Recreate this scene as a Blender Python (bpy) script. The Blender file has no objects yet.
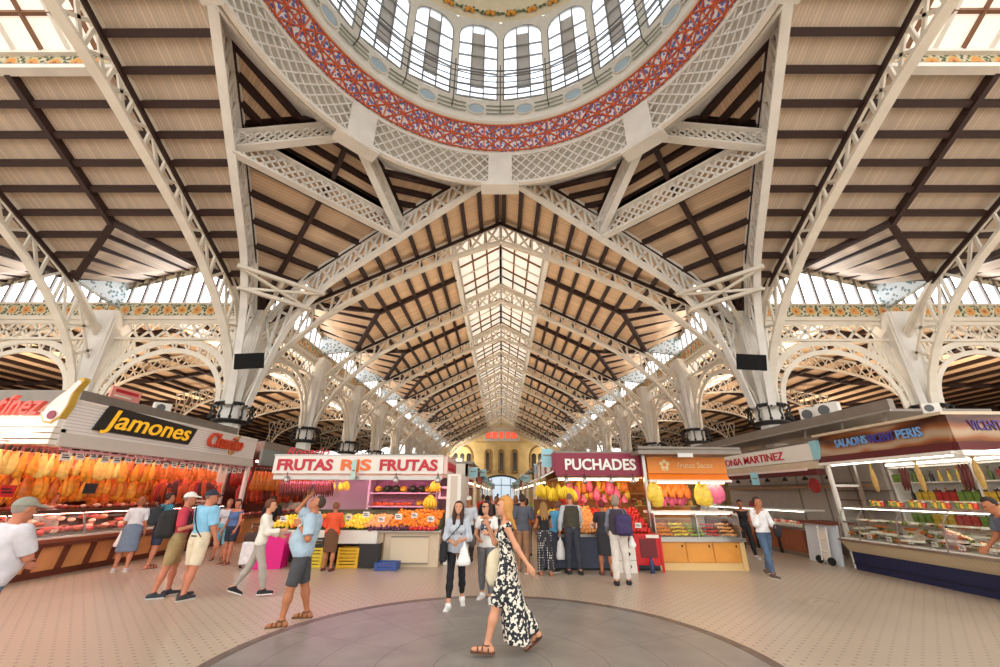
import bpy, math, random
import numpy as np
from mathutils import Vector, Matrix
random.seed(7)
R = math.radians
col = bpy.context.scene.collection
scene = bpy.context.scene
scene.view_settings.view_transform = 'Standard'
scene.view_settings.look = 'None'
scene.view_settings.gamma = 1.0
scene.view_settings.use_curve_mapping = False
scene.view_settings.exposure = EXPOSURE = 0.4

# ------------------------------------------------------------------ materials
def srgb(r, g, b):
    f = lambda c: (c / 255) / 12.92 if c / 255 <= .04045 else ((c / 255 + .055) / 1.055) ** 2.4
    return (f(r), f(g), f(b), 1)
MATS = {}
def mat(name, rgb, rough=.55, metal=0, var=0, vscale=4, emit=0, ecol=None, bump=0, alpha=1, trans=0):
    """A principled material with a little noise variation of its own colour."""
    if name in MATS: return MATS[name]
    m = bpy.data.materials.new(name); m.use_nodes = True
    nt = m.node_tree; b = nt.nodes['Principled BSDF']
    c = srgb(*rgb); b.inputs['Base Color'].default_value = c
    b.inputs['Roughness'].default_value = rough; b.inputs['Metallic'].default_value = metal
    if trans: b.inputs['Transmission Weight'].default_value = trans
    if alpha < 1: b.inputs['Alpha'].default_value = alpha
    if emit:
        b.inputs['Emission Color'].default_value = srgb(*(ecol or rgb)); b.inputs['Emission Strength'].default_value = emit
    if var or bump:
        tc = nt.nodes.new('ShaderNodeTexCoord'); n = nt.nodes.new('ShaderNodeTexNoise')
        n.inputs['Scale'].default_value = vscale; n.inputs['Detail'].default_value = 4
        nt.links.new(tc.outputs['Object'], n.inputs['Vector'])
        if var:
            mx = nt.nodes.new('ShaderNodeMix'); mx.data_type = 'RGBA'
            lo = tuple(max(0, v * (1 - var)) for v in c[:3]) + (1,); hi = tuple(min(1, v * (1 + var)) for v in c[:3]) + (1,)
            mx.inputs[6].default_value = lo; mx.inputs[7].default_value = hi
            rp = nt.nodes.new('ShaderNodeMapRange'); rp.inputs[1].default_value = .3; rp.inputs[2].default_value = .7
            nt.links.new(n.outputs['Fac'], rp.inputs[0]); nt.links.new(rp.outputs[0], mx.inputs[0])
            nt.links.new(mx.outputs[2], b.inputs['Base Color'])
        if bump:
            bp = nt.nodes.new('ShaderNodeBump'); bp.inputs['Strength'].default_value = bump; bp.inputs['Distance'].default_value = .02
            nt.links.new(n.outputs['Fac'], bp.inputs['Height']); nt.links.new(bp.outputs[0], b.inputs['Normal'])
    MATS[name] = m
    return m

def nodes_of(name, rgb, rough=.5):
    m = mat(name, rgb, rough); nt = m.node_tree
    return m, nt, nt.nodes['Principled BSDF'], nt.nodes.new('ShaderNodeTexCoord')
def N(nt, kind, **kw):
    n = nt.nodes.new(kind)
    for k, v in kw.items():
        if k == 'op': n.operation = v
        elif isinstance(k, str) and k.startswith('i'): n.inputs[int(k[1:])].default_value = v
        else: setattr(n, k, v)
    return n
def mixcol(nt, fac, a, b):
    mx = nt.nodes.new('ShaderNodeMix'); mx.data_type = 'RGBA'
    for idx, v in ((6, a), (7, b)):
        if isinstance(v, tuple): mx.inputs[idx].default_value = v
        else: nt.links.new(v, mx.inputs[idx])
    if isinstance(fac, (int, float)): mx.inputs[0].default_value = fac
    else: nt.links.new(fac, mx.inputs[0])
    return mx.outputs[2]
def math_(nt, op, a, b=None):
    n = nt.nodes.new('ShaderNodeMath'); n.operation = op
    for i, v in enumerate((a, b)):
        if v is None: continue
        if isinstance(v, (int, float)): n.inputs[i].default_value = v
        else: nt.links.new(v, n.inputs[i])
    return n.outputs[0]

def planks(name, rgb, axis, step=.11, dark=.62):
    """Boarded ceiling: thin dark joints every STEP metres across AXIS, each board a little different."""
    m, nt, b, tc = nodes_of(name, rgb, .7)
    if axis == 'D':
        rot = N(nt, 'ShaderNodeMapping'); rot.inputs['Rotation'].default_value = (0, 0, R(45)); nt.links.new(tc.outputs['Object'], rot.inputs[0]); src = rot.outputs[0]; ch = 0
    elif axis == 'E':
        rot = N(nt, 'ShaderNodeMapping'); rot.inputs['Rotation'].default_value = (0, 0, R(-45)); nt.links.new(tc.outputs['Object'], rot.inputs[0]); src = rot.outputs[0]; ch = 0
    else: src = tc.outputs['Object']; ch = 'XYZ'.index(axis)
    sp = N(nt, 'ShaderNodeSeparateXYZ'); nt.links.new(src, sp.inputs[0])
    v = math_(nt, 'DIVIDE', sp.outputs[ch], step)
    fr = math_(nt, 'FRACT', v); fl = math_(nt, 'FLOOR', v)
    joint = math_(nt, 'LESS_THAN', fr, .13)
    wn = N(nt, 'ShaderNodeTexWhiteNoise'); wn.noise_dimensions = '1D'; nt.links.new(fl, wn.inputs['W'])
    c = srgb(*rgb)
    c1 = mixcol(nt, wn.outputs['Value'], tuple(v * .86 for v in c[:3]) + (1,), tuple(min(1, v * 1.1) for v in c[:3]) + (1,))
    no = N(nt, 'ShaderNodeTexNoise'); no.inputs['Scale'].default_value = .8; nt.links.new(tc.outputs['Object'], no.inputs['Vector'])
    c1 = mixcol(nt, math_(nt, 'MULTIPLY', no.outputs['Fac'], .35), c1, tuple(v * .62 for v in c[:3]) + (1,))
    out = mixcol(nt, joint, c1, tuple(v * dark for v in c[:3]) + (1,))
    nt.links.new(out, b.inputs['Base Color'])
    return m

M_WHITE = mat('white_painted_iron', (228, 224, 216), .5, var=.07, vscale=1.5)
M_CREAM = mat('cream_painted_iron', (222, 213, 197), .5, var=.08, vscale=1.5)
M_PURLIN = mat('dark_brown_timber', (50, 28, 23), .6, var=.15, vscale=3)
M_BLACK = mat('black_iron', (38, 35, 33), .5, metal=.3)
M_STEEL = mat('stainless_steel', (178, 174, 168), .32, metal=.85, var=.05)
M_GREYMETAL = mat('grey_sheet_metal', (138, 128, 118), .5, metal=.3, var=.08)
M_NAVE = planks('ceiling_boards_along_nave', (236, 200, 160), 'Y')
M_TRAN = planks('ceiling_boards_along_transept', (208, 188, 166), 'X')  # greyer than the nave boards: cooler daylight put into the colour
M_DIAG = planks('ceiling_boards_diagonal', (220, 190, 158), 'D')
M_DIAG2 = planks('ceiling_boards_other_diagonal', (220, 190, 158), 'E')
M_PANE = mat('daylit_frosted_glass', (235, 240, 248), .3, emit=4.2, ecol=(244, 247, 255))
M_PANE_SOFT = mat('daylit_roof_glass', (225, 214, 196), .3, emit=.5, ecol=(250, 241, 226))
M_STONE = mat('ochre_plaster_wall', (226, 196, 136), .8, var=.14, vscale=.8)

def frieze_mat(name='floral_tile_frieze', sc=1.35):
    """Glazed tile frieze: orange fruit and green leaves on a cream and dark ground."""
    m, nt, b, tc = nodes_of(name, (200, 190, 160), .35)
    sp = N(nt, 'ShaderNodeSeparateXYZ'); nt.links.new(tc.outputs['Object'], sp.inputs[0])
    along = math_(nt, 'ADD', sp.outputs[0], sp.outputs[1])
    fx = math_(nt, 'SUBTRACT', math_(nt, 'FRACT', math_(nt, 'DIVIDE', along, .66)), .5)
    fz = math_(nt, 'SUBTRACT', math_(nt, 'FRACT', math_(nt, 'DIVIDE', math_(nt, 'SUBTRACT', sp.outputs[2], 9.11), .66)), .5)
    n = N(nt, 'ShaderNodeTexNoise'); n.inputs['Scale'].default_value = 7; nt.links.new(tc.outputs['Object'], n.inputs['Vector'])
    r2 = math_(nt, 'ADD', math_(nt, 'SQRT', math_(nt, 'ADD', math_(nt, 'MULTIPLY', fx, fx), math_(nt, 'MULTIPLY', fz, fz))), math_(nt, 'MULTIPLY', math_(nt, 'SUBTRACT', n.outputs['Fac'], .5), .35))
    v2 = N(nt, 'ShaderNodeTexVoronoi'); v2.inputs['Scale'].default_value = 9; nt.links.new(tc.outputs['Object'], v2.inputs['Vector'])
    leaf = math_(nt, 'LESS_THAN', v2.outputs['Distance'], .5)
    c = mixcol(nt, leaf, srgb(212, 202, 172), srgb(70, 88, 66))
    c = mixcol(nt, math_(nt, 'LESS_THAN', r2, .34), c, srgb(206, 188, 140))
    c = mixcol(nt, math_(nt, 'LESS_THAN', r2, .26), c, srgb(222, 152, 74))
    c = mixcol(nt, math_(nt, 'LESS_THAN', r2, .08), c, srgb(150, 96, 60))
    nt.links.new(c, b.inputs['Base Color'])
    return m
M_FRIEZE = frieze_mat()
def panel_mat():
    m, nt, b, tc = nodes_of('painted_tile_panel', (190, 200, 200), .35)
    v = N(nt, 'ShaderNodeTexVoronoi'); v.inputs['Scale'].default_value = 5.5; nt.links.new(tc.outputs['Object'], v.inputs['Vector'])
    c = mixcol(nt, math_(nt, 'LESS_THAN', v.outputs['Distance'], .36), srgb(206, 214, 214), srgb(84, 120, 122))
    c = mixcol(nt, math_(nt, 'LESS_THAN', v.outputs['Distance'], .13), c, srgb(228, 180, 80))
    nt.links.new(c, b.inputs['Base Color']); return m
M_PANEL = panel_mat()
def bluewhite_mat():
    m, nt, b, tc = nodes_of('blue_and_white_tile', (190, 196, 214), .35)
    v = N(nt, 'ShaderNodeTexVoronoi'); v.inputs['Scale'].default_value = 8.5; nt.links.new(tc.outputs['Object'], v.inputs['Vector'])
    c = mixcol(nt, math_(nt, 'LESS_THAN', v.outputs['Distance'], .52), srgb(232, 228, 230), srgb(104, 110, 176))
    nt.links.new(c, b.inputs['Base Color']); return m
M_BLUEWHITE = bluewhite_mat()
M_RED = mat('red_tile_rib', (212, 102, 62), .4, var=.1)

# ------------------------------------------------------------------ mesh builder
class MB:
    """Collects shapes; build() links them as ONE mesh object."""
    def __init__(s): s.v = []; s.f = []; s.m = []; s.mi = 0
    def add(s, vs, fs):
        k = len(s.v); s.v += [tuple(v) for v in vs]
        for f in fs: s.f.append(tuple(i + k for i in f)); s.m.append(s.mi)
        return s
    def use(s, i): s.mi = i; return s
    def box(s, c, d, rz=0, M=None):
        x, y, z = d[0] / 2, d[1] / 2, d[2] / 2
        vs = [Vector((a * x, b * y, e * z)) for e in (-1, 1) for a, b in ((-1, -1), (1, -1), (1, 1), (-1, 1))]
        if M is None: M = Matrix.Rotation(rz, 3, 'Z')
        c = Vector(c)
        return s.add([M @ v + c for v in vs], [(3, 2, 1, 0), (4, 5, 6, 7), (0, 1, 5, 4), (1, 2, 6, 5), (2, 3, 7, 6), (3, 0, 4, 7)])
    def bar(s, p, q, w, h, up=(0, 0, 1)):
        """Square bar from p to q: w across, h along UP."""
        p, q = Vector(p), Vector(q); d = q - p; L = d.length
        if L < 1e-6: return s
        d /= L; u = Vector(up); x = d.cross(u)
        if x.length < 1e-4: x = d.cross(Vector((1, 0, 0)))
        x.normalize(); u = x.cross(d)
        return s.box((p + q) / 2, (w, L, h), M=Matrix((x, d, u)).transposed())
    def path(s, pts, w, h, up=(0, 0, 1)):
        """One swept rectangular section along a polyline."""
        pts = [Vector(p) for p in pts]; rings = []
        for i, p in enumerate(pts):
            a = pts[max(0, i - 1)]; b = pts[min(len(pts) - 1, i + 1)]
            d = (b - a).normalized(); x = d.cross(Vector(up))
            if x.length < 1e-4: x = Vector((1, 0, 0))
            x.normalize(); u = x.cross(d)
            rings.append([p + x * (sx * w / 2) + u * (su * h / 2) for sx, su in ((-1, -1), (1, -1), (1, 1), (-1, 1))])
        vs = [v for r in rings for v in r]; n = len(pts); fs = [(3, 2, 1, 0), tuple(4 * (n - 1) + k for k in range(4))]
        for i in range(n - 1):
            for k in range(4):
                a, b = 4 * i + k, 4 * i + (k + 1) % 4
                fs.append((a, b, b + 4, a + 4))
        return s.add(vs, fs)
    def tube(s, pts, r, n=8, cap=True):
        pts = [Vector(p) for p in pts]; vs = []; fs = []
        rs = r if isinstance(r, (list, tuple)) else [r] * len(pts)
        x = None
        for i, p in enumerate(pts):
            d = (pts[min(len(pts) - 1, i + 1)] - pts[max(0, i - 1)]).normalized()
            if x is None:
                x = d.cross(Vector((0, 0, 1)))
                if x.length < 1e-3: x = d.cross(Vector((1, 0, 0)))
            x = (x - d * x.dot(d)).normalized(); y = d.cross(x)
            vs += [p + (x * math.cos(2 * math.pi * k / n) + y * math.sin(2 * math.pi * k / n)) * rs[i] for k in range(n)]
        for i in range(len(pts) - 1):
            for k in range(n):
                a, b = i * n + k, i * n + (k + 1) % n
                fs.append((a, b, b + n, a + n))
        if cap: fs += [tuple(range(n - 1, -1, -1)), tuple((len(pts) - 1) * n + k for k in range(n))]
        return s.add(vs, fs)
    def lathe(s, prof, c=(0, 0, 0), n=16, M=None):
        """prof: (radius, z) list."""
        vs = []; fs = []; c = Vector(c)
        for r, z in prof:
            for k in range(n):
                v = Vector((r * math.cos(2 * math.pi * k / n), r * math.sin(2 * math.pi * k / n), z))
                vs.append((M @ v if M is not None else v) + c)
        for i in range(len(prof) - 1):
            for k in range(n):
                a, b = i * n + k, i * n + (k + 1) % n
                fs.append((a, b, b + n, a + n))
        fs += [tuple(range(n - 1, -1, -1)), tuple((len(prof) - 1) * n + k for k in range(n))]
        return s.add(vs, fs)
    def ball(s, c, r, n=10, sq=(1, 1, 1), M=None):
        prof = [(max(1e-4, math.sin(math.pi * i / (n // 2 + 1))), -math.cos(math.pi * i / (n // 2 + 1))) for i in range(n // 2 + 2)]
        S = Matrix.Diagonal((r * sq[0], r * sq[1], r * sq[2]))
        return s.lathe(prof, c, n, M @ S if M is not None else S)
    def slab(s, poly, off):
        """Closed prism: polygon of 3-D points pushed along OFF."""
        n = len(poly); off = Vector(off)
        vs = [Vector(p) for p in poly] + [Vector(p) + off for p in poly]
        return s.add(vs, [tuple(range(n - 1, -1, -1)), tuple(range(n, 2 * n))] + [(i, (i + 1) % n, n + (i + 1) % n, n + i) for i in range(n)])
    def mesh(s, name, mats, smooth=False):
        me = bpy.data.meshes.new(name); me.from_pydata(s.v, [], s.f)
        for m in (mats if isinstance(mats, (list, tuple)) else [mats]): me.materials.append(m)
        if any(s.m): me.polygons.foreach_set('material_index', s.m)
        if smooth: me.polygons.foreach_set('use_smooth', [True] * len(me.polygons))
        me.update(); return me
    def build(s, name, mats, parent=None, smooth=False, loc=None, rz=0):
        o = bpy.data.objects.new(name, s.mesh(name, mats, smooth)); col.objects.link(o)
        if loc is not None: o.location = loc
        o.rotation_euler.z = rz
        if parent: o.parent = parent
        return o

def smooth_angle(o, deg=40):
    me = o.data
    me.polygons.foreach_set('use_smooth', [True] * len(me.polygons))
    try: me.set_sharp_from_angle(angle=R(deg))
    except Exception: pass
    return o
def tag(o, label, cat, group=None, kind=None):
    o['label'] = label; o['category'] = cat
    if group: o['group'] = group
    if kind: o['kind'] = kind
    return o
def empty(name, loc=(0, 0, 0), rz=0):
    o = bpy.data.objects.new(name, None); col.objects.link(o); o.location = loc; o.rotation_euler.z = rz
    o.empty_display_size = .1
    return o
KIDS = {}
def kids(o): return [c for c in bpy.data.objects if c.parent == o]
def copy_tree(o, parent=None, children=None):
    c = o.copy(); col.objects.link(c)
    if parent: c.parent = parent
    for ch in (children if children is not None else kids(o)): copy_tree(ch, c)
    return c
ORD = ['first', 'second', 'third', 'fourth', 'fifth', 'sixth', 'seventh', 'eighth', 'ninth', 'tenth', 'eleventh', 'twelfth']

# ------------------------------------------------------------------ camera (photographer's eye 1.7 m above the floor)
cam = bpy.data.objects.new('camera', bpy.data.cameras.new('camera')); col.objects.link(cam)
cam.data.sensor_width = 36; cam.data.lens = 391.719 / 1000 * 36; cam.data.clip_end = 400; cam.data.clip_start = .05
cam.matrix_world = Matrix.Translation((0, 0, 1.7)) @ (Matrix.Rotation(R(.315), 4, 'Z') @ Matrix.Rotation(R(90 + 22.231), 4, 'X') @ Matrix.Rotation(R(.235), 4, 'Z'))
scene.camera = cam
scene.cycles.transparent_max_bounces = 24
# ================================================================== BUILDING
XC, DC, W, BAY = -.09, 5.16, 11.1, 6.54      # dome centre, half width of nave and transept, bay length
SL, HR = .515, 14.5                          # roof slope and ridge height
NB = 9                                       # bays down the nave
YF = DC + W + NB * BAY                       # far facade
# ---- floor
def floor_mat():
    m, nt, b, tc = nodes_of('cream_dotted_floor_tile', (214, 192, 166), .3)
    mp = N(nt, 'ShaderNodeMapping'); mp.inputs['Rotation'].default_value = (0, 0, R(45)); mp.inputs['Scale'].default_value = (7.6, 7.6, 7.6); nt.links.new(tc.outputs['Object'], mp.inputs[0])
    v = N(nt, 'ShaderNodeTexVoronoi'); v.voronoi_dimensions = '2D'; v.inputs['Scale'].default_value = 1; v.inputs['Randomness'].default_value = 0; nt.links.new(mp.outputs[0], v.inputs['Vector'])
    dot = math_(nt, 'LESS_THAN', v.outputs['Distance'], .14)
    no = N(nt, 'ShaderNodeTexNoise'); no.inputs['Scale'].default_value = .45; no.inputs['Detail'].default_value = 5; nt.links.new(tc.outputs['Object'], no.inputs['Vector'])
    c = mixcol(nt, no.outputs['Fac'], srgb(168, 151, 132), srgb(206, 188, 167))
    c = mixcol(nt, dot, c, srgb(136, 120, 104))
    nt.links.new(c, b.inputs['Base Color'])
    r = N(nt, 'ShaderNodeMapRange'); r.inputs[3].default_value = .2; r.inputs[4].default_value = .45; nt.links.new(no.outputs['Fac'], r.inputs[0]); nt.links.new(r.outputs[0], b.inputs['Roughness'])
    return m
def disc_mat():
    m, nt, b, tc = nodes_of('grey_stone_rosette', (150, 146, 140), .38)
    sp = N(nt, 'ShaderNodeSeparateXYZ'); nt.links.new(tc.outputs['Object'], sp.inputs[0])
    ln = N(nt, 'ShaderNodeVectorMath'); ln.operation = 'LENGTH'; nt.links.new(tc.outputs['Object'], ln.inputs[0])
    rad = ln.outputs['Value']
    an = math_(nt, 'ARCTAN2', sp.outputs[1], sp.outputs[0])
    rr = math_(nt, 'DIVIDE', rad, .62); fr = math_(nt, 'FRACT', rr)
    jr = math_(nt, 'LESS_THAN', fr, .025)
    ja = math_(nt, 'LESS_THAN', math_(nt, 'FRACT', math_(nt, 'MULTIPLY', an, 16 / (2 * math.pi))), .015)
    j = math_(nt, 'MAXIMUM', jr, ja)
    rib = math_(nt, 'LESS_THAN', math_(nt, 'FRACT', math_(nt, 'MULTIPLY', rad, 26)), .4)
    outer = math_(nt, 'MULTIPLY', rib, math_(nt, 'GREATER_THAN', rad, 1.9))
    no = N(nt, 'ShaderNodeTexNoise'); no.inputs['Scale'].default_value = 2.2; no.inputs['Detail'].default_value = 6; nt.links.new(tc.outputs['Object'], no.inputs['Vector'])
    c = mixcol(nt, no.outputs['Fac'], srgb(112, 108, 104), srgb(164, 158, 150))
    c = mixcol(nt, math_(nt, 'MULTIPLY', outer, .22), c, srgb(70, 68, 66))
    c = mixcol(nt, math_(nt, 'MULTIPLY', j, .55), c, srgb(80, 76, 74))
    nt.links.new(c, b.inputs['Base Color']); return m
f = MB().box((0, 30, -.1), (110, 110, .2)).build('floor', floor_mat()); tag(f, 'cream tiled market floor with small dark dots', 'floor', kind='structure')
d = MB().lathe([(3.03, 0), (3.03, .006), (2.99, .009)], n=128).build('floor_rosette', disc_mat(), loc=(XC, DC, 0)); tag(d, 'round grey stone rosette set in the floor under the dome', 'floor', kind='structure')
m = MB()
n = 128
for k in range(n):
    a, b2 = 2 * math.pi * k / n, 2 * math.pi * (k + 1) / n
    q = [(r * math.cos(t), r * math.sin(t), 0) for r, t in ((2.97, a), (3.1, a), (3.1, b2), (2.97, b2))]
    m.slab(q, (0, 0, .012))
m.build('rim', mat('brown_stone_rim', (104, 88, 78), .4, var=.25, vscale=6), d)

# ---- roofs: (along, u) coordinates on each slope; u is the distance from the ridge
def nave(side): return lambda a, u, dz=0: Vector((XC + side * u, a, HR - SL * u + dz))
def tran(side): return lambda a, u, dz=0: Vector((XC + side * a, DC + u, HR - SL * u + dz))
def cuts(poly, u=None, a=None):
    """Intervals where the line u=const (or a=const) lies inside the polygon."""
    xs = []
    n = len(poly)
    for i in range(n):
        (a0, u0), (a1, u1) = poly[i], poly[(i + 1) % n]
        p, q, r0, r1 = (u0, u1, a0, a1) if u is not None else (a0, a1, u0, u1)
        t = u if u is not None else a
        if (p <= t) != (q <= t): xs.append(r0 + (r1 - r0) * (t - p) / (q - p))
    xs.sort()
    return [(xs[i], xs[i + 1]) for i in range(0, len(xs) - 1, 2)]
PUR = .77
def roof_panel(mp, poly, planks_m, label, rafters=(), border=True, off=0, pur=.77):
    b = MB(); b.slab([mp(a, u, .02) for a, u in poly], (0, 0, .12))
    o = b.build('ceiling', planks_m); tag(o, label, 'ceiling', kind='structure')
    p = MB(); nrm = (mp(0, 0) - mp(0, 0)) 
    e1 = (mp(1, 0) - mp(0, 0)); e2 = (mp(0, 1) - mp(0, 0)); up = e1.cross(e2).normalized()
    if up.z < 0: up = -up
    u = 2.45 + off; 
    umax = max(q[1] for q in poly)
    k = 0
    while True:
        uu = pur * k + .16; k += 1
        if uu > umax: break
        for a0, a1 in cuts(poly, u=uu):
            if a1 - a0 > .15:
                p.bar(mp(a0, uu, -.07), mp(a1, uu, -.07), .13, .17, up); p.bar(mp(a0, uu, -.17), mp(a1, uu, -.17), .18, .045, up)
    for ra in rafters:
        for u0, u1 in cuts(poly, a=ra):
            p.bar(mp(ra, u0, -.13), mp(ra, u1, -.13), .17, .26, up)
    if border:
        n = len(poly)
        for i in range(n):
            (a0, u0), (a1, u1) = poly[i], poly[(i + 1) % n]
            p.bar(mp(a0, u0, -.1), mp(a1, u1, -.1), .16, .2, up)
    p.build('purlin_grid', M_PURLIN, o)
    return o
U0, UA, UV = 2.45, 6.7, 8.95     # skylight edge, dormer point, dormer valley foot
def bay(mp, a0, pm, label, sgn=1):
    """One bay of one slope: main panel, hipped dormer, skylight upstand."""
    a1 = a0 + BAY; am = (a0 + a1) / 2
    roof_panel(mp, [(a0, U0), (a1, U0), (a1, UV), (am, UA), (a0, UV)], pm, 'boarded ceiling bay with brown purlins, ' + label, rafters=(am, a0 + .05, a1 - .05), border=False)
    # dormer: two boarded planes from the valley up to a gable at the clerestory
    zr = lambda u: HR - SL * u
    P = lambda a, u, z: Vector((*mp(a, u)[:2], z))
    A, B = P(am, UA, zr(UA)), P(am, W + .25, 11.95)
    b = MB(); p = MB()
    for a in (a0, a1):
        V, C = P(a, UV, zr(UV)), P(a, W + .25, 10.95)
        b.slab([A, B, C, V], (0, 0, .1))
        for t in (.0, .2, .4, .6, .8, 1):
            p.bar(A.lerp(V, t) - Vector((0, 0, .06)), B.lerp(C, t) - Vector((0, 0, .06)), .13, .15)
        p.bar(A - Vector((0, 0, .08)), V - Vector((0, 0, .08)), .22, .2)
    o = b.build('ceiling', pm); tag(o, 'small hipped dormer ceiling over the clerestory, ' + label, 'ceiling', kind='structure')
    p.build('purlin_grid', M_PURLIN, o)
    return o

def skylight(mps, a0, a1, label, nb=3):
    """Raised ridge lantern between two trusses: tiled upstands and glazed slopes."""
    am = (a0 + a1) / 2
    fr = MB(); gl = MB(); br = MB(); up = MB()
    for mp in mps:
        P = lambda a, u, z: Vector((*mp(a, u)[:2], z))
        zb = HR - SL * U0
        up.slab([P(a0, U0, zb - .25), P(a1, U0, zb - .25), P(a1, U0, zb + .5), P(a0, U0, zb + .5)], P(0, U0 + .12, 0) - P(0, U0, 0))
        fr.bar(P(a0, U0 - .04, zb - .22), P(a1, U0 - .04, zb - .22), .26, .16); fr.bar(P(a0, U0 - .03, zb + .5), P(a1, U0 - .03, zb + .5), .2, .14)
        zt = HR + .75
        gl.slab([P(a0, U0, zb + .55), P(a1, U0, zb + .55), P(a1, 0, zt), P(a0, 0, zt)], (0, 0, .05))
        n = nb * 2
        for i in range(n + 1):
            a = a0 + (a1 - a0) * i / n
            (fr if i % 2 == 0 else br).bar(P(a, U0, zb + .5), P(a, 0, zt - .04), .09, .1)
        for t in (.33, .66):
            br.bar(P(a0, U0 * t, zt + (zb + .55 - zt) * t - .04), P(a1, U0 * t, zt + (zb + .55 - zt) * t - .04), .1, .1)
        fr.bar(P(a0, .0, zt - .05), P(a1, .0, zt - .05), .14, .12)
    o = gl.build('skylight_window', M_PANE_SOFT); tag(o, label, 'skylight', kind='structure')
    fr.build('frame', M_WHITE, o); br.build('glazing_bars', mat('brown_glazing_bar', (128, 88, 62), .5), o); up.build('tile_frieze', M_FRIEZE, o)
    return o

def side_word(s): return 'left' if s < 0 else 'right'
Y0 = DC + W
for s in (-1, 1):
    for k in range(NB):
        bay(nave(s), Y0 + k * BAY, M_NAVE, f'{ORD[k]} nave bay from the dome, {side_word(s)} slope')
    for k in range(3):
        bay(tran(s), W + k * BAY, M_TRAN, f'{side_word(s)} transept, {ORD[k]} bay from the dome')
        skylight([tran(s)] , W + k * BAY, W + (k + 1) * BAY, f'glazed ridge lantern of the {side_word(s)} transept, {ORD[k]} bay from the dome', nb=4)
for k in range(NB):
    skylight([nave(-1), nave(1)], Y0 + k * BAY, Y0 + (k + 1) * BAY, f'glazed ridge skylight of the nave, {ORD[k]} bay from the dome')
RV, RT = 7.6, 7.15                            # octagon node radius under the dome ring
for s in (-1, 1):
    roof_panel(nave(s), [(DC + RV, -.06), (Y0, W), (Y0, -.06)], M_NAVE, f'triangular ceiling strip between dome rib and first nave truss, {side_word(s)} side', rafters=(Y0 - .05,), border=False)
    roof_panel(tran(s), [(RT, -.06), (W, W), (W, -.06)], M_TRAN, f'triangular ceiling strip between dome rib and {side_word(s)} transept truss', rafters=(W - .05,), border=False)

# ---- trusses
def lerp(a, b, t): return a + (b - a) * t
def truss_profile():
    """Upper and lower chord of half a truss: (u, z) lists from ridge to column."""
    up = [(0, HR - .05), (3, HR - .05 - 3 * SL), (6, HR - .05 - 6 * SL), (8.5, HR - .05 - 8.5 * SL), (9.7, 9.1), (10.6, 8.2)]
    lo = [(0, 13.2), (2.3, 12.32), (4, 11.5), (5.8, 10.6), (7.2, 9.75), (8.3, 8.85), (9.2, 7.95), (9.8, 7.2), (10.3, 6.35), (10.6, 5.6), (10.72, 4.95)]
    return up, lo
def at_u(prof, u):
    for (u0, z0), (u1, z1) in zip(prof, prof[1:]):
        if u <= u1: return lerp(z0, z1, (u - u0) / (u1 - u0))
    return prof[-1][1]
def truss_mesh(b, T, w=.3, half=False, u0=0):
    up, lo = truss_profile()
    Tn = (T(0, 0) - T(1, 0)).cross(Vector((0, 0, 1))).normalized()
    fine = [u0 + (10.6 - u0) * i / 24 for i in range(25)]
    b.path([T(u, at_u(up, u)) for u in fine], w, .12); b.path([T(u, at_u(up, u) - .14) for u in fine], .1, .18)
    los = [(u, z) for u, z in lo if u > u0]; los = [(u0, at_u(lo, u0))] + los
    # smooth lower chord
    b.path([T(u, z) for u, z in los], w, .1, up=Tn.cross(Vector((0, 0, 1))) if False else (0, 0, 1)); b.path([T(u, z + .1) for u, z in los[:9]], .1, .14)
    st = .78; nodes = [u0 + st * i for i in range(int((9.4 - u0) / st) + 1)]
    for i, u in enumerate(nodes):
        b.bar(T(u, at_u(lo, u)), T(u, at_u(up, u)), .09, .09, Tn)
        if i + 1 < len(nodes):
            v = nodes[i + 1]
            if i % 2 == 0 or i < 4: b.bar(T(u, at_u(lo, u)), T(v, at_u(up, v)), .1, .06, Tn)
            if i % 2 == 1 or i < 4: b.bar(T(u, at_u(up, u)), T(v, at_u(lo, v)), .1, .06, Tn)
    for z0, z1 in ((8.9, 7.9), (8.3, 7.0), (7.4, 6.2)):
        pass
    b.bar(T(9.2, 7.95), T(10.6, 8.4), .1, .07, Tn); b.bar(T(9.4, 9.2), T(10.7, 7.0), .1, .07, Tn); b.bar(T(10.0, 6.9), T(10.7, 7.4), .1, .07, Tn)
tb = MB()
for s in (-1, 1): truss_mesh(tb, lambda u, z, s=s: Vector((s * u, 0, z)))
proto = tb.build('truss_beam', M_CREAM, loc=(XC, Y0, 0)); tag(proto, 'arched white iron roof truss of the nave, nearest to the dome', 'truss', 'nave roof trusses', 'structure')
for k in range(1, NB + 1):
    o = proto.copy(); col.objects.link(o); o.location = (XC, Y0 + k * BAY - (.4 if k == NB else 0), 0); o['label'] = f'arched white iron roof truss of the nave, {ORD[k]} one from the dome'
tb = MB(); truss_mesh(tb, lambda u, z: Vector((0, u, z)), w=.32)
tproto = tb.build('truss_beam', M_CREAM, loc=(XC - W, DC, 0)); tag(tproto, 'white iron truss crossing the left transept, nearest to the dome', 'truss', 'transept roof trusses', 'structure')
for s in (-1, 1):
    for k in range(3):
        if s < 0 and k == 0: continue
        o = tproto.copy(); col.objects.link(o); o.location = (XC + s * (W + k * BAY), DC, 0); o['label'] = f'white iron truss crossing the {side_word(s)} transept, {ORD[k]} from the dome'
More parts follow.
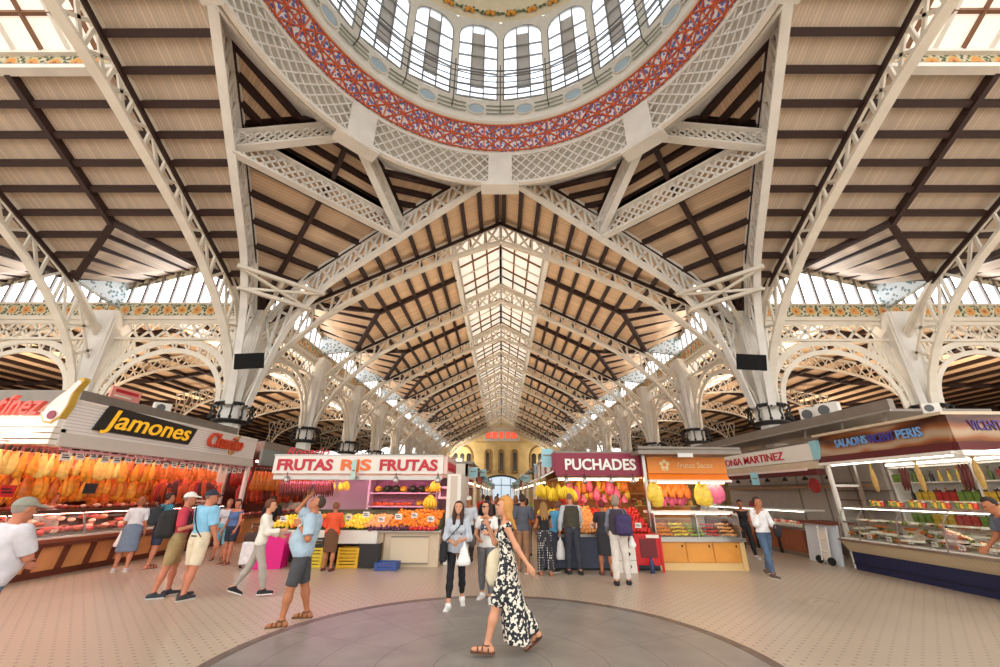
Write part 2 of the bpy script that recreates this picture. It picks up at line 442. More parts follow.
# dome ribs: from the octagon nodes at the ring down to the four columns
def sym(swap, s):
    def T(x, y, z):
        if swap: x, y = y, x
        return Vector((XC + s * x, DC + y, z))
    return T
def rib(T, label, R0):
    """Rib in the plan line (0,RV)->(W,W), following the nave slope."""
    b = MB(); L = W
    def Q(u, z): return T(u, R0 + (W - R0) * u / W, z)
    n = 30; top = [(10.4 * i / n) for i in range(n + 1)]
    zu = lambda u: HR + .85 - SL * u if u < 8.8 else lerp(HR + .85 - SL * 8.8, 9.0, (u - 8.8) / 1.6)
    def zl(u):
        base = HR - .35 - SL * u
        return base - max(0, u - 7.2) ** 2 * .22 - max(0, u - 9) ** 2 * .8
    nrm = (Q(0, 0) - Q(1, 0)).cross(Vector((0, 0, 1))).normalized()
    b.path([Q(u, zu(u)) for u in top], .26, .12); b.path([Q(u, zu(u) - .15) for u in top], .12, .2)
    low = [10.75 * i / n for i in range(n + 1)]
    pts = [Q(u, max(4.95, zl(u))) for u in low]
    b.path(pts, .26, .1); b.path([p + Vector((0, 0, .13)) for p in pts[:26]], .1, .12)
    st = .74; m = 12
    for i in range(m):
        u, v = st * i, st * (i + 1)
        b.bar(Q(u, zl(u)), Q(u, zu(u)), .12, .08, nrm)
        b.bar(Q(u, zl(u)), Q(v, zu(v)), .12, .06, nrm)
        b.bar(Q(u, zu(u)), Q(v, zl(v)), .12, .06, nrm)
    for u, v in ((9.0, 9.8), (9.8, 10.3)):
        b.bar(Q(u, zl(u)), Q(v + .3, zu(min(10.3, v + .3))), .12, .07, nrm); b.bar(Q(u, zu(u)), Q(v, max(5, zl(v))), .12, .07, nrm)
    o = b.build('dome_rib_beam', M_WHITE); tag(o, label, 'truss', kind='structure')
    cb = MB(); us = [8.8 * i / 10 for i in range(11)]
    out = Q(4, 0) - T(W * .55, W * .55, 0); out.z = 0; out = out.normalized() * .1
    for u, v in zip(us, us[1:]): cb.slab([Q(u, zl(u) + .05) + out, Q(v, zl(v) + .05) + out, Q(v, zu(v) + .1) + out, Q(u, zu(u) + .1) + out], out * .5)
    cb.build('closure_board', M_NAVE, o)
for s in (-1, 1):
    rib(sym(False, s), f'white iron dome rib sloping from the ring to the {side_word(s)} column, nave side', RV)
    rib(sym(True, s), f'steep white iron dome rib on the {side_word(s)} transept side of the column', RT)
# corner kites: nodes, lattice beams and boarded facets
K1 = (4.35, 0); 
def lattice_beam(p, q, depth, label, flange=.3, cell=.42, curve=0):
    """Lattice girder between p and q (top edge), diamond lattice web hanging DEPTH below."""
    p, q = Vector(p), Vector(q); d = q - p; L = d.length; dn = Vector((0, 0, -depth)); b = MB()
    nrm = d.cross(Vector((0, 0, 1))).normalized()
    b.bar(p, q, flange, .08); b.bar(p + dn, q + dn, flange, .08); b.bar(p, p + dn, flange * .8, .1, d); b.bar(q, q + dn, flange * .8, .1, d)
    n = max(2, round(L / cell)); rows = max(1, round(depth / cell))
    # diagonals clipped to the web rectangle
    W_, H_ = L, depth; step = L / n
    for k in range(-int(H_ / step) - 2, n + 2):
        for sg in (1, -1):
            x0 = k * step; pts = []
            for t0, t1 in ((0, H_),):
                xa, xb = x0, x0 + H_
                ya, yb = (0, H_) if sg > 0 else (H_, 0)
                if xb <= 0 or xa >= W_: continue
                ca, cb = max(xa, 0), min(xb, W_)
                y_a = ya + (yb - ya) * (ca - xa) / (xb - xa); y_b = ya + (yb - ya) * (cb - xa) / (xb - xa)
                b.bar(p + d * (ca / L) + Vector((0, 0, -y_a)), p + d * (cb / L) + Vector((0, 0, -y_b)), .075, .03, nrm)
    o = b.build('lattice_beam', M_WHITE); tag(o, label, 'beam', kind='structure')
    return o
def facet(pts, planks_m, label, nrow, edge=(0, 1), along=None):
    """Triangular boarded facet with purlins parallel to edge pts[0]-pts[1]."""
    A, B, C = [Vector(p) for p in pts]
    o = MB().slab([A, B, C], (0, 0, .1)).build('ceiling', planks_m); tag(o, label, 'ceiling', kind='structure')
    p = MB(); dz = Vector((0, 0, -.08))
    for a, b in ((A, B), (B, C), (C, A)): p.bar(a + dz, b + dz, .2, .2)
    for i in range(1, nrow):
        t = i / nrow
        p.bar(A.lerp(C, t) + dz, B.lerp(C, t) + dz, .15, .17); p.bar(A.lerp(C, t) + dz * 2.2, B.lerp(C, t) + dz * 2.2, .21, .05)
    mid = (A + B) / 2
    if nrow > 3: p.bar(mid + dz * 1.5, C + dz * 1.5, .17, .25)
    p.build('purlin_grid', M_PURLIN, o)
    return o
for s in (-1, 1):
    T = lambda x, y, z: Vector((XC + s * x, DC + y, z))
    c45 = 5.3
    z_n = lambda v: HR + .5 - SL * v
    n1, n2 = (4.35, RV + (W - RV) * 4.35 / W), (RT + (W - RT) * 4.35 / W, 4.35)   # nodes on the ribs
    nn = {'nave': T(n1[0], n1[1], z_n(4.35)), 'tran': T(n2[0], n2[1], z_n(4.35))}
    N45 = T(c45, c45, 14.4); cw = side_word(s)
    pm, pm2 = (M_DIAG, M_DIAG2) if s < 0 else (M_DIAG2, M_DIAG)
    lattice_beam(nn['tran'], nn['nave'], .85, f'large diamond lattice girder across the {cw} corner under the dome', cell=.34)
    lattice_beam(nn['tran'], N45, .7, f'lattice beam from the {cw} transept rib to the dome ring', cell=.3)
    lattice_beam(nn['nave'], N45, .7, f'short lattice beam from the {cw} nave rib to the dome ring', cell=.3)
    up = Vector((0, 0, .45))
    facet([nn['tran'] + up, nn['nave'] + up, T(W, W, HR - SL * W + .85)], pm, f'large boarded triangle above the {cw} corner column', 7)
    facet([nn['tran'] + up, nn['nave'] + up, N45 + up], pm, f'small boarded triangle behind the {cw} lattice girder', 4)
    zt = HR - .02
    bt, bn = N45.lerp(nn['tran'], .52) + up, N45.lerp(nn['nave'], .52) + up
    facet([T(RT + .36 * 2.2, 2.2, HR + .8 - SL * 2.2), bt, nn['tran'] + up], pm2, f'boarded triangle beside the {cw} transept rib under the dome ring', 3)
    facet([T(2.2, RV + .315 * 2.2, HR + .8 - SL * 2.2), bn, nn['nave'] + up], pm2, f'boarded triangle beside the {cw} nave rib under the dome ring', 3)
    # tie bars fanning from the column head to the corner
    b = MB()
    for z, q in ((9.75, 0), (9.1, .55)):
        b.bar(T(7.7 + q, 10.05 + q * .25, z), T(10.05 + q * .25, 7.7 + q, z), .16, .14)
    b.bar(T(7.7, 10.05, 9.75), T(10.3, 8.3, 9.1), .1, .1); b.bar(T(10.05, 7.7, 9.75), T(8.3, 10.3, 9.1), .1, .1)
    b.bar(T(8.9, 8.9, 9.75), T(10.8, 10.8, 8.4), .14, .14)
    o = b.build('brace_beam', M_CREAM); tag(o, f'star of iron tie bars at the head of the {cw} corner column', 'beam', kind='structure')
# ================================================================== DOME
def ringpt(r, t, z): return Vector((XC + r * math.sin(t), DC + r * math.cos(t), z))
NW = 20; PI2 = 2 * math.pi
def band(b, r0, z0, r1, z1, n=120, th=.06):
    for k in range(n):
        a, c = PI2 * k / n, PI2 * (k + 1) / n
        b.add([ringpt(r0, a, z0), ringpt(r0, c, z0), ringpt(r1, c, z1), ringpt(r1, a, z1), ringpt(r0 + th, a, z0), ringpt(r0 + th, c, z0), ringpt(r1 + th, c, z1), ringpt(r1 + th, a, z1)],
              [(0, 1, 2, 3), (7, 6, 5, 4), (4, 5, 1, 0), (3, 2, 6, 7)])
def prof_ring(b, prof, n=120):
    """Closed moulding: (r,z) profile swept round the ring."""
    m = len(prof); vs = [ringpt(r, PI2 * k / n, z) for k in range(n) for r, z in prof]; fs = []
    for k in range(n):
        for i in range(m):
            j = (i + 1) % m; k2 = (k + 1) % n
            fs.append((k * m + i, k * m + j, k2 * m + j, k2 * m + i))
    b.add(vs, fs)
# lattice ring girder with eight blocks
b = MB()
RL0, ZL0, RL1, ZL1 = 6.9, 13.05, 6.98, 14.56
prof_ring(b, [(RL0 - .06, ZL0 - .06), (RL0 + .12, ZL0 - .06), (RL0 + .12, ZL0 + .04), (RL0 - .06, ZL0 + .04)])
prof_ring(b, [(RL1 - .06, ZL1 - .05), (RL1 + .16, ZL1 - .05), (RL1 + .16, ZL1 + .08), (RL1 - .06, ZL1 + .08)])
nl = 104; sp = 3
for k in range(nl):
    for sg in (1, -1):
        a = PI2 * k / nl; c = PI2 * (k + sg * 3) / nl
        b.path([ringpt(lerp(RL0, RL1, q / 3), lerp(a, c, q / 3), lerp(ZL0, ZL1, q / 3)) for q in range(4)], .045, .05, (math.sin(a), math.cos(a), 0))
o = b.build('dome_ring_beam', M_WHITE); tag(o, 'circular white lattice ring girder at the foot of the dome', 'beam', kind='structure')
blocks = MB()
for k in range(8):
    t = PI2 * k / 8
    Mx = Matrix.Rotation(-t, 3, 'Z')
    blocks.box(ringpt(6.98, t, 13.82), (.95, .3, 1.5), M=Mx)
    blocks.box(ringpt(7.12, t, 13.0), (1.5, .55, .16), M=Mx)
blocks.build('block', M_WHITE, o)
web = MB(); band(web, RL0 + .2, ZL0, RL1 + .2, ZL1); web.build('web_plate', mat('grey_beige_ring_plate', (196, 188, 172), .6), o)  # plate behind the lattice, greyer than the white girder
# white soffit between the ring and the boarded corner facets
b = MB()
def reach(t):
    x, y = abs(math.sin(t)), abs(math.cos(t)); r = 10.2
    if y - .315 * x > .01: r = min(r, RV / (y - .315 * x))
    if x - .36 * y > .01: r = min(r, RT / (x - .36 * y))
    return r
n = 160
for k in range(n):
    a, c = PI2 * k / n, PI2 * (k + 1) / n; ra, rc = reach(a), reach(c)
    if min(ra, rc) < 7.05: continue
    zz = lambda r: 13.06 + (min(r, 8.2) - 6.95) * .78 + max(0, r - 8.2) * .25
    ma, mc = min(ra, 8.2), min(rc, 8.2)
    b.slab([ringpt(6.95, a, 13.06), ringpt(6.95, c, 13.06), ringpt(mc, c, zz(mc)), ringpt(ma, a, zz(ma))], (0, 0, .1))
    if max(ra, rc) > 8.25: b.slab([ringpt(ma, a, zz(ma)), ringpt(mc, c, zz(mc)), ringpt(rc, c, zz(rc)), ringpt(ra, a, zz(ra))], (0, 0, .1))
o = b.build('dome_soffit_trim', mat('pale_grey_soffit', (224, 222, 220), .6, var=.04)); tag(o, 'pale soffit around the dome ring', 'trim', kind='structure')
# cornice + tile band + oval band
b = MB(); prof_ring(b, [(7.2, 14.62), (6.98, 14.6), (6.93, 14.66), (7.0, 14.7), (6.93, 14.76), (7.2, 14.8)])
prof_ring(b, [(6.6, 15.6), (6.36, 15.62), (6.34, 15.74), (6.42, 15.8), (6.7, 15.8)])
o = b.build('dome_cornice_trim', M_CREAM); tag(o, 'cream mouldings above and below the red tile band of the dome', 'trim', kind='structure')
b = MB(); band(b, 6.94, 14.74, 6.46, 15.62, th=.1)
bandobj = b.build('dome_wall', M_BLUEWHITE); tag(bandobj, 'blue and white tile band with red star ribs around the dome', 'wall', kind='structure')
b = MB(); nc = 64
def bp(k, t): return ringpt(lerp(6.93, 6.45, t) - .02, PI2 * k / nc, lerp(14.74, 15.62, t))
for k in range(nc):
    for t0, t1 in ((0, .5), (.5, 1)):
        b.bar(bp(k, t0), bp(k + 1, t1), .042, .04); b.bar(bp(k + 1, t0), bp(k, t1), .042, .04)
        if True: b.bar(bp(k + .5, t0), bp(k + .5, t1), .035, .04)
    b.bar(bp(k, 0), bp(k, 1), .045, .04)
    for t in (.02, .5, .98): b.bar(bp(k, t), bp(k + 1, t), .045, .04)
    for t in (0.25, .75): b.ball(bp(k + .5, t), .06, 6)
b.build('star_ribs', M_RED, bandobj)
b = MB(); band(b, 6.45, 15.78, 6.4, 17.0, th=.12)
ob = b.build('dome_wall', mat('pale_dome_plaster', (238, 235, 226), .6, var=.05)); tag(ob, 'pale plaster band with blue ovals under the dome windows', 'wall', kind='structure')
ov = MB(); ovr = MB(); ln = MB()
for k in range(NW):
    t = PI2 * (k + .5) / NW; Mx = Matrix.Rotation(-t, 3, 'Z')
    ov.lathe([(.3, -.02), (.3, .02)], ringpt(6.4, t, 16.42), 20, Mx @ Matrix.Rotation(R(90), 3, 'X') @ Matrix.Diagonal((1, .8, 1)))
    ovr.tube([ringpt(6.38, t, 16.42) + Mx @ Vector((.36 * math.cos(a), 0, .29 * math.sin(a))) for a in [PI2 * i / 18 for i in range(19)]], .035, 5)
    for z in (16.2, 16.42, 16.64):
        for i in range(3):
            a0, a1 = lerp(t + .065, t + PI2 / NW - .065, i / 3), lerp(t + .065, t + PI2 / NW - .065, (i + 1) / 3)
            ln.bar(ringpt(6.37, a0, z), ringpt(6.37, a1, z), .03, .05)
ov.build('oval_panel', mat('pale_blue_tile', (176, 200, 214), .4), ob); ovr.build('oval_frame', M_WHITE, ob); ln.build('moulding_line', mat('grey_green_line', (150, 156, 140), .5), ob)
# drum windows: pillar, arched head, glazing bars, panes
RW, ZW0, ZS, HALF = 6.4, 17.05, 21.1, .0
def dome_window(k):
    t0 = PI2 * (k + .5) / NW; half = PI2 / NW / 2; wl = half * .86
    b = MB(); arc = 10
    # arched spandrel + pillars as an outline strip between opening and panel edge
    inner = [(-wl, ZW0)] + [(-wl * math.cos(math.pi * i / arc), ZS + .85 * math.sin(math.pi * i / arc)) for i in range(arc + 1)] + [(wl, ZW0)]
    outer = [(-half, ZW0)] + [(-half if i < arc / 2 - 2.5 else (half if i > arc / 2 + 2.5 else half * (i - arc / 2) / 2.5), (ZS + 1.25) if abs(i - arc / 2) <= 2.5 else ZS + .55 * (i if i < 5 else arc - i)) for i in range(arc + 1)] + [(half, ZW0)]
    for (a0, z0), (a1, z1), (c0, y0), (c1, y1) in zip(inner, inner[1:], outer, outer[1:]):
        b.slab([ringpt(RW, t0 + a0, z0), ringpt(RW, t0 + a1, z1), ringpt(RW, t0 + c1, y1), ringpt(RW, t0 + c0, y0)], ringpt(.22, t0, 0) - ringpt(0, t0, 0))
    o = b.build('window_wall', mat('pale_dome_plaster', (238, 235, 226), .6)); tag(o, 'tall arched window of the dome drum between cream piers', 'window', 'dome drum windows', 'structure')
    g = MB(); pane = inner
    g.slab([ringpt(RW + .14, t0 + a, z) for a, z in pane], ringpt(.02, t0, 0) - ringpt(0, t0, 0)); g.build('pane', M_PANE_DOME, o)
    f = MB(); pts = [ringpt(RW + .03, t0 + a, z) for a, z in inner]
    for p, q in zip(pts, pts[1:] + pts[:1]): f.bar(p, q, .06, .06)
    for a in (-wl * .32, wl * .32): f.bar(ringpt(RW + .02, t0 + a, ZW0), ringpt(RW + .02, t0 + a, ZS + .78), .07, .05)
    for z in (ZW0 + .75, ZW0 + 1.6, ZW0 + 2.6, ZW0 + 3.4): f.bar(ringpt(RW + .02, t0 - wl, z), ringpt(RW + .02, t0 + wl, z), .06, .05)
    f.build('glazing_bars', mat('grey_glazing_bar', (150, 150, 148), .5), o)
    c = MB()
    for a in (-wl * .3, wl * .3): pass
    c.slab([ringpt(RW + .05, t0 - wl * .3, ZW0 + .7), ringpt(RW + .05, t0 + wl * .3, ZW0 + .7), ringpt(RW + .05, t0 + wl * .3, ZS + .3), ringpt(RW + .05, t0 - wl * .3, ZS + .3)], ringpt(.01, t0, 0) - ringpt(0, t0, 0))
    c.build('grey_louvre', mat('grey_louvre_blind', (206, 204, 202), .6), o)
    return o
M_PANE_DOME = mat('daylit_dome_glass', (240, 244, 250), .3, emit=1.05, ecol=(228, 238, 250))
for k in range(NW):
    if 3 <= k <= 16 and False: continue
    dome_window(k)
# railing in front of the windows
b = MB()
for z, r in ((16.95, .03), (17.35, .02), (17.7, .02), (18.05, .02), (18.4, .028)):
    pts = [ringpt(6.08, PI2 * k / 80, z) for k in range(81)]
    b.tube(pts, r, 5, cap=False)
o = b.build('dome_railing', mat('dark_grey_iron', (96, 96, 98), .5, metal=.4)); tag(o, 'thin dark iron railing around the inside of the dome', 'railing', kind='structure')
for k in range(NW):
    t = PI2 * k / NW
    MB().path([ringpt(6.4, t, 16.3), ringpt(6.1, t, 16.4), ringpt(6.08, t, 17), ringpt(6.08, t, 18.75)], .04, .04, (math.sin(t + 1.5), math.cos(t + 1.5), 0)).build('post', MATS['dark_grey_iron'], o)
# dome shell with painted garlands
b = MB(); prof = [(6.42, 22.3), (6.35, 22.8), (6.1, 23.6), (5.6, 24.6), (4.8, 25.6), (3.6, 26.5), (2.0, 27.1), (.3, 27.3)]
n = 100
for k in range(n):
    a, c = PI2 * k / n, PI2 * (k + 1) / n
    for (r0, z0), (r1, z1) in zip(prof, prof[1:]): b.add([ringpt(r0, a, z0), ringpt(r0, c, z0), ringpt(r1, c, z1), ringpt(r1, a, z1)], [(0, 1, 2, 3)])
sh = b.build('dome_ceiling', mat('ivory_dome_shell', (238, 226, 196), .6, var=.05)); tag(sh, 'ivory dome vault painted with fruit garlands', 'ceiling', kind='structure')
lf = MB(); fr = MB(); rng = random.Random(3)
for k in range(NW * 2):
    t = PI2 * (k + .5) / NW / 2
    for j in range(9):
        s_ = (j - 4) / 4; tt = t + s_ * .13; z = 22.95 - .22 * (1 - s_ * s_) + rng.uniform(-.08, .08)
        lf.ball(ringpt(6.3, tt, z), .1, 6, (1.2, .4, .6), Matrix.Rotation(rng.uniform(0, 6), 3, 'Y'))
    for j in range(3): fr.ball(ringpt(6.26, t + (j - 1) * .022, 22.7 + .1 * (j == 1)), .1, 8)
lf.build('painted_leaves', mat('garland_green', (104, 120, 84), .6), sh); fr.build('painted_fruit', mat('garland_orange', (232, 160, 60), .6), sh)

# ================================================================== COLUMNS AND ARCADES
def column_mesh(big):
    b = MB()
    b.lathe([(.55, 0), (.55, .9), (.42, 1.0), (.4, 4.3)], n=8)
    w0, w1 = (.44, .62) if big else (.4, .6)
    # flaring clustered shaft
    segs = [(4.4, w0), (5.2, w0), (6.5, w0 * 1.08), (8.0, w1), (9.2, w1 * 1.25)]
    for a in range(4):
        rot = Matrix.Rotation(R(45 + 90 * a), 3, 'Z')
        for (z0, r0), (z1, r1) in zip(segs, segs[1:]):
            b.bar(rot @ Vector((r0 * .9, 0, z0)), rot @ Vector((r1 * .9, 0, z1)), .2, .2, rot @ Vector((1, 0, 0)))
    for (z0, r0), (z1, r1) in zip(segs, segs[1:]):
        q = lambda r, z: [(-r * .8, -r * .8, z), (r * .8, -r * .8, z), (r * .8, r * .8, z), (-r * .8, r * .8, z)]
        b.add(q(r0, z0) + q(r1, z1), [(0, 1, 5, 4), (1, 2, 6, 5), (2, 3, 7, 6), (3, 0, 4, 7)])
    return b
def collar_mesh():
    b = MB(); 
    b.lathe([(.6, 4.32), (.72, 4.4), (.6, 4.46)], n=16); b.lathe([(.62, 5.02), (.74, 5.08), (.62, 5.14)], n=16)
    for k in range(12):
        t = PI2 * k / 12
        p = lambda r, z, dt=0: Vector((r * math.cos(t + dt), r * math.sin(t + dt), z))
        b.tube([p(.68, 4.44), p(.78, 4.6), p(.7, 4.8), p(.8, 4.95), p(.68, 5.1)], .035, 5)
        b.ball(p(.74, 4.5), .07, 6); b.ball(p(.76, 5.0, .13), .06, 6)
    return b
cm_big, cm, cl = column_mesh(True).mesh('column', M_WHITE), column_mesh(False).mesh('column', M_WHITE), collar_mesh().mesh('collar', M_BLACK, True)
def column(x, y, label, big=False):
    o = bpy.data.objects.new('column', cm_big if big else cm); col.objects.link(o); o.location = (x, y, 0)
    tag(o, label, 'column', 'iron columns', 'structure')
    c = bpy.data.objects.new('collar', cl); col.objects.link(c); c.parent = o
    return o
for s in (-1, 1):
    column(XC + s * W, Y0, f'big white iron column with black collar carrying the {side_word(s)} corner of the dome', True)
    for k in range(1, NB): column(XC + s * W, Y0 + k * BAY, f'white iron column on the {side_word(s)} of the nave, {ORD[k]} from the dome')
    for k in range(1, 4): column(XC + s * (W + k * BAY), Y0, f'white iron column at the back of the {side_word(s)} transept, {ORD[k]} from the dome corner')

def arcade_mesh():
    """Beam with lattice over an arched rib, between two columns a bay apart (along local x)."""
    b = MB(); L = BAY
    b.box((L / 2, 0, 9.0), (L, .36, .12)); b.box((L / 2, 0, 8.86), (L, .16, .2)); b.box((L / 2, 0, 8.02), (L, .3, .1))
    n = 9
    for i in range(n):
        x0, x1 = L * i / n, L * (i + 1) / n
        b.bar((x0, 0, 8.05), (x1, 0, 8.85), .1, .05, (0, 1, 0)); b.bar((x0, 0, 8.85), (x1, 0, 8.05), .1, .05, (0, 1, 0))
    arch = [(L / 2 - (L / 2 - .45) * math.cos(math.pi * i / 28), 0, 5.1 + 2.85 * math.sin(math.pi * i / 28) ** .8) for i in range(29)]
    b.path(arch, .26, .1, (0, 0, 1) if False else (0, 1, 0))
    inner = [(L / 2 - (L / 2 - .75) * math.cos(math.pi * i / 28), 0, 5.0 + 2.5 * math.sin(math.pi * i / 28) ** .9) for i in range(29)]
    b.path(inner, .2, .08, (0, 1, 0))
    for i in range(0, 28): 
        p, q = arch[i], inner[i + 1] if i % 2 else inner[i]
        b.bar(p, q, .06, .05, (0, 1, 0))
    for i in (2, 3, 4, 5, 6, 7):
        for e in (1, -1):
            x, _, z = arch[i] if e > 0 else arch[28 - i]
            b.bar((x, 0, z), (x, 0, 8.0), .07, .06, (0, 1, 0))
            xa, _, za = arch[i + 1] if e > 0 else arch[28 - i - 1]
            b.bar((x, 0, 8.0), (xa, 0, za), .07, .05, (0, 1, 0))
    return b
am_ = arcade_mesh().mesh('arcade_beam', M_CREAM)
def gable_mesh():
    """Clerestory over a bay: cream sill, tile frieze, vertical bars, painted border under the gable."""
    L = BAY; fr = MB(); gl = MB(); fz = MB(); bd = MB()
    fz.box((L / 2, 0, 9.44), (L, .16, .58)); fr.box((L / 2, 0, 9.78), (L, .26, .1)); fr.box((L / 2, 0, 9.1), (L, .3, .08))
    top = lambda x: 10.9 + 1.0 * (1 - abs(x - L / 2) / (L / 2))
    gl.slab([(0, .05, 9.8), (L, .05, 9.8), (L, .05, top(L)), (L / 2, .05, top(L / 2)), (0, .05, top(0))], (0, .03, 0))
    for i in range(10):
        x = L * (i + .5) / 10; fr.use(1).bar((x, 0, 9.8), (x, 0, top(x)), .1, .1, (0, 1, 0))
    fr.use(0)
    for x0, x1 in ((0, L / 2), (L / 2, L)): bd.slab([(x0, -.02, top(x0) - .42), (x1, -.02, top(x1) - .42), (x1, -.02, top(x1)), (x0, -.02, top(x0))], (0, .06, 0))
    return fr.mesh('frame', [M_CREAM, mat('grey_window_bar', (120, 112, 104), .5)]), gl.mesh('pane', M_PANE), fz.mesh('tile_frieze', M_FRIEZE), bd.mesh('tile_border', M_BORDER)
def border_mat():
    m, nt, b, tc = nodes_of('scroll_tile_border', (190, 190, 180), .4)
    v = N(nt, 'ShaderNodeTexVoronoi'); v.inputs['Scale'].default_value = 5; nt.links.new(tc.outputs['Object'], v.inputs['Vector'])
    c = mixcol(nt, math_(nt, 'LESS_THAN', v.outputs['Distance'], .4), srgb(222, 214, 190), srgb(96, 104, 104))
    c = mixcol(nt, math_(nt, 'LESS_THAN', v.outputs['Distance'], .16), c, srgb(226, 160, 70))
    nt.links.new(c, b.inputs['Base Color']); return m
M_BORDER = border_mat()
gm = gable_mesh()
wn = 0
def arcade(x, y, rz, label):
    global wn
    o = bpy.data.objects.new('arcade_beam', am_); col.objects.link(o); o.location = (x, y, 0); o.rotation_euler.z = rz
    tag(o, 'lattice beam on an open iron arch between columns, ' + label, 'beam', 'arcade beams', 'structure')
    wn += 1
    w = bpy.data.objects.new(f'window_{wn}', gm[1]); col.objects.link(w); w.location = (x, y, 0); w.rotation_euler.z = rz
    tag(w, 'gabled clerestory window over a floral tile frieze, ' + label, 'window', 'clerestory windows', 'structure')
    for nm, me in (('frame', gm[0]), ('tile_frieze', gm[2]), ('tile_border', gm[3])):
        c = bpy.data.objects.new(nm, me); col.objects.link(c); c.parent = w
for s in (-1, 1):
    for k in range(NB):
        y = Y0 + k * BAY
        arcade(XC + s * W, y + (BAY if s > 0 else 0), R(-90) if s > 0 else R(90), f'{side_word(s)} of the nave, {ORD[k]} bay')
    for k in range(3):
        arcade(XC + s * (W + (k + (0 if s > 0 else 1)) * BAY), Y0, 0, f'back of the {side_word(s)} transept, {ORD[k]} bay')
# painted tile panels in the valleys between dormers
def valley(mpP, label):
    P = mpP; b = MB()
    pts = [P(-.12, UV, HR - SL * UV - .05), P(-.12, W, 10.95), P(-.12, W, 9.55)]
    b.slab(pts, P(.12, UV, 0) - P(-.12, UV, 0))
    for p, q in zip(pts, pts[1:] + pts[:1]): pass
    o = b.build('valley_trim', M_PANEL); tag(o, label, 'panel', 'painted valley panels', 'structure')
for s in (-1, 1):
    for k in range(1, NB): valley(lambda a, u, z, s=s, k=k: Vector((XC + s * u, Y0 + k * BAY + a, z)), f'painted triangular tile panel in the {side_word(s)} roof valley at nave column {ORD[k]} from the dome')
    for k in range(1, 3): valley(lambda a, u, z, s=s, k=k: Vector((XC + s * (W + k * BAY + a), DC + u, z)), f'painted triangular tile panel in the {side_word(s)} transept roof valley, {ORD[k]} column from the dome')

M_PANE_AISLE = mat('daylit_aisle_glass', (232, 230, 224), .3, emit=1.3, ecol=(250, 244, 232))
# ================================================================== SIDE AISLES (lower roofs behind the arcades)
for s in (-1, 1):
    ridge, z0, z1 = 6.2, 10.2, 9.05
    for half in (0, 1):
        for k in range(NB):
            def mp(a, u, dz=0, s=s, half=half):
                x = W + .7 + ridge + (u if half else -u)
                return Vector((XC + s * x, a, z0 - (z0 - z1) / ridge * u + dz))
            if half == 1 or True:
                a0 = Y0 + .5 + k * BAY
                poly = [(a0, 2.0 if half == 0 else .0), (a0 + BAY, 2.0 if half == 0 else 0), (a0 + BAY, ridge + (0 if half else -.3)), (a0, ridge + (0 if half else -.3))]
                roof_panel(mp, poly, M_NAVE, f'low boarded ceiling of the {side_word(s)} side aisle, {"outer" if half else "inner"} slope, {ORD[k]} bay', rafters=(a0 + BAY / 2,), border=False, pur=1.35)
    for k in range(NB):
        def mp3(a, u, dz=0, s=s): return Vector((XC + s * (W + .7 + 2 * ridge + u), a, z1 - .02 * u + dz))
        a0 = Y0 + .5 + k * BAY
        roof_panel(mp3, [(a0, 0), (a0 + BAY, 0), (a0 + BAY, 22), (a0, 22)], M_NAVE, f'boarded ceiling of the outermost {side_word(s)} aisle, {ORD[k]} bay', rafters=(a0 + BAY / 2,), border=False, pur=1.6)
    for k in range(NB):
        g = MB(); g.slab([(XC + s * (W + .7 + ridge), Y0 + .5 + k * BAY, z0 + .05), (XC + s * (W + .7 + ridge), Y0 + .5 + (k + 1) * BAY, z0 + .05), (XC + s * (W + .7 + ridge - 2.0), Y0 + .5 + (k + 1) * BAY, z0 - .3), (XC + s * (W + .7 + ridge - 2.0), Y0 + .5 + k * BAY, z0 - .3)], (0, 0, .04))
        o = g.build('skylight_window', M_PANE_AISLE); tag(o, f'narrow glazed strip in the {side_word(s)} aisle roof, {ORD[k]} bay', 'skylight', kind='structure')
    # arched trusses across the aisle
    b = MB(); Wd = 13.5
    zt = lambda x: z0 - .1 - abs(x - ridge) * (z0 - z1) / ridge
    n = 26
    xs = [Wd * i / n for i in range(n + 1)]
    lowz = lambda x: 6.4 + 2.7 * max(0, 1 - ((x - ridge) / 6.6) ** 2) ** .5 if abs(x - ridge) < 6.6 else 6.4
    b.path([(s * x, 0, zt(x)) for x in xs], .2, .1); b.path([(s * x, 0, lowz(x)) for x in xs], .2, .1)
    for i in range(n):
        x, y = xs[i], xs[i + 1]
        b.bar((s * x, 0, lowz(x)), (s * y, 0, zt(y)), .06, .05, (0, 1, 0)); b.bar((s * x, 0, zt(x)), (s * y, 0, lowz(y)), .06, .05, (0, 1, 0))
    me = b.mesh('aisle_truss_beam', M_CREAM)
    for k in range(0, NB):
        o = bpy.data.objects.new('aisle_truss_beam', me); col.objects.link(o); o.location = (XC + s * (W + .6), Y0 + .6 + k * BAY, 0)
        tag(o, f'low arched truss across the {side_word(s)} side aisle, {ORD[k]} from the transept', 'truss', 'aisle trusses', 'structure')
# walls
zt = HR + .2
fb = MB()
prof = [(-W - 35, 0), (W + 35, 0), (W + 35, 8), (W + .4, 8.6), (W + .4, HR - SL * W + .3), (0, HR + .9), (-W - .4, HR - SL * W + .3), (-W - .4, 8.6), (-W - 35, 8)]
fb.slab([(XC + x, YF + .3, z) for x, z in prof], (0, .5, 0))
fac = fb.build('wall_back', M_STONE); tag(fac, 'ochre gable wall at the far end of the nave', 'wall', kind='structure')
for s in (-1, 1):
    w_ = MB().box((XC + s * (W + 35), (Y0 + YF) / 2 + 2, 6), (.4, YF - Y0 + 8, 12.4)).build(f'wall_{side_word(s)}', mat('pale_market_wall', (206, 196, 178), .8, var=.08)); tag(w_, f'plain outer wall of the {side_word(s)} aisle', 'wall', kind='structure')
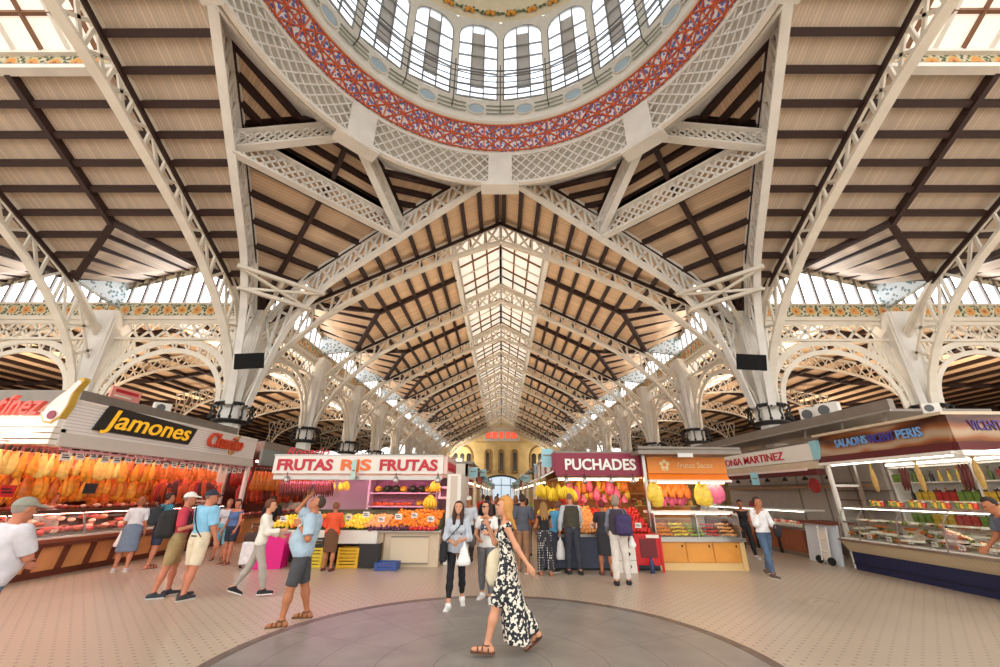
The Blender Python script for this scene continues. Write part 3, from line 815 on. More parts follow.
# facade windows
def facade_window(x, z, w, h, label, n=1, arch=True, pm=None, frame=None):
    global wn
    wn += 1; fr = MB(); gl = MB(); y = YF + .28
    def shape(x0, x1, z0, z1, k=10):
        r = (x1 - x0) / 2
        if not arch: return [(x0, z0), (x1, z0), (x1, z1), (x0, z1)]
        return [(x0, z0), (x1, z0)] + [(x0 + r + r * math.cos(math.pi * i / k), z1 - r + r * math.sin(math.pi * i / k)) for i in range(k + 1)]
    o_ = shape(x - w / 2, x + w / 2, z, z + h)
    pts = [(XC + a, y - .1, c) for a, c in o_]
    for p, q in zip(pts, pts[1:] + pts[:1]): fr.bar(p, q, .28, .25, (0, 1, 0))
    cw = w / n
    for i in range(n):
        q = shape(x - w / 2 + cw * (i + .16), x - w / 2 + cw * (i + .84), z + .3, z + h * (.72 if n > 1 else .9), 6)
        gl.slab([(XC + a, y - .06, c) for a, c in q], (0, .04, 0))
    o = gl.build(f'window_{wn}', pm or mat('dark_window_glass', (58, 52, 46), .2)); tag(o, label, 'window', kind='structure')
    fr.build('frame', frame or mat('ochre_stone_frame', (160, 124, 74), .7), o)
    return o
facade_window(0, 11.0, 6.2, 2.0, 'wide white lunette with red glass under the far gable', 5, False, mat('red_daylit_glass', (220, 70, 50), .3, emit=1.0, ecol=(235, 80, 50)), M_WHITE)
MB().slab([(XC + 3.4 * math.cos(a), YF + .24, 10.8 + 2.4 * math.sin(a)) for a in [math.pi * i / 14 for i in range(15)]], (0, .05, 0)).build('white_panel', M_WHITE, bpy.data.objects['window_%d' % wn])
facade_window(-7.2, 5.3, 3.6, 4.6, 'arched triple window on the far wall, left of centre', 3)
facade_window(7.2, 5.3, 3.6, 4.6, 'arched triple window on the far wall, right of centre', 3)
for i, x in enumerate((-2.5, 0, 2.5)): facade_window(x, 5.2, .9, 4.0, f'narrow window in the middle of the far wall, {ORD[i]} from the left', 1)
fw = MB(); fw.slab([(XC - 4.6, YF + .12, 10.3), (XC + 4.6, YF + .12, 10.3), (XC + 4.6, YF + .12, 10.6), (XC - 4.6, YF + .12, 10.6)], (0, .2, 0)); o = fw.build('ledge_trim', M_STONE); tag(o, 'stone ledge under the red lunette', 'trim', kind='structure')
wn += 1
dw = MB(); dw.slab([(XC + a, YF + .2, c) for a, c in [(-3.4, 0), (3.4, 0)] + [(3.4 * math.cos(math.pi * i / 12), 3.2 + 1.5 * math.sin(math.pi * i / 12)) for i in range(13)]], (0, .06, 0))
o = dw.build('door_1', mat('daylit_door_glass', (190, 205, 215), .3, emit=.7, ecol=(200, 220, 235))); tag(o, 'wide arched glazed street door in the far wall', 'door', kind='structure')
fr = MB(); pts = [(XC + a, YF + .12, c) for a, c in [(-3.4, 0)] + [(-3.4 * math.cos(math.pi * i / 12), 3.2 + 1.5 * math.sin(math.pi * i / 12)) for i in range(13)] + [(3.4, 0)]]
fr.path(pts, .3, .3, (0, 1, 0))
for x in (-1.7, 0, 1.7): fr.bar((XC + x, YF + .12, 0), (XC + x, YF + .12, 4.3), .1, .1)
fr.bar((XC - 3.4, YF + .12, 3.1), (XC + 3.4, YF + .12, 3.1), .12, .12)
fr.build('frame', mat('dark_door_frame', (60, 56, 52), .5), o)
for s in (-1, 1):
    t = bpy.data.objects.new('flood_lamp', None); col.objects.link(t); t.location = (XC + s * 8.2, YF - 4.5, 7.4); tag(t, f'white flood lamp washing the far gable wall on the {side_word(s)}', 'lamp')
    MB().box((0, 0, 0), (.5, .3, .35)).build('housing', M_WHITE, t); MB().box((0, .16, 0), (.42, .02, .28)).build('lens', mat('flood_lens', (255, 244, 220), .3, emit=6, ecol=(255, 240, 210)), t)
    ld = bpy.data.lights.new('flood', 'SPOT'); ld.energy = 1500 if s < 0 else 700; ld.spot_size = R(110); ld.spot_blend = .8; ld.color = (1, .9, .72); ld.shadow_soft_size = .2
    lo = bpy.data.objects.new('flood', ld); col.objects.link(lo); lo.parent = t; lo.location = (0, .25, 0); lo.rotation_euler = (R(100), 0, R(s * 25))
# raised letters on either slope of the far gable: small blue plaques
# ------------------------------------------------------------------ daylight
w = bpy.data.worlds.new('world'); scene.world = w; w.use_nodes = True
bg = w.node_tree.nodes['Background']
bg.inputs['Color'].default_value = (1.0, .97, .925, 1); bg.inputs['Strength'].default_value = 1.7
# ================================================================== STALLS
rng = random.Random(11)
def glass_mat():
    m = bpy.data.materials.new('clear_case_glass'); m.use_nodes = True; nt = m.node_tree
    out = nt.nodes['Material Output']; nt.nodes.remove(nt.nodes['Principled BSDF'])
    t = nt.nodes.new('ShaderNodeBsdfTransparent'); t.inputs[0].default_value = (.95, .97, .97, 1)
    g = nt.nodes.new('ShaderNodeBsdfGlossy'); g.inputs['Roughness'].default_value = .03
    lw = nt.nodes.new('ShaderNodeLayerWeight'); lw.inputs[0].default_value = .5; pw = math_(nt, 'POWER', lw.outputs['Facing'], 4.0); fz = nt.nodes.new('ShaderNodeMath'); fz.operation = 'MULTIPLY_ADD'; nt.links.new(pw, fz.inputs[0]); fz.inputs[1].default_value = .3; fz.inputs[2].default_value = .03
    mx = nt.nodes.new('ShaderNodeMixShader'); nt.links.new(fz.outputs[0], mx.inputs[0]); nt.links.new(t.outputs[0], mx.inputs[1]); nt.links.new(g.outputs[0], mx.inputs[2])
    nt.links.new(mx.outputs[0], out.inputs[0]); return m
M_GLASS = glass_mat()
def stripes(name, a, b_, axis, step, duty=.5, rough=.5):
    m, nt, b, tc = nodes_of(name, a, rough)
    sp = N(nt, 'ShaderNodeSeparateXYZ'); nt.links.new(tc.outputs['Object'], sp.inputs[0])
    fr = math_(nt, 'FRACT', math_(nt, 'DIVIDE', sp.outputs['XYZ'.index(axis)], step))
    nt.links.new(mixcol(nt, math_(nt, 'LESS_THAN', fr, duty), srgb(*a), srgb(*b_)), b.inputs['Base Color']); return m
M_SIDING = stripes('white_ribbed_siding', (232, 226, 220), (186, 178, 172), 'Z', .07, .16)
M_WOODPANEL = mat('orange_brown_wood_panel', (206, 140, 86), .45, var=.18, vscale=2.5)
M_WOODRAIL = mat('dark_red_wood_rail', (104, 48, 30), .4, var=.15)
M_HONEY = mat('honey_wood_cabinet', (222, 150, 62), .4, var=.1, vscale=2)
M_PALEWOOD = mat('pale_wood_plinth', (226, 190, 130), .5)
M_BEIGE = mat('beige_cabinet_panel', (206, 186, 158), .5, var=.06)
M_OFFWHITE = mat('offwhite_panel', (232, 226, 216), .5)
M_BURG = mat('burgundy_sign_board', (134, 22, 54), .4)
M_ORANGE = mat('orange_sign_board', (226, 132, 28), .4)
M_REDLET = mat('red_letter', (190, 24, 44), .4)
M_ORLET = mat('orange_letter', (232, 110, 40), .4)
M_YELLET = mat('yellow_letter', (246, 186, 40), .4, emit=.25)
M_WHITELET = mat('white_letter', (240, 236, 230), .4)
M_NAVYBASE = mat('navy_blue_base', (28, 36, 74), .45, var=.1)
M_MAROON = mat('maroon_awning', (92, 26, 28), .6)
M_TUBE_PINK = mat('pink_tube_lamp', (255, 210, 200), .3, emit=21, ecol=(255, 198, 180))
M_TUBE_LILAC = mat('lilac_tube_lamp', (255, 210, 235), .3, emit=26, ecol=(255, 186, 226))
M_TUBE_WARM = mat('warm_tube_lamp', (255, 226, 180), .3, emit=15, ecol=(255, 214, 160))
M_TUBE_WHITE = mat('white_tube_lamp', (255, 250, 240), .3, emit=5, ecol=(255, 246, 232))
M_DARKWALL = mat('dark_red_stall_wall', (120, 50, 44), .7, var=.2)
M_PINKLITWALL = mat('pale_pink_stall_wall', (226, 196, 204), .6)  # pink of the fruit stall lamps is put into this wall colour
M_GREYWALL = mat('grey_tiled_wall', (176, 168, 158), .5, var=.06)
TX, TL, TR = (R(90), 0, 0), (R(90), 0, R(90)), (R(90), 0, R(-90))   # facing the viewer, facing +X, facing -X
def text(s, size, m, loc, rot, parent, width=None, bold=.012, shear=0, ext=.012, name='lettering', align='LEFT', squash=1):
    cu = bpy.data.curves.new(name, 'FONT'); cu.body = s; cu.size = size; cu.extrude = ext; cu.offset = bold * size * .5; cu.shear = shear; cu.align_x = align; cu.resolution_u = 3
    cu.materials.append(m)
    o = bpy.data.objects.new(name, cu); col.objects.link(o); o.location = loc; o.rotation_euler = rot
    if width:
        bpy.context.view_layer.update(); o.scale.x = width / max(.01, o.dimensions.x)
    bpy.context.view_layer.update(); dg = bpy.context.evaluated_depsgraph_get(); me = bpy.data.meshes.new_from_object(o.evaluated_get(dg))
    r = bpy.data.objects.new(name, me); col.objects.link(r); r.location, r.rotation_euler, r.scale = o.location.copy(), o.rotation_euler.copy(), o.scale.copy()
    bpy.data.objects.remove(o); bpy.data.curves.remove(cu)
    if parent: r.parent = parent
    return r
def thing(name, label, cat, loc=(0, 0, 0), rz=0, group=None): return tag(empty(name, loc, rz), label, cat, group)
def B(c, d, name, m, parent, rz=0): return MB().box(c, d, rz).build(name, m, parent)
def bx(x0, x1, y0, y1, z0, z1, name, m, parent): return MB().box(((x0 + x1) / 2, (y0 + y1) / 2, (z0 + z1) / 2), (abs(x1 - x0), abs(y1 - y0), abs(z1 - z0))).build(name, m, parent)
def lamp(p, q, m, label, r=.03):
    o = MB().tube([p, q], r, 8).build('tube_lamp', m); tag(o, label, 'lamp'); return o
def goods(mesh, places, name, label, cat, group, rot=None, scl=(1, 1), lean=0):
    out = []
    for p in places:
        o = bpy.data.objects.new(name, mesh); col.objects.link(o); o.location = p[:3]
        o.rotation_euler = (rng.uniform(-lean, lean), rng.uniform(-lean, lean), p[3] if len(p) > 3 else (rng.uniform(0, 6.28) if rot is None else rot))
        k = rng.uniform(*scl); o.scale = (k, k, k)
        tag(o, label, cat, group); out.append(o)
    return out

# ---- goods meshes
def ham_mesh(a, b_):
    b = MB(); M = Matrix.Diagonal((1, .62, 1))
    b.lathe([(.02, -.86), (.1, -.84), (.155, -.74), (.165, -.6), (.14, -.46), (.09, -.3), (.055, -.18), (.04, -.1)], n=10, M=M)
    b.use(1).lathe([(.042, -.11), (.036, -.04), (.045, .0), (.02, .03)], n=8)
    b.tube([(0, 0, 0), (0, 0, .12)], .006, 4)
    return b.mesh('ham', [a, b_], True)
GOLD = [mat('cured_ham_gold', (240, 160, 50), .4, var=.25, vscale=7), mat('cured_ham_amber', (206, 110, 34), .4, var=.3, vscale=7), mat('cured_ham_pale', (248, 204, 112), .4, var=.2, vscale=7)]
HOOF = mat('dark_hoof', (44, 30, 26), .5)
HAMS = [ham_mesh(g, HOOF) for g in GOLD]
def sausage_mesh(m):
    b = MB()
    for k in range(3):
        x = (k - 1) * .07
        b.tube([(x, 0, 0), (x - .02, .02, -.14), (x + .01, .02, -.34), (x + .03, 0, -.5)], [.018, .034, .036, .016], 7)
    return b.mesh('sausage_string', m, True)
SAUS = [sausage_mesh(mat('red_chorizo', (176, 44, 34), .4, var=.25, vscale=8)), sausage_mesh(mat('dark_sausage', (92, 34, 28), .45, var=.25, vscale=8)), sausage_mesh(mat('orange_chorizo', (214, 84, 40), .4, var=.2, vscale=8))]
def fruit(name, rgb, r, sq=(1, 1, .95), stem=True):
    b = MB().ball((0, 0, 0), r, 12, sq)
    if stem: b.use(1).lathe([(r * .09, r * .84 * sq[2]), (r * .06, r * 1.06 * sq[2])], n=5)
    return b.mesh(name, [mat('skin_' + name, rgb, .4, var=.14, vscale=12), mat('fruit_stem', (88, 82, 40), .6)], True)
F_OR = fruit('orange', (244, 140, 28), .045); F_LEM = fruit('lemon', (246, 208, 50), .04, (1, 1.35, .95)); F_AP = fruit('apple', (206, 44, 40), .043)
F_GAP = fruit('green_apple', (160, 186, 62), .043); F_PEACH = fruit('peach', (244, 168, 96), .045); F_MEL = fruit('melon', (222, 178, 50), .1, (1, 1.3, .95)); F_WM = fruit('watermelon', (52, 66, 40), .13, (1, 1.1, .95)); F_PLUM = fruit('plum', (88, 36, 66), .036); F_TOM = fruit('tomato', (214, 50, 34), .042, (1, 1, .8)); F_PERS = fruit('persimmon', (236, 104, 30), .05, (1, 1, .82))
def banana_mesh():
    b = MB()
    for k in range(9):
        t = (k - 4) * .24; d = Vector((math.sin(t), .25 * (k % 2) - .1, 0))
        b.tube([Vector((0, 0, 0)), d * .1 + Vector((0, 0, -.07)), d * .15 + Vector((0, 0, -.17)), d * .12 + Vector((0, 0, -.25))], [.014, .024, .024, .008], 6)
    b.use(1).tube([(0, 0, -.02), (0, 0, .1)], .014, 5)
    return b.mesh('banana_bunch', [mat('banana_yellow', (246, 210, 50), .5, var=.1), mat('banana_stem', (140, 130, 50), .6)], True)
F_BAN = banana_mesh()
def bag_mesh(m):
    b = MB().lathe([(.02, -.36), (.09, -.34), (.12, -.22), (.1, -.1), (.05, -.03), (.03, 0), (.05, .03), (.045, .05)], n=10, M=Matrix.Diagonal((1, .7, 1)))
    return b.mesh('snack_bag', m, True)
BAG_Y = bag_mesh(mat('yellow_snack_bag', (242, 200, 70), .35, var=.25, vscale=14)); BAG_P = bag_mesh(mat('pink_sweet_bag', (232, 110, 150), .35, var=.25, vscale=14)); BAG_O = bag_mesh(mat('orange_snack_bag', (238, 140, 60), .35, var=.25, vscale=14))
def jar_mesh(rgb, cap):
    b = MB().lathe([(.045, 0), (.05, .01), (.05, .11), (.035, .13)], n=10); b.use(1).lathe([(.04, .13), (.04, .155)], n=10)
    return b.mesh('jar', [mat('jar_%d_%d_%d' % rgb, rgb, .25), mat('cap_%d_%d_%d' % cap, cap, .4)], True)
def bottle_mesh(rgb, cap):
    b = MB().lathe([(.035, 0), (.037, .01), (.037, .15), (.015, .2), (.013, .25)], n=9); b.use(1).lathe([(.016, .25), (.016, .28)], n=8)
    return b.mesh('bottle', [mat('bottle_%d_%d_%d' % rgb, rgb, .2), mat('cap_%d_%d_%d' % cap, cap, .4)], True)
JARS = [jar_mesh(*q) for q in (((196, 60, 36), (230, 220, 200)), ((222, 170, 50), (190, 40, 40)), ((110, 130, 60), (220, 200, 120)), ((236, 190, 120), (40, 60, 110)))]
BOTS = [bottle_mesh(*q) for q in (((90, 110, 50), (30, 30, 30)), ((150, 40, 30), (220, 190, 90)), ((210, 180, 80), (200, 50, 40)), ((50, 40, 36), (200, 190, 160)))]
def blob_mesh(name, m, sq, r=.08, n=8):
    return MB().ball((0, 0, 0), r, n, sq).mesh(name, m, True)
MEAT = [blob_mesh('meat_cut', mat('red_meat', (196, 70, 62), .35, var=.35, vscale=14), (1.3, .8, .6)), blob_mesh('meat_cut', mat('pale_meat', (238, 190, 168), .4, var=.2, vscale=14), (1, .8, .6)), blob_mesh('meat_cut', mat('sausage_brown', (150, 70, 44), .4, var=.3, vscale=14), (1.6, .5, .5))]
CHEESE = MB().lathe([(.11, 0), (.12, .02), (.12, .07), (.11, .09)], n=16).mesh('cheese_wheel', mat('yellow_cheese', (236, 196, 112), .45, var=.1), True)
def card_mesh(m):
    b = MB().box((0, 0, .06), (.12, .006, .09)); b.use(1)
    b.box((-.015, -.004, .075), (.07, .003, .012)); b.box((.0, -.004, .05), (.08, .003, .014)); b.tube([(0, 0, -.02), (0, 0, .03)], .004, 4)
    return b.mesh('price_card', [m, mat('card_ink', (40, 34, 40), .6)])
CARD_W, CARD_P, CARD_R, CARD_B = card_mesh(M_OFFWHITE), card_mesh(mat('pink_card', (246, 186, 196), .5)), card_mesh(mat('red_card', (206, 36, 40), .5)), card_mesh(mat('black_card', (40, 42, 46), .5))
TRAYM = MB().box((0, 0, .006), (.42, .3, .012)).box((0, .15, .025), (.42, .012, .05)).box((0, -.15, .025), (.42, .012, .05)).box((.21, 0, .025), (.012, .3, .05)).box((-.21, 0, .025), (.012, .3, .05)).mesh('tray', M_STEEL)

# ------------------------------------------------------------------ 1. ham stall on the left
HX, HY0, HY1 = -9.8, 7.0, 15.7
t = thing('counter', 'long wooden butcher counter of the ham stall with brown rails', 'counter', (HX, HY0, 0))
L = HY1 - HY0
bx(-.9, -.06, 0, L, 0, .14, 'plinth', M_WOODRAIL, t)
bx(-.9, 0, 0, L, .14, .6, 'front_panel', M_WOODPANEL, t)
k = 0
y = .35
while y < L:
    MB().slab([(.0, y, .14), (.0, y + .13, .14), (.0, y + .2, .6), (.0, y + .07, .6)], (.035, 0, 0)).build('batten', M_WOODRAIL, t); y += .62
bx(-1.0, .12, 0, L, .6, .68, 'rail', M_WOODRAIL, t); bx(-1.0, .05, 0, L, .68, .74, 'worktop', mat('brown_worktop', (150, 80, 50), .35), t)
bx(-.62, -.56, 0, L, .14, .9, 'inner_wall', M_WOODRAIL, t)
bx(-.14, -.1, 0, L, .12, .2, 'kick_rail', mat('brass_rail', (170, 120, 60), .4, metal=.5), t)
t = thing('display_case', 'glass display case of cold meats on the ham stall counter', 'display case', (HX, HY0, .74))
bx(-.95, -.1, 0, L, .0, .03, 'tray_bed', M_OFFWHITE, t); bx(-.4, -.36, .1, L - .1, .49, .515, 'added_case_lamp', M_TUBE_PINK, t)  # tube added to brighten the meats inside the case
MB().slab([(-.08, 0, .03), (-.08, L, .03), (-.32, L, .52), (-.32, 0, .52)], (-.008, 0, 0)).build('glass', M_GLASS, t)
bx(-.95, -.3, 0, L, .52, .56, 'top_shelf', mat('brown_steel_shelf', (120, 84, 66), .35, metal=.4), t)
bx(-.34, -.28, 0, L, .5, .58, 'shelf_edge', mat('bronze_edge', (96, 66, 52), .4, metal=.4), t)
y = .2
while y < L: MB().bar((-.12, y, .03), (-.34, y, .52), .03, .03).build('post', M_STEEL, t); y += 1.6
for i in range(26):
    yy = HY0 + .25 + i * .33
    o = bpy.data.objects.new('tray', TRAYM); col.objects.link(o); o.location = (HX - .38, yy, .78); o.rotation_euler.z = R(90); tag(o, 'steel tray of cold meat inside the ham stall display case', 'tray', 'ham stall trays')
mp_ = [(HX - .25 - q, HY0 + .15 + i * .072, .83 + q * .62 + rng.uniform(0, .03)) for i in range(118) for q in [rng.uniform(0, .5)]]
for j in range(3): goods(MEAT[j], mp_[j::3], 'meat_cut', ['red cut of meat heaped in the ham stall display case', 'pale cut of meat heaped in the ham stall display case', 'brown sausage piece heaped in the ham stall display case'][j], 'meat', ['red meats in the ham stall', 'pale meats in the ham stall', 'brown sausages in the ham stall'][j], scl=(1.0, 1.5))
for j in range(3): goods(MEAT[(j + 1) % 3], [(HX - .55 - rng.uniform(0, .15), HY0 + .2 + i * .38 + j * .12, 1.35 + rng.uniform(0, .05)) for i in range(22)], 'meat_cut', ['pale packet of meat on the top shelf of the ham stall', 'brown sausage piece on the top shelf of the ham stall', 'red packet of meat on the top shelf of the ham stall'][j], 'meat', f'top shelf meats of the ham stall {["pale", "brown", "red"][j]}', scl=(.7, 1.1))
# back wall, floor shelves and lights
t = thing('stall_wall', 'dark red back wall of the ham stall with meat shelves', 'stall wall', (HX - 2.9, HY0, 0))
bx(-.1, 0, 0, L, 0, 3.6, 'panel', M_DARKWALL, t)
for z in (1.0, 1.45): bx(0, .4, 0, L, z, z + .03, 'shelf', M_STEEL, t)
for j in range(3): goods(MEAT[j], [(HX - 2.7 + rng.uniform(0, .1), HY0 + .2 + i * .38 + j * .12, 1.55 + rng.uniform(0, .06)) for i in range(22)], 'meat_cut', ['red joint on the back shelf of the ham stall', 'pale joint on the back shelf of the ham stall', 'brown sausage on the back shelf of the ham stall'][j], 'meat', f'back shelf meats of the ham stall {["red", "pale", "brown"][j]}', scl=(1, 1.6))
# hanging rails and hams
rail_lab = ['front ham rail', 'middle ham rail', 'back ham rail']
spec = [(-.45, 2.58, .165, 2), (-.75, 2.16, .17, 0), (-1.15, 2.62, .18, 0), (-1.5, 1.98, .18, 1), (-2.0, 2.5, .22, 0)]
for i, (dx, z, st, g) in enumerate(spec):
    o = MB().tube([(HX + dx, HY0, z + .1), (HX + dx, HY1 - .3, z + .1)], .02, 6).build('hanging_rail', M_STEEL); tag(o, f'steel rail carrying hams in the ham stall, {ORD[i]} back from the aisle', 'rail')
    n = int((L - .7) / st)
    pl = [[], [], []]
    for k in range(n):
        y = HY0 + .15 + k * st
        far = y > HY0 + 5.2
        gi = rng.choice([0, 0, 1] if not far else [1, 1, 0]) if not (g == 2 and y < HY0 + 4) else rng.choice([2, 0, 2])
        pl[gi].append((HX + dx + rng.uniform(-.04, .04), y, z, rng.uniform(-.7, .7) + R(90)))
    for gi in range(3):
        goods(HAMS[gi], pl[gi], 'cured_ham', f'{["golden", "amber brown", "pale"][gi]} ham on the {ORD[i]} rail back from the aisle', 'ham', f'{["golden", "amber", "pale"][gi]} hams on the {ORD[i]} rail', lean=.12, scl=(.6, .78))
for i in range(3):
    goods(SAUS[i], [(HX - .35 + rng.uniform(-.05, .05), HY0 + 5.4 + k * .17 + i * .06, 2.0 + rng.uniform(-.1, .1), R(90)) for k in range(16)], 'sausage_string', ['bright red chorizo string', 'dark sausage string', 'orange chorizo string'][i] + ' hanging low at the front of the ham stall', 'sausage', ['red', 'dark', 'orange'][i] + ' sausage strings of the ham stall', lean=.1)
goods(CARD_P, [(HX + .18, HY0 + 1.9 + i * .24, 2.5 + rng.uniform(-.04, .03), R(90)) for i in range(28)], 'price_card', 'pink price card clipped under the ham stall awning', 'card', 'pink price cards of the ham stall', scl=(1.7, 2.2))
goods(CARD_W, [(HX + .17, HY0 + 2.0 + i * .31, 2.36 + rng.uniform(-.06, .03), R(90)) for i in range(21)], 'price_card', 'white price card clipped under the ham stall awning', 'card', 'white price cards of the ham stall', scl=(1.5, 2.0))
goods(CARD_B, [(HX - .2, HY0 + 3.2, 1.62, R(90))], 'price_card', 'black price board between the hanging hams', 'card', None, scl=(2.6, 2.6))
goods(CARD_R, [(HX - .2, HY0 + 1.15, 1.55, R(75)), (HX - .2, HY0 + 1.5, 1.56, R(95))], 'price_card', 'large red price card behind the man in the grey cap', 'card', 'red cards of the ham stall', scl=(2.4, 2.5))
for i, dx in enumerate((-.35, -1.15, -1.98)): lamp((HX + dx, HY0 + .3, 2.86), (HX + dx, HY1 - .4, 2.86), M_TUBE_PINK, f'pink strip lamp over the hams, {ORD[i]} back from the aisle', .035)
# fascia
t = thing('fascia', 'white ribbed fascia of the ham stall facing the aisle', 'fascia', (-9.42, 8.5, 0))
FL = 7.0
bx(-.25, 0, 0, FL, 2.88, 3.55, 'board', M_SIDING, t)
MB().slab([(0.0, 0, 2.88), (.06, 0, 2.6), (-.2, 0, 2.6), (-.25, 0, 2.88)], (0, FL, 0)).build('valance', mat('greige_valance', (204, 194, 184), .5), t)
bx(-.3, .03, -.02, FL, 3.55, 3.6, 'cap', M_OFFWHITE, t)
t = thing('fascia', 'white slatted fascia at the corner of the ham stall under the ham sign', 'fascia', (-9.42, 8.5, 0))
bx(-5.5, -.02, -.12, .1, 2.98, 3.3, 'board', M_OFFWHITE, t)
for z in (2.62, 2.74, 2.86): bx(-5.5, .0, -.16, .1, z, z + .09, 'slat', M_OFFWHITE, t)
t = thing('sign', 'black board with yellow slanted Jamones lettering', 'sign', (-9.4, 9.1, 3.0))
MB().slab([(0, .0, .02), (0, 2.95, .02), (0, 3.15, .5), (0, .2, .62)], (.04, 0, 0)).build('board', mat('black_sign_board', (34, 30, 28), .5), t)
text('Jamones', .62, M_YELLET, (.05, .25, .12), TL, t, width=2.75, bold=.018, shear=.25)
def ham_outline(s):
    pts = [(-.42, -.28), (-.5, -.05), (-.38, .18), (-.1, .25), (.25, .2), (.6, .1), (.95, .07), (1.02, -.02), (.95, -.1), (.55, -.12), (.2, -.3), (-.15, -.38)]
    return [(x * s, y * s) for x, y in pts]
t = thing('ham_sign', 'ham shaped cut out sign standing on the corner fascia beside red script', 'sign', (-9.6, 8.36, 3.4)); ca, sa = math.cos(R(62)), math.sin(R(62))
pts = [(x * ca - z * sa * 1, -.0, x * sa + z * ca) for x, z in ham_outline(.72)]
MB().slab(pts, (0, .14, 0)).build('board', [mat('ochre_sign_edge', (196, 160, 60), .5)], t)
MB().slab([(x * .9, -.012, z * .9) for x, _, z in pts], (0, .012, 0)).build('face', mat('cream_ham_face', (236, 214, 206), .4, var=.15), t)
MB().lathe([(.09, 0), (.09, .012)], (-.04 * 0 + pts[0][0] * .5, -.03, pts[0][2] * .5), 14, Matrix.Rotation(R(90), 3, 'X')).build('cut_face', mat('purple_meat', (130, 50, 70), .4), t)
t = thing('sign', 'pink red script sign on top of the corner of the ham stall', 'sign', (-11.5, 8.34, 3.2))
bx(0, 1.6, .05, .09, -.05, .0, 'rail', M_GREYMETAL, t)
text('Martínez', .62, mat('pink_red_letter', (222, 96, 84), .4), (-.1, 0, .02), TX, t, width=1.75, bold=.03, shear=.3, ext=.05)
t = thing('sign', 'orange red script sign with small ham at the far end of the ham stall fascia', 'sign', (-9.4, 12.75, 3.05))
text('Charito', .62, mat('orange_red_letter', (206, 70, 36), .4), (.06, 0, 0.02), TL, t, width=1.75, bold=.035, shear=.25, ext=.04)
pts = [(0, 1.35 + (x * ca - z * sa), .05 + x * sa + z * ca + .05) for x, z in ham_outline(.5)]
MB().slab(pts, (.05, 0, 0)).build('ham_board', mat('tan_ham_board', (206, 150, 96), .4, var=.2), t)
# stall structure
t = thing('stall_roof', 'grey sheet metal roof over the ham stall', 'roof', (-10.2, 8.6, 3.62))
bx(-3.2, -.2, .9, 7.1, .1, .42, 'parapet', M_GREYMETAL, t); bx(-3.2, .5, .2, 7.2, -.08, .0, 'sheet', M_GREYMETAL, t)
t = thing('sign', 'small pinkish red sign standing on the roof above the Jamones board', 'sign', (-10.55, 10.3, 4.05)); bx(0, .06, 0, .9, 0, .32, 'board', mat('pale_red_board', (226, 150, 136), .5), t); bx(.06, .075, .1, .8, .18, .26, 'text_bar', M_REDLET, t); bx(.06, .075, .1, .6, .06, .1, 'text_bar', M_OFFWHITE, t)
tag(bx(-9.6, -9.5, 15.45, 15.6, 0, 3.5, 'post', mat('pinkish_white_post', (236, 222, 216), .5), None), 'white end post of the ham stall', 'post')  # off-white post with a slight pink tone
def ac_unit(x, y, z, rz, label, sc=1):
    t = thing('air_conditioner', label, 'air conditioner', (x, y, z), rz); t.scale = (sc, sc, sc)
    B((0, 0, .28), (.75, .32, .55), 'casing', M_OFFWHITE, t)
    MB().lathe([(.2, 0), (.2, .02)], (-.1, -.17, .28), 18, Matrix.Rotation(R(90), 3, 'X')).build('fan_grille', mat('dark_fan_grille', (90, 90, 90), .5), t)
    return t
ac_unit(-11.0, 12.6, 4.04, R(60), 'small white air conditioner on the ham stall roof', .6)
ac_unit(9.9, 12.6, 3.87, R(-60), 'white air conditioner on the right stall roof nearer the column', .75); ac_unit(9.9, 11.9, 3.87, R(-60), 'white air conditioner on the right stall roof nearer the camera', .75); ac_unit(8.85, 8.1, 3.26, R(-35), 'white box unit at the corner of the salted goods stall roof', .36)
# second butcher stall behind it
t = thing('counter', 'butcher counter of the far left stall beyond the white post', 'counter', (-9.6, 16.1, 0))
bx(-.8, 0, 0, 6, 0, .8, 'front_panel', M_WOODPANEL, t); bx(-.85, .08, 0, 6, .8, .86, 'worktop', M_WOODRAIL, t)
o = bx(-12.4, -12.3, 15.9, 22.3, 0, 3.3, 'stall_wall', M_DARKWALL, None); tag(o, 'dark red wall behind the hanging chorizo of the far left stall', 'stall wall')
o = bx(-12.4, -9.4, 16.0, 22.4, 3.3, 3.6, 'stall_roof', M_GREYMETAL, None); tag(o, 'grey roof over the far left butcher stall', 'roof')
o = bx(-9.5, -9.4, 16.0, 22.4, 2.7, 3.3, 'fascia', mat('grey_teal_fascia', (130, 140, 138), .5), None); tag(o, 'grey green fascia of the far left butcher stall', 'fascia')
for i in range(3):
    goods(SAUS[i], [(-9.8 - .35 * j, 16.3 + k * .24 + .08 * i, 2.5 - .55 * (j % 2), R(90)) for k in range(22) for j in range(3)], 'sausage_string', ['red', 'dark', 'orange'][i] + ' chorizo string in the far left stall beyond the white post', 'sausage', ['red', 'dark', 'orange'][i] + ' strings of the far left stall', scl=(1.0, 1.4), lean=.08)
goods(HAMS[1], [(-9.75, 16.4 + k * .25, 2.62, R(90)) for k in range(20)], 'cured_ham', 'amber ham hanging at the front of the far left stall', 'ham', 'hams of the far left stall', lean=.05)
for j in range(2): goods(MEAT[j], [(-9.9 - rng.uniform(0, .3), 16.3 + k * .2, .93) for k in range(24)], 'meat_cut', ['red', 'pale'][j] + ' meat on the counter of the far left stall', 'meat', ['red', 'pale'][j] + ' meats of the far left stall')
lamp((-9.7, 16.2, 2.85), (-9.7, 22, 2.85), M_TUBE_PINK, 'pink strip lamp of the far left butcher stall')

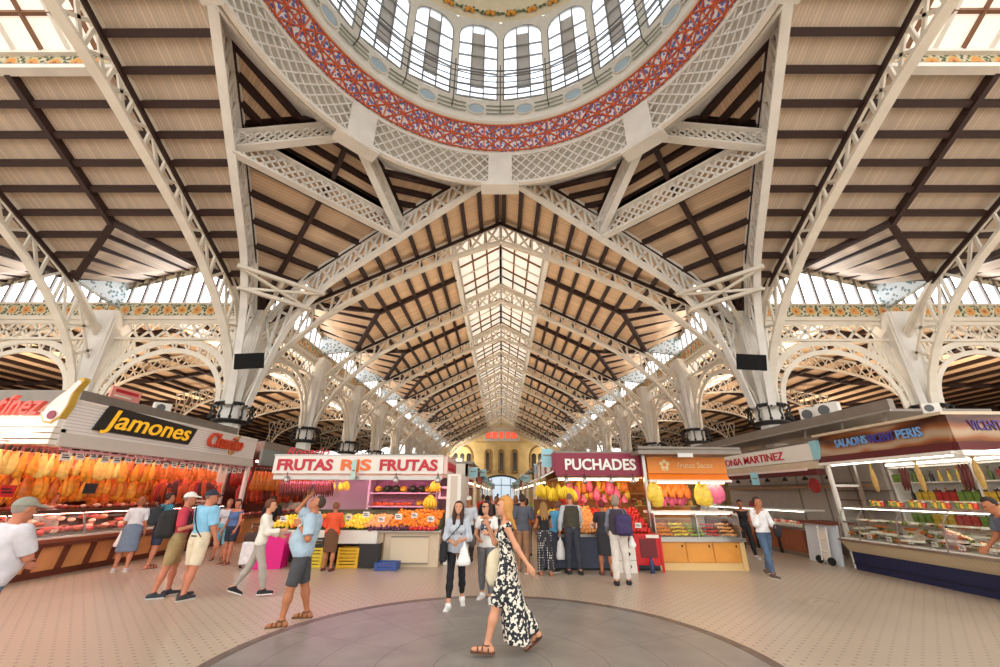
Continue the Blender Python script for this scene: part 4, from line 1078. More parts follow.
# ------------------------------------------------------------------ 2. fruit stall FRUTAS RJS
FX0, FX1, FY = -6.4, -1.1, 11.2
t = thing('sign', 'white board sign reading FRUTAS RJS FRUTAS over the fruit stall', 'sign', (-6.38, 11.5, 2.2))
bx(0, 4.75, 0, .14, 0, .47, 'board', M_OFFWHITE, t); bx(-.02, 4.77, -.02, .16, .47, .5, 'cap', M_STEEL, t)
text('FRUTAS', .4, M_REDLET, (.1, -.012, .09), TX, t, width=1.55, bold=.07); text('RJS', .4, M_ORLET, (1.86, -.012, .09), TX, t, width=.85, bold=.06); text('FRUTAS', .4, M_REDLET, (2.96, -.012, .09), TX, t, width=1.62, bold=.07)
t = thing('sign', 'small side sign with red lettering round the corner of the fruit stall', 'sign', (-1.62, 11.52, 2.2))
bx(0, .1, 0, 2.2, 0, .47, 'board', mat('pale_pink_board', (226, 190, 180), .5), t); text('FRUTAS', .34, M_REDLET, (.11, .15, .1), TL, t, width=1.9, bold=.02)
t = thing('sign', 'red script sign standing behind the left end of the fruit sign', 'sign', (-6.35, 12.0, 2.72))
bx(0, 1.2, .02, .05, -.06, 0, 'rail', M_GREYMETAL, t); text('Rosario', .32, M_REDLET, (0, 0, 0), TX, t, width=1.25, bold=.02, shear=.3)
t = thing('stall_roof', 'beige canopy roof of the fruit stall', 'roof', (-6.4, 11.5, 2.1))
bx(0, 5.2, .15, 3.6, .02, .1, 'sheet', M_BEIGE, t); bx(.1, 4.75, -.03, .1, -.06, .04, 'trim', M_STEEL, t)
o = bx(FX0, FX1, 14.0, 14.1, 0, 2.2, 'stall_wall', M_PINKLITWALL, None); tag(o, 'back wall of the fruit stall with pink lamp light in its colour', 'stall wall')
t = thing('pilaster', 'white panelled end pilaster of the fruit stall beside the corridor', 'pilaster', (-1.32, 11.55, 0))
bx(-.18, .2, 0, 2.4, 0, 2.2, 'panel', M_OFFWHITE, t); bx(-.08, .1, -.02, 0, .05, 2.15, 'strip', mat('warm_grey_strip', (206, 190, 172), .5), t)
# counters
t = thing('counter', 'beige cabinet counter at the right of the fruit stall', 'counter', (-3.15, FY, 0))
bx(0, 1.55, .05, .9, 0, .78, 'body', M_BEIGE, t); bx(.12, .16, .03, .06, .04, .74, 'stile', mat('brown_stile', (150, 120, 90), .5), t)
d = bx(.34, 1.3, .02, .06, .06, .68, 'door', mat('beige_door', (214, 196, 168), .5), t)
for z in (.07, .66): bx(.34, 1.3, .0, .03, z, z + .025, 'moulding', M_GREYMETAL, d)
bx(-.05, 1.6, -.05, .95, .78, .83, 'worktop', M_STEEL, t)
t = thing('counter', 'white fronted fruit shelf above the stacked crates', 'counter', (-6.0, FY, 0))
bx(.3, 2.85, -.1, .9, .52, .82, 'front_panel', M_OFFWHITE, t); 
for x in (.4, 1.6, 2.75): bx(x, x + .06, .3, .36, 0, .52, 'leg', M_GREYMETAL, t)
bx(.3, 2.85, .6, .65, 0, .52, 'back_panel', mat('dark_brown_panel', (70, 56, 50), .6), t)
t = thing('counter_box', 'bright magenta panel box at the left end of the fruit stall', 'counter', (-5.95, 10.75, 0), R(8))
bx(0, .62, 0, .5, 0, .76, 'body', mat('magenta_panel', (222, 24, 130), .45), t); bx(-.03, .65, -.03, .53, .76, .8, 'top', M_STEEL, t)
# sloped fruit bed
bed = MB().slab([(-6.0, FY - .05, .83), (-6.0, 12.6, 1.25), (-6.0, 12.6, .81), (-6.0, FY - .05, .81)], (4.4, 0, 0)).build('fruit_bed', mat('green_display_mat', (70, 84, 50), .8)); tag(bed, 'sloping display bed under the heaped fruit of the fruit stall', 'display')
def heap(me, x0, x1, nx, ny, name, lab, grp, z=.0, r=.05, y0=None, up=.04):
    P = []
    for j in range(ny):
        for i in range(nx):
            y = (FY if y0 is None else y0) + j * r * 1.8
            P.append((x0 + (x1 - x0) * (i + .5 * (j % 2)) / nx + rng.uniform(-.008, .008), y, .83 + (y - FY + .05) * .3 + r * .85 + z + rng.uniform(0, up)))
    goods(me, P, name, lab, name.replace('_', ' '), grp, scl=(.95, 1.2))
heap(F_OR, -2.9, -1.62, 12, 12, 'orange', 'orange in the big heap at the right of the fruit stall', 'oranges of the fruit stall', r=.052, up=.07)
heap(F_AP, -2.3, -1.62, 6, 2, 'apple', 'red apple along the front edge under the oranges', 'front red apples', y0=FY - .12, r=.045)
heap(F_PLUM, -3.35, -2.35, 12, 3, 'plum', 'dark plum in front of the oranges', 'plums', y0=FY - .14, r=.04)
heap(F_PEACH, -3.5, -2.95, 6, 9, 'peach', 'pale peach beside the oranges on the fruit stall', 'peaches')
heap(F_LEM, -4.05, -3.5, 6, 9, 'lemon', 'yellow lemon in the middle of the fruit stall', 'lemons of the fruit stall')
heap(F_GAP, -4.4, -4.08, 4, 9, 'green_apple', 'green apple behind the woman in the orange cardigan', 'green apples')
heap(F_TOM, -4.75, -4.42, 4, 9, 'tomato', 'red tomato left of the woman in the orange cardigan', 'tomatoes')
heap(F_OR, -5.4, -4.8, 6, 9, 'orange', 'orange in the smaller heap behind the photographing man', 'far left oranges')
heap(F_LEM, -5.95, -5.42, 5, 8, 'lemon', 'yellow lemon at the far left end of the fruit stall', 'far left lemons')
goods(CARD_W, [(-5.6 + i * .42, FY - .12 + .05 * (i % 2), 1.0 + .05 * (i % 3), 0) for i in range(10)], 'price_card', 'white price card stuck in the fruit of the fruit stall', 'card', 'fruit stall price cards', scl=(1.1, 1.5))
# shelves
t = thing('shelf_unit', 'pink lit shelves of melons at the back of the fruit stall', 'shelf', (-4.1, 13.0, 0))
for z in (1.3, 1.68): bx(0, 2.1, 0, .5, z, z + .04, 'shelf', mat('pinkish_shelf', (222, 180, 190), .5), t)
for x in (0, 2.1): bx(x - .03, x + .03, .0, .5, 1.0, 2.2, 'upright', M_PINKLITWALL, t)
bx(-.0, 2.1, .5, .53, 1, 2.2, 'back_panel', mat('mauve_panel', (150, 96, 110), .6), t)
goods(F_MEL, [(-3.85 + i * .26, 13.2, 1.82) for i in (0, 3, 6, 7)], 'melon', 'yellow melon on the upper shelf of the fruit stall', 'melon', 'upper shelf melons')
goods(F_WM, [(-3.85 + i * .27, 13.2, 1.83) for i in (1, 2, 4, 5)], 'watermelon', 'dark watermelon on the upper shelf of the fruit stall', 'watermelon', 'upper shelf watermelons', scl=(.8, .9))
goods(F_PERS, [(-3.95 + i * .1, 13.15 + .08 * (i % 2), 1.39) for i in range(12)], 'persimmon', 'orange persimmon on the lower shelf of the fruit stall', 'persimmon', 'lower shelf persimmons', scl=(1, 1.3))
goods(F_MEL, [(-2.55 + i * .19, 13.18, 1.42) for i in range(3)], 'melon', 'small brown yellow melon on the lower shelf of the fruit stall', 'melon', 'lower shelf melons', scl=(.8, .85))
goods(F_BAN, [(-4.95, 12.3, 2.02), (-4.75, 12.3, 2.0), (-5.1, 12.35, 2.03), (-4.6, 12.35, 2.03)], 'banana_bunch', 'yellow banana bunch hanging left of the shelves in the fruit stall', 'bananas', 'left banana bunches', scl=(.9, 1.1))
goods(F_BAN, [(-1.95, 12.3, 2.05)], 'banana_bunch', 'yellow banana bunch hanging near the top right of the fruit stall', 'bananas', None, scl=(1.2, 1.2)); goods(F_BAN, [(-2.1, 12.5, 1.66)], 'banana_bunch', 'ripe banana bunch hanging low beside the framed picture', 'bananas', None, scl=(1.5, 1.5))
for i in range(2): goods(SAUS[1], [(-6.2 + k * .13, 11.9 + .15 * i, 2.02, 0) for k in range(11)], 'pepper_string', ['brown', 'dark'][i] + ' string of dried peppers hanging ' + ['in front,', 'behind,'][i] + ' under the left end of the fruit sign', 'peppers', ['red', 'dark'][i] + ' pepper strings', scl=(.65, .9))
t = thing('picture', 'framed dark picture on the right wall of the fruit stall', 'picture', (-1.85, 12.4, 1.55))
bx(0, .42, 0, .03, 0, .34, 'frame', mat('pale_pink_frame', (232, 200, 196), .5), t); bx(.06, .36, -.005, .0, .06, .28, 'canvas', mat('dark_canvas', (92, 52, 60), .6, var=.4, vscale=20), t)
def crate(name, x, y, z, rgb, label, w=.5, d_=.36, h=.22, grp=None, rz=0):
    t = thing(name, label, 'crate', (x, y, z), rz, grp); m = mat('plastic_%d_%d_%d' % rgb, rgb, .5)
    B((0, 0, .012), (w, d_, .02), 'base', m, t)
    for nm, c, d in (('side', (0, -d_ / 2, 0), (w, .02)), ('side', (0, d_ / 2, 0), (w, .02)), ('end', (-w / 2, 0, 0), (.02, d_)), ('end', (w / 2, 0, 0), (.02, d_))):
        b = MB()
        for q in (.05, .12, .19): b.box((c[0], c[1], q * h / .22), (d[0], d[1], .045))
        for e in (-1, 1): b.box((c[0] + (e * (d[0] / 2 - .03) if d[0] > .1 else 0), c[1] + (e * (d[1] / 2 - .03) if d[1] > .1 else 0), h / 2), (.05 if d[0] > .1 else .024, .05 if d[1] > .1 else .024, h))
        b.build(nm, m, t)
    return t
for i in range(3): crate('crate', -4.66, FY - .05, .225 * i, (228, 200, 60) if i < 2 else (52, 46, 44), f'plastic crate in the stack left of the woman in orange, {["lowest, yellow", "middle, yellow", "topmost, black"][i]}')
for i in range(2): crate('crate', -3.78, FY - .05, .225 * i, (226, 176, 40), f'yellow crate right of the woman in orange, {["lower", "upper"][i]} of two')
for i in range(4): crate('crate', -3.3, FY - .02, .2 * i * .66, (42, 40, 42), f'black crate in the stack beside the beige cabinet, {ORD[i]} from the floor', h=.13, w=.52)
crate('crate', -2.75, FY - .35, 0, (56, 84, 150), 'low blue crate on the floor in front of the beige cabinet', w=.52, h=.17)
goods(F_AP, [(-2.9 + .1 * i, FY - .4 + .09 * j, .1) for i in range(4) for j in range(2)], 'apple', 'red apple in the low blue crate on the floor', 'apple', 'apples in the blue crate')
goods(F_LEM, [(-4.82 + .085 * i, FY - .12 + .1 * j, .53) for i in range(5) for j in range(2)], 'lemon', 'lemon in the topmost crate left of the woman in orange', 'lemon', 'lemons in the crate')
lamp((-6.2, 11.75, 2.08), (-1.7, 11.75, 2.08), M_TUBE_LILAC, 'lilac strip lamp under the fruit stall sign'); lamp((-4.0, 12.95, 2.17), (-2.0, 12.95, 2.17), M_TUBE_LILAC, 'lilac strip lamp over the melon shelves', .02)
def spot(x, y, z, label, rz=0):
    t = thing('spot_lamp', label, 'lamp', (x, y, z), rz)
    MB().lathe([(.02, .1), (.05, .08), (.075, 0), (.07, -.06)], n=12).build('shade', M_STEEL, t, True); MB().lathe([(.055, -.055), (.055, -.05)], n=12).build('bulb', M_TUBE_WARM, t); MB().tube([(0, 0, .09), (0, .0, .2)], .012, 5).build('stem', M_BLACK, t)
spot(-5.9, 11.42, 2.02, 'silver spot lamp under the left end of the fruit sign'); spot(-2.9, 11.42, 2.02, 'silver spot lamp under the middle of the fruit sign'); spot(-1.75, 11.42, 2.02, 'silver spot lamp under the right end of the fruit sign')

# ------------------------------------------------------------------ 3. PUCHADES fruit stall
t = thing('sign', 'burgundy board sign reading PUCHADES', 'sign', (1.48, 11.4, 2.16))
bx(0, 2.42, 0, .12, 0, .6, 'board', M_BURG, t); text('PUCHADES', .4, M_WHITELET, (.25, -.012, .16), TX, t, width=1.95, bold=.05)
t = thing('sign', 'burgundy side board with white panels running back from the PUCHADES sign', 'sign', (1.42, 11.42, 2.16))
bx(0, .08, 0, 5.5, 0.1, .6, 'board', M_BURG, t)
for y in (.7, 2.4, 4.0): bx(-.012, 0, y, y + .9, .14, .56, 'white_panel', M_OFFWHITE, t)
MB().slab([(0, 0, .1), (0, 5.5, .1), (-.35, 5.5, -.08), (-.35, 0, -.08)], (0, 0, .03)).build('awning', M_OFFWHITE, t)
t = thing('stall_roof', 'flat roof over the PUCHADES fruit stall', 'roof', (1.5, 11.5, 2.14))
bx(0, 2.4, .05, 4, .6, .68, 'sheet', M_GREYMETAL, t); bx(0.05, 2.4, .1, 4, -.04, 0, 'soffit', M_OFFWHITE, t)
o = bx(1.5, 6.1, 13.9, 14.0, 0, 2.75, 'stall_wall', mat('warm_orange_stall_wall', (226, 150, 84), .7, var=.25, vscale=6), None); tag(o, 'warm coloured back wall of the PUCHADES and nut stalls', 'stall wall')
t = thing('counter', 'dark navy fronted fruit counter of the PUCHADES stall', 'counter', (.95, 10.85, 0))
for i, x in enumerate((0, .72, 1.44, 2.16)): bx(x + .02, x + .7, 0, .8, .05, .72, 'front_panel', mat('slate_navy_panel', (66, 72, 92), .5, var=.1), t)
bx(0, 2.88, .05, .8, 0, .06, 'plinth', M_BLACK, t); bx(-.03, 2.9, -.03, .85, .72, .78, 'worktop', M_STEEL, t)
PY = 10.9
bed = MB().slab([(.95, PY, .8), (.95, 12.6, 1.55), (.95, 12.6, .78), (.95, PY, .78)], (2.85, 0, 0)).build('fruit_bed', mat('brown_display_mat', (110, 70, 40), .8)); tag(bed, 'sloping display bed under the fruit of the PUCHADES stall', 'display')
def heap2(me, x0, x1, nx, ny, name, lab, grp, r=.05, y0=PY, up=.04):
    P = []
    for j in range(ny):
        for i in range(nx):
            y = y0 + j * r * 1.7
            P.append((x0 + (x1 - x0) * (i + .5 * (j % 2)) / nx, y, .78 + (y - PY) * .453 + r * .85 + rng.uniform(0, up)))
    goods(me, P, name, lab, name.replace('_', ' '), grp, scl=(.95, 1.2))
heap2(F_LEM, 1.0, 1.5, 5, 12, 'lemon', 'lemon heaped at the left end of the PUCHADES stall', 'PUCHADES lemons'); heap2(F_PERS, 1.55, 2.0, 5, 12, 'persimmon', 'orange persimmon behind the man in the padded vest', 'PUCHADES persimmons'); heap2(F_PEACH, 2.0, 2.45, 5, 14, 'peach', 'peach between the vest man and the red haired woman', 'PUCHADES peaches')
heap2(F_TOM, 2.45, 2.85, 5, 13, 'tomato', 'tomato heaped behind the red haired woman', 'PUCHADES tomatoes'); heap2(F_OR, 2.85, 3.3, 5, 13, 'orange', 'orange heaped behind the backpack woman', 'PUCHADES oranges'); heap2(F_AP, 3.3, 3.75, 5, 13, 'apple', 'red apple at the right end of the PUCHADES stall', 'PUCHADES apples')
goods(F_BAN, [(1.05 + .16 * i, 11.3 + .06 * (i % 2), 1.95 - .05 * (i % 3)) for i in range(6)], 'banana_bunch', 'bright banana bunch hanging at the left corner of the PUCHADES stall', 'bananas', 'PUCHADES bananas', scl=(1.1, 1.4))
for i, (me, nm) in enumerate(((BAG_P, 'pink'), (BAG_O, 'orange'), (BAG_Y, 'yellow'))):
    goods(me, [(2.0 + .2 * k + .07 * i, 12.5 + .1 * i, 2.08 - .22 * ((k + i) % 3), 0) for k in range(9)], 'snack_bag', nm + ' net bag hanging at the back of the PUCHADES stall', 'bag', nm + ' net bags of PUCHADES', scl=(.9, 1.2))
goods(F_MEL, [(2.1 + .24 * k, 12.75, 1.75) for k in range(7)], 'melon', 'yellow melon on the top step of the PUCHADES stall', 'melon', 'PUCHADES melons')
goods(CARD_W, [(1.2 + .37 * k, PY + .02, .9, 0) for k in range(7)], 'price_card', 'white price card at the front of the PUCHADES fruit', 'card', 'PUCHADES price cards', scl=(1.2, 1.5))
goods(CARD_R, [(1.7 + .5 * k, 11.8, 1.4, 0) for k in range(4)], 'price_card', 'red price card among the PUCHADES fruit', 'card', 'PUCHADES red cards', scl=(1.3, 1.6))
for i, x in enumerate((1.75, 2.25, 2.95, 3.55)): spot(x, 11.3, 2.02, f'silver spot lamp under the PUCHADES sign, {ORD[i]} from the left')
lamp((1.6, 11.7, 2.08), (3.8, 11.7, 2.08), M_TUBE_WARM, 'warm strip lamp under the PUCHADES sign')
tag(bx(3.82, 3.9, 11.2, 11.3, 0, 2.7, 'post', M_STEEL, None), 'slim steel post between the PUCHADES and nut stalls', 'post')
# nut and sweets stall
t = thing('sign', 'orange board sign reading Frutos Secos with a pale emblem', 'sign', (3.95, 11.2, 2.06))
bx(0, 2.12, 0, .12, .16, .58, 'board', M_ORANGE, t); MB().slab([(0, -.06, 0), (2.12, -.06, 0), (2.12, .06, .15), (0, .06, .15)], (0, .05, 0)).build('awning_roll', mat('bright_orange_awning', (242, 132, 40), .5), t); bx(-.02, 2.16, -.08, .1, -.06, 0, 'awning_edge', M_OFFWHITE, t)
text('Frutos Secos', .2, mat('pale_gold_letter', (238, 206, 150), .4), (.78, -.012, .3), TX, t, width=.95, bold=.003, shear=.1)
b = MB()
for k in range(5): b.ball((.46 + .09 * math.cos(k * 1.257 + 1.57), -.012, .38 + .09 * math.sin(k * 1.257 + 1.57)), .055, 8, (1, .15, 1))
b.box((.46, -.012, .24), (.16, .012, .02)); b.build('emblem', mat('pale_gold_letter', (238, 206, 150), .4), t)
t = thing('stall_roof', 'grey flat roof jutting over the nut stall sign', 'roof', (3.6, 11.0, 2.68))
bx(0, 2.7, -.25, 3, 0, .1, 'sheet', M_GREYMETAL, t); MB().tube([(0, -.2, .16), (2.7, -.2, .13)], .05, 8).build('awning_tube', M_GREYMETAL, t); bx(1.0, 1.4, -.3, 0, -.08, .02, 'flood_lamp', M_STEEL, t)
t = thing('counter', 'honey wood cabinet counter with three doors at the nut stall', 'counter', (3.85, 10.9, 0))
bx(0, 2.12, .03, .85, 0, .16, 'plinth', M_PALEWOOD, t); bx(0, 2.12, .03, .85, .16, .62, 'body', M_HONEY, t)
for i in range(3):
    d = bx(.03 + i * .66, .66 + i * .66, 0, .03, .18, .61, 'door', M_HONEY, t); bx(.6 + i * .66 - .03, .6 + i * .66, -.015, 0, .5, .55, 'handle', M_BLACK, d)
bx(2.0, 2.12, 0, .85, 0, .62, 'end_panel', M_PALEWOOD, t); bx(-.02, 2.16, -.05, .9, .62, .7, 'worktop', M_STEEL, t)
t = thing('display_case', 'curved glass case of sweets on the nut stall counter', 'display case', (3.85, 10.9, .7))
pr = [(.02, 0), (.0, .25), (.06, .45), (.2, .55)]
b = MB()
for (y0, z0), (y1, z1) in zip(pr, pr[1:]): b.slab([(0, y0, z0), (2.1, y0, z0), (2.1, y1, z1), (0, y1, z1)], (0, .008, 0))
b.build('glass', M_GLASS, t); bx(0, 2.1, .2, .8, .54, .6, 'top', mat('white_lit_top', (244, 240, 232), .4), t)  # plain warm white top
for x in (0, 1.05, 2.1): bx(x - .012, x + .012, .02, .3, 0, .55, 'divider', M_STEEL, t)
bx(0, 2.1, .03, .8, 0, .02, 'bed', M_STEEL, t)
for i, (me, nm, lab) in enumerate(((F_OR, 'candied_orange', 'glazed orange sweet'), (F_LEM, 'lemon_sweet', 'yellow sweet'), (F_GAP, 'green_sweet', 'green sweet'), (F_TOM, 'red_sweet', 'red sweet'), (F_PEACH, 'pale_sweet', 'pale almond sweet'))):
    goods(me, [(3.95 + i * .4 + .06 * a, 11.0 + .1 * b_, .76 + .07 * b_ + rng.uniform(0, .02)) for a in range(6) for b_ in range(4)], nm, lab + ' in the glass case of the nut stall', 'sweet', lab + 's in the nut stall', scl=(.6, .85))
goods(BAG_Y, [(3.98, 11.2, 1.98, 0), (4.1, 11.25, 1.95, 0), (5.3, 11.3, 1.98, 0), (5.42, 11.25, 1.9, 0)], 'snack_bag', 'large yellow bag of snacks hanging under the nut stall awning', 'bag', 'hanging yellow snack bags', scl=(1.3, 1.6))
goods(BAG_O, [(4.5 + .11 * k, 12.0, 2.0 - .1 * (k % 2), 0) for k in range(8)], 'snack_bag', 'orange bag hanging in the row at the back of the nut stall', 'bag', 'orange bags of the nut stall', scl=(.7, .9)); goods(BAG_P, [(4.5 + .12 * k, 12.2, 1.72 - .08 * (k % 2), 0) for k in range(7)], 'snack_bag', 'pink sweet bag hanging in the row at the back of the nut stall', 'bag', 'pink bags of the nut stall', scl=(.7, .9))
goods(BAG_P, [(5.6 + .1 * k, 11.5, 2.0, 0) for k in range(4)], 'snack_bag', 'long pink bag hanging at the right end of the nut stall', 'bag', 'right end pink bags', scl=(1.2, 1.5))
t = thing('shelf_unit', 'back shelves of jars in the nut stall', 'shelf', (4.0, 13.2, 0))
for z in (1.0, 1.35, 1.7): bx(0, 2.0, 0, .4, z, z + .03, 'shelf', M_PALEWOOD, t)
for i in range(4): goods(JARS[i], [(4.1 + .13 * k + .03 * i, 13.3, 1.03 + .35 * z) for k in range(i % 2, 14, 2) for z in (0, 1, 2) if (k + z + i) % 2], 'jar', ['red', 'golden', 'green', 'cream'][i] + ' jar on the back shelves of the nut stall', 'jar', ['red', 'golden', 'green', 'cream'][i] + ' jars of the nut stall', scl=(1, 1.3))
lamp((4.0, 11.35, 2.0), (6.0, 11.35, 2.0), M_TUBE_WARM, 'warm strip lamp under the nut stall awning'); lamp((3.9, 11.2, 1.24), (5.9, 11.2, 1.24), M_TUBE_WHITE, 'white strip lamp inside the sweets case', .015)
t = thing('display_rack', 'red metal rack with a dark panel standing left of the nut counter', 'rack', (3.2, 10.7, 0), R(-6))
for x in (0, .6):
    for y in (0, .35): bx(x, x + .05, y, y + .05, 0, .78, 'leg', mat('bright_red_metal', (206, 24, 32), .4), t)
bx(0, .65, 0, .4, .74, .8, 'top', MATS['bright_red_metal'], t); bx(.02, .63, .02, .05, .14, .74, 'front_panel', MATS['bright_red_metal'], t); bx(.14, .52, 0, .02, .3, .7, 'dark_panel', mat('dark_red_grille', (110, 22, 30), .5), t); bx(.3, .6, -.01, .01, .72, .79, 'label', M_OFFWHITE, t)
o = MB().lathe([(.05, 0), (.055, .02), (.055, .22), (.03, .28), (.03, .32)], n=12).build('bottle', mat('dark_blue_bottle', (40, 52, 96), .3), None, True, (3.5, 10.5, 0)); tag(o, 'dark blue bottle on the floor in front of the red rack', 'bottle')
t = thing('carton', 'white and black printed carton below the fruit between backpack woman and red rack', 'box', (2.75, 10.55, 0))
for i, z in enumerate((0, .26)):
    bx(0, .42, 0, .25, z, z + .25, 'box', M_OFFWHITE, t); MB().lathe([(.07, 0), (.07, .01)], (.2, -.004, z + .13), 14, Matrix.Rotation(R(90), 3, 'X') @ Matrix.Diagonal((1.4, .8, 1))).build('printed_oval', M_BLACK, t)

# ------------------------------------------------------------------ 4. right stalls
RX = 8.7
t = thing('fascia', 'white shop sign of the empty grey stall reading ANTONIA MARTINEZ', 'fascia', (RX, 11.45, 2.5))
bx(0, .15, 0, 6.4, .1, .56, 'board', M_OFFWHITE, t); text('ANTONIA MARTINEZ', .34, M_REDLET, (-.012, 5.5, .2), TR, t, width=4.3, bold=.012); text('carnes selectas', .12, M_GREYMETAL, (-.012, 2.3, .14), TR, t, width=1.2, bold=.0) if False else None
bx(-.02, .2, 0, 6.4, -.12, .08, 'valance', M_BEIGE, t); bx(-.05, .2, 0, 6.4, -.28, -.14, 'awning', M_MAROON, t); bx(-.08, -.04, .3, 5.0, -.16, -.1, 'awning_bar', mat('pinkish_white_bar', (232, 208, 200), .5), t)
t = thing('flag_sign', 'small pale blue sign hanging under the maroon awning of the grey stall', 'sign', (RX - .1, 14.0, 2.0)); bx(-.25, .0, 0, .03, 0, .38, 'board', mat('pale_blue_sign', (150, 200, 210), .5), t); bx(-.2, -.05, -.01, .0, .18, .22, 'text_bar', M_GREYMETAL, t)
t = thing('flag_sign', 'pale blue end panel beside the ANTONIA MARTINEZ sign', 'sign', (RX - .03, 11.2, 2.6)); bx(0, .1, 0, .25, 0, .5, 'board', MATS['pale_blue_sign'], t)
t = thing('counter', 'red brown panelled counter of the grey stall with glass case', 'counter', (8.95, 13.0, 0))
bx(0, .9, 0, 6, 0, .12, 'plinth', M_GREYMETAL, t)
for i in range(5): bx(-.02, .85, .05 + i * 1.2, 1.15 + i * 1.2, .12, .72, 'front_panel', mat('red_brown_panel', (150, 88, 62), .4, var=.12), t); bx(-.05, 0, 1.15 + i * 1.2, 1.24 + i * 1.2, .0, .78, 'bracket', M_BLACK, t)
bx(-.05, .9, 0, 6, .72, .8, 'worktop', M_STEEL, t)
t = thing('display_case', 'empty glass display case on the grey stall counter', 'display case', (8.95, 13.0, .8))
MB().slab([(0, 0, 0), (0, 6, 0), (.2, 6, .45), (.2, 0, .45)], (.008, 0, 0)).build('glass', M_GLASS, t); bx(.2, .8, 0, 6, .44, .48, 'top', M_OFFWHITE, t)
for y in (0, 1.5, 3, 4.5, 6): MB().bar((0, y, 0), (.2, y, .45), .03, .03).build('post', M_STEEL, t)
bx(.05, .85, 0, 6, .0, .06, 'bed', M_OFFWHITE, t); bx(.22, .25, .05, 5.9, .41, .43, 'added_case_lamp', M_TUBE_WHITE, t)  # tube added because the inside of this case was black
for j in range(2): goods(MEAT[1 - j], [(9.25 + rng.uniform(-.1, .25), 13.2 + k * .26, .9) for k in range(20)], 'meat_cut', ['pale', 'red'][j] + ' meat left in the case of the grey stall', 'meat', ['pale', 'red'][j] + ' meats of the grey stall')
t = thing('stall_wall', 'grey tiled back wall of the empty stall with hook rail', 'stall wall', (10.5, 11.5, 0))
bx(0, .1, 0, 8, 0, 3.4, 'panel', M_GREYWALL, t); bx(-.1, -.06, .3, 8, 2.0, 2.06, 'hook_rail', M_GREYMETAL, t); bx(-.12, 0, .3, 8, 1.9, 1.98, 'ledge', mat('tan_ledge', (176, 140, 110), .5), t)
for y in (1.0, 2.2, 3.4): bx(-.02, 0, y, y + .05, .8, 3.3, 'joint', M_GREYMETAL, t)
for z in (1.3, 1.55, 1.8): bx(-.35, 0, -.1, 1.4, z, z + .03, 'shelf', mat('brown_shelf', (110, 76, 60), .5), t)
for i in range(6):
    t = thing('pendant_lamp', f'small black pendant lamp in the grey stall, {ORD[i]} from the salted goods stall', 'lamp', (9.6, 12.3 + i * .95, 2.15))
    MB().tube([(0, 0, .04), (0, 0, .35)], .01, 5).build('cord', M_BLACK, t); MB().lathe([(.02, .1), (.06, .05), (.09, -.02)], n=12).build('shade', M_BLACK, t, True)
for i, y in enumerate((12.1, 16.2)):
    o = MB().lathe([(.2, 0), (.2, .04), (.16, .06)], (0, 0, 0), 24, Matrix.Rotation(R(-90), 3, 'Y')).build('round_sign', mat('round_red_sign', (150, 30, 36), .4), None, False, (9.0 + i * .5, y, 1.95 - .65 * i)); tag(o, ['round dark red sign hanging beside the salted goods stall', 'small bright red round sign inside the grey stall'][i], 'sign')
t = thing('counter_flap', 'white counter end panel between the two right stalls', 'panel', (8.75, 11.6, 0))
MB().slab([(0, 0, 0), (0, 1.15, 0), (.12, 1.15, .95), (.12, 0, .95)], (.06, 0, 0)).build('panel', mat('pale_blue_white_panel', (216, 222, 230), .45), t); bx(.0, .7, 0, 1.2, .95, 1.02, 'top', mat('brown_flap_top', (120, 62, 48), .5), t)
t = thing('hand_truck', 'folded white hand truck with black wheels leaning on the white panel', 'trolley', (8.6, 11.75, 0))
for y in (0, .3): MB().tube([(0, y, .08), (.1, y, .9)], .02, 6).build('upright', M_OFFWHITE, t)
for z in (.3, .6, .85): MB().tube([(.1 * z, 0, z), (.1 * z, .3, z)], .015, 6).build('crossbar', M_OFFWHITE, t)
MB().slab([(.03, .02, .1), (.03, .28, .1), (.1, .28, .8), (.1, .02, .8)], (.02, 0, 0)).build('backboard', M_OFFWHITE, t)
for y in (-.06, .36): MB().lathe([(.02, -.03), (.09, -.03), (.1, 0), (.09, .03), (.02, .03)], (-.02, y, .1), 16, Matrix.Rotation(R(90), 3, 'X')).build('wheel', M_BLACK, t)
# salted goods stall (near right)
def wood_wave():
    m, nt, b, tc = nodes_of('polished_wood_wave_print', (140, 80, 40), .3)
    w = N(nt, 'ShaderNodeTexWave'); w.inputs['Scale'].default_value = .55; w.inputs['Distortion'].default_value = 6; w.inputs['Detail'].default_value = 2; w.bands_direction = 'Z'; nt.links.new(tc.outputs['Object'], w.inputs[0])
    rp = N(nt, 'ShaderNodeValToRGB'); e = rp.color_ramp.elements; e[0].color = srgb(74, 38, 24); e[1].color = srgb(176, 150, 122); x = rp.color_ramp.elements.new(.55); x.color = srgb(150, 84, 38); nt.links.new(w.outputs['Fac'], rp.inputs[0]); nt.links.new(rp.outputs[0], b.inputs['Base Color']); return m
M_WAVE = wood_wave()
t = thing('fascia', 'brown marbled fascia with blue lettering ending PERIS', 'fascia', (RX, 7.85, 2.5))
MB().slab([(0, 0, .16), (.12, 0, .68), (.3, 0, .68), (.2, 0, .16)], (0, 3.4, 0)).build('board', M_WAVE, t)
LB, DB = mat('light_blue_letter', (120, 170, 226), .3), mat('violet_blue_letter', (72, 70, 160), .3)
rot = (R(90), R(0), R(-90))
text('SALAONS', .27, LB, (-.0, 2.75, .34), TR, t, width=.95, bold=.02); text('VICENT', .27, DB, (-.0, 1.76, .34), TR, t, width=.68, bold=.02); text('PERIS', .27, LB, (-.0, 1.04, .34), TR, t, width=.55, bold=.02)
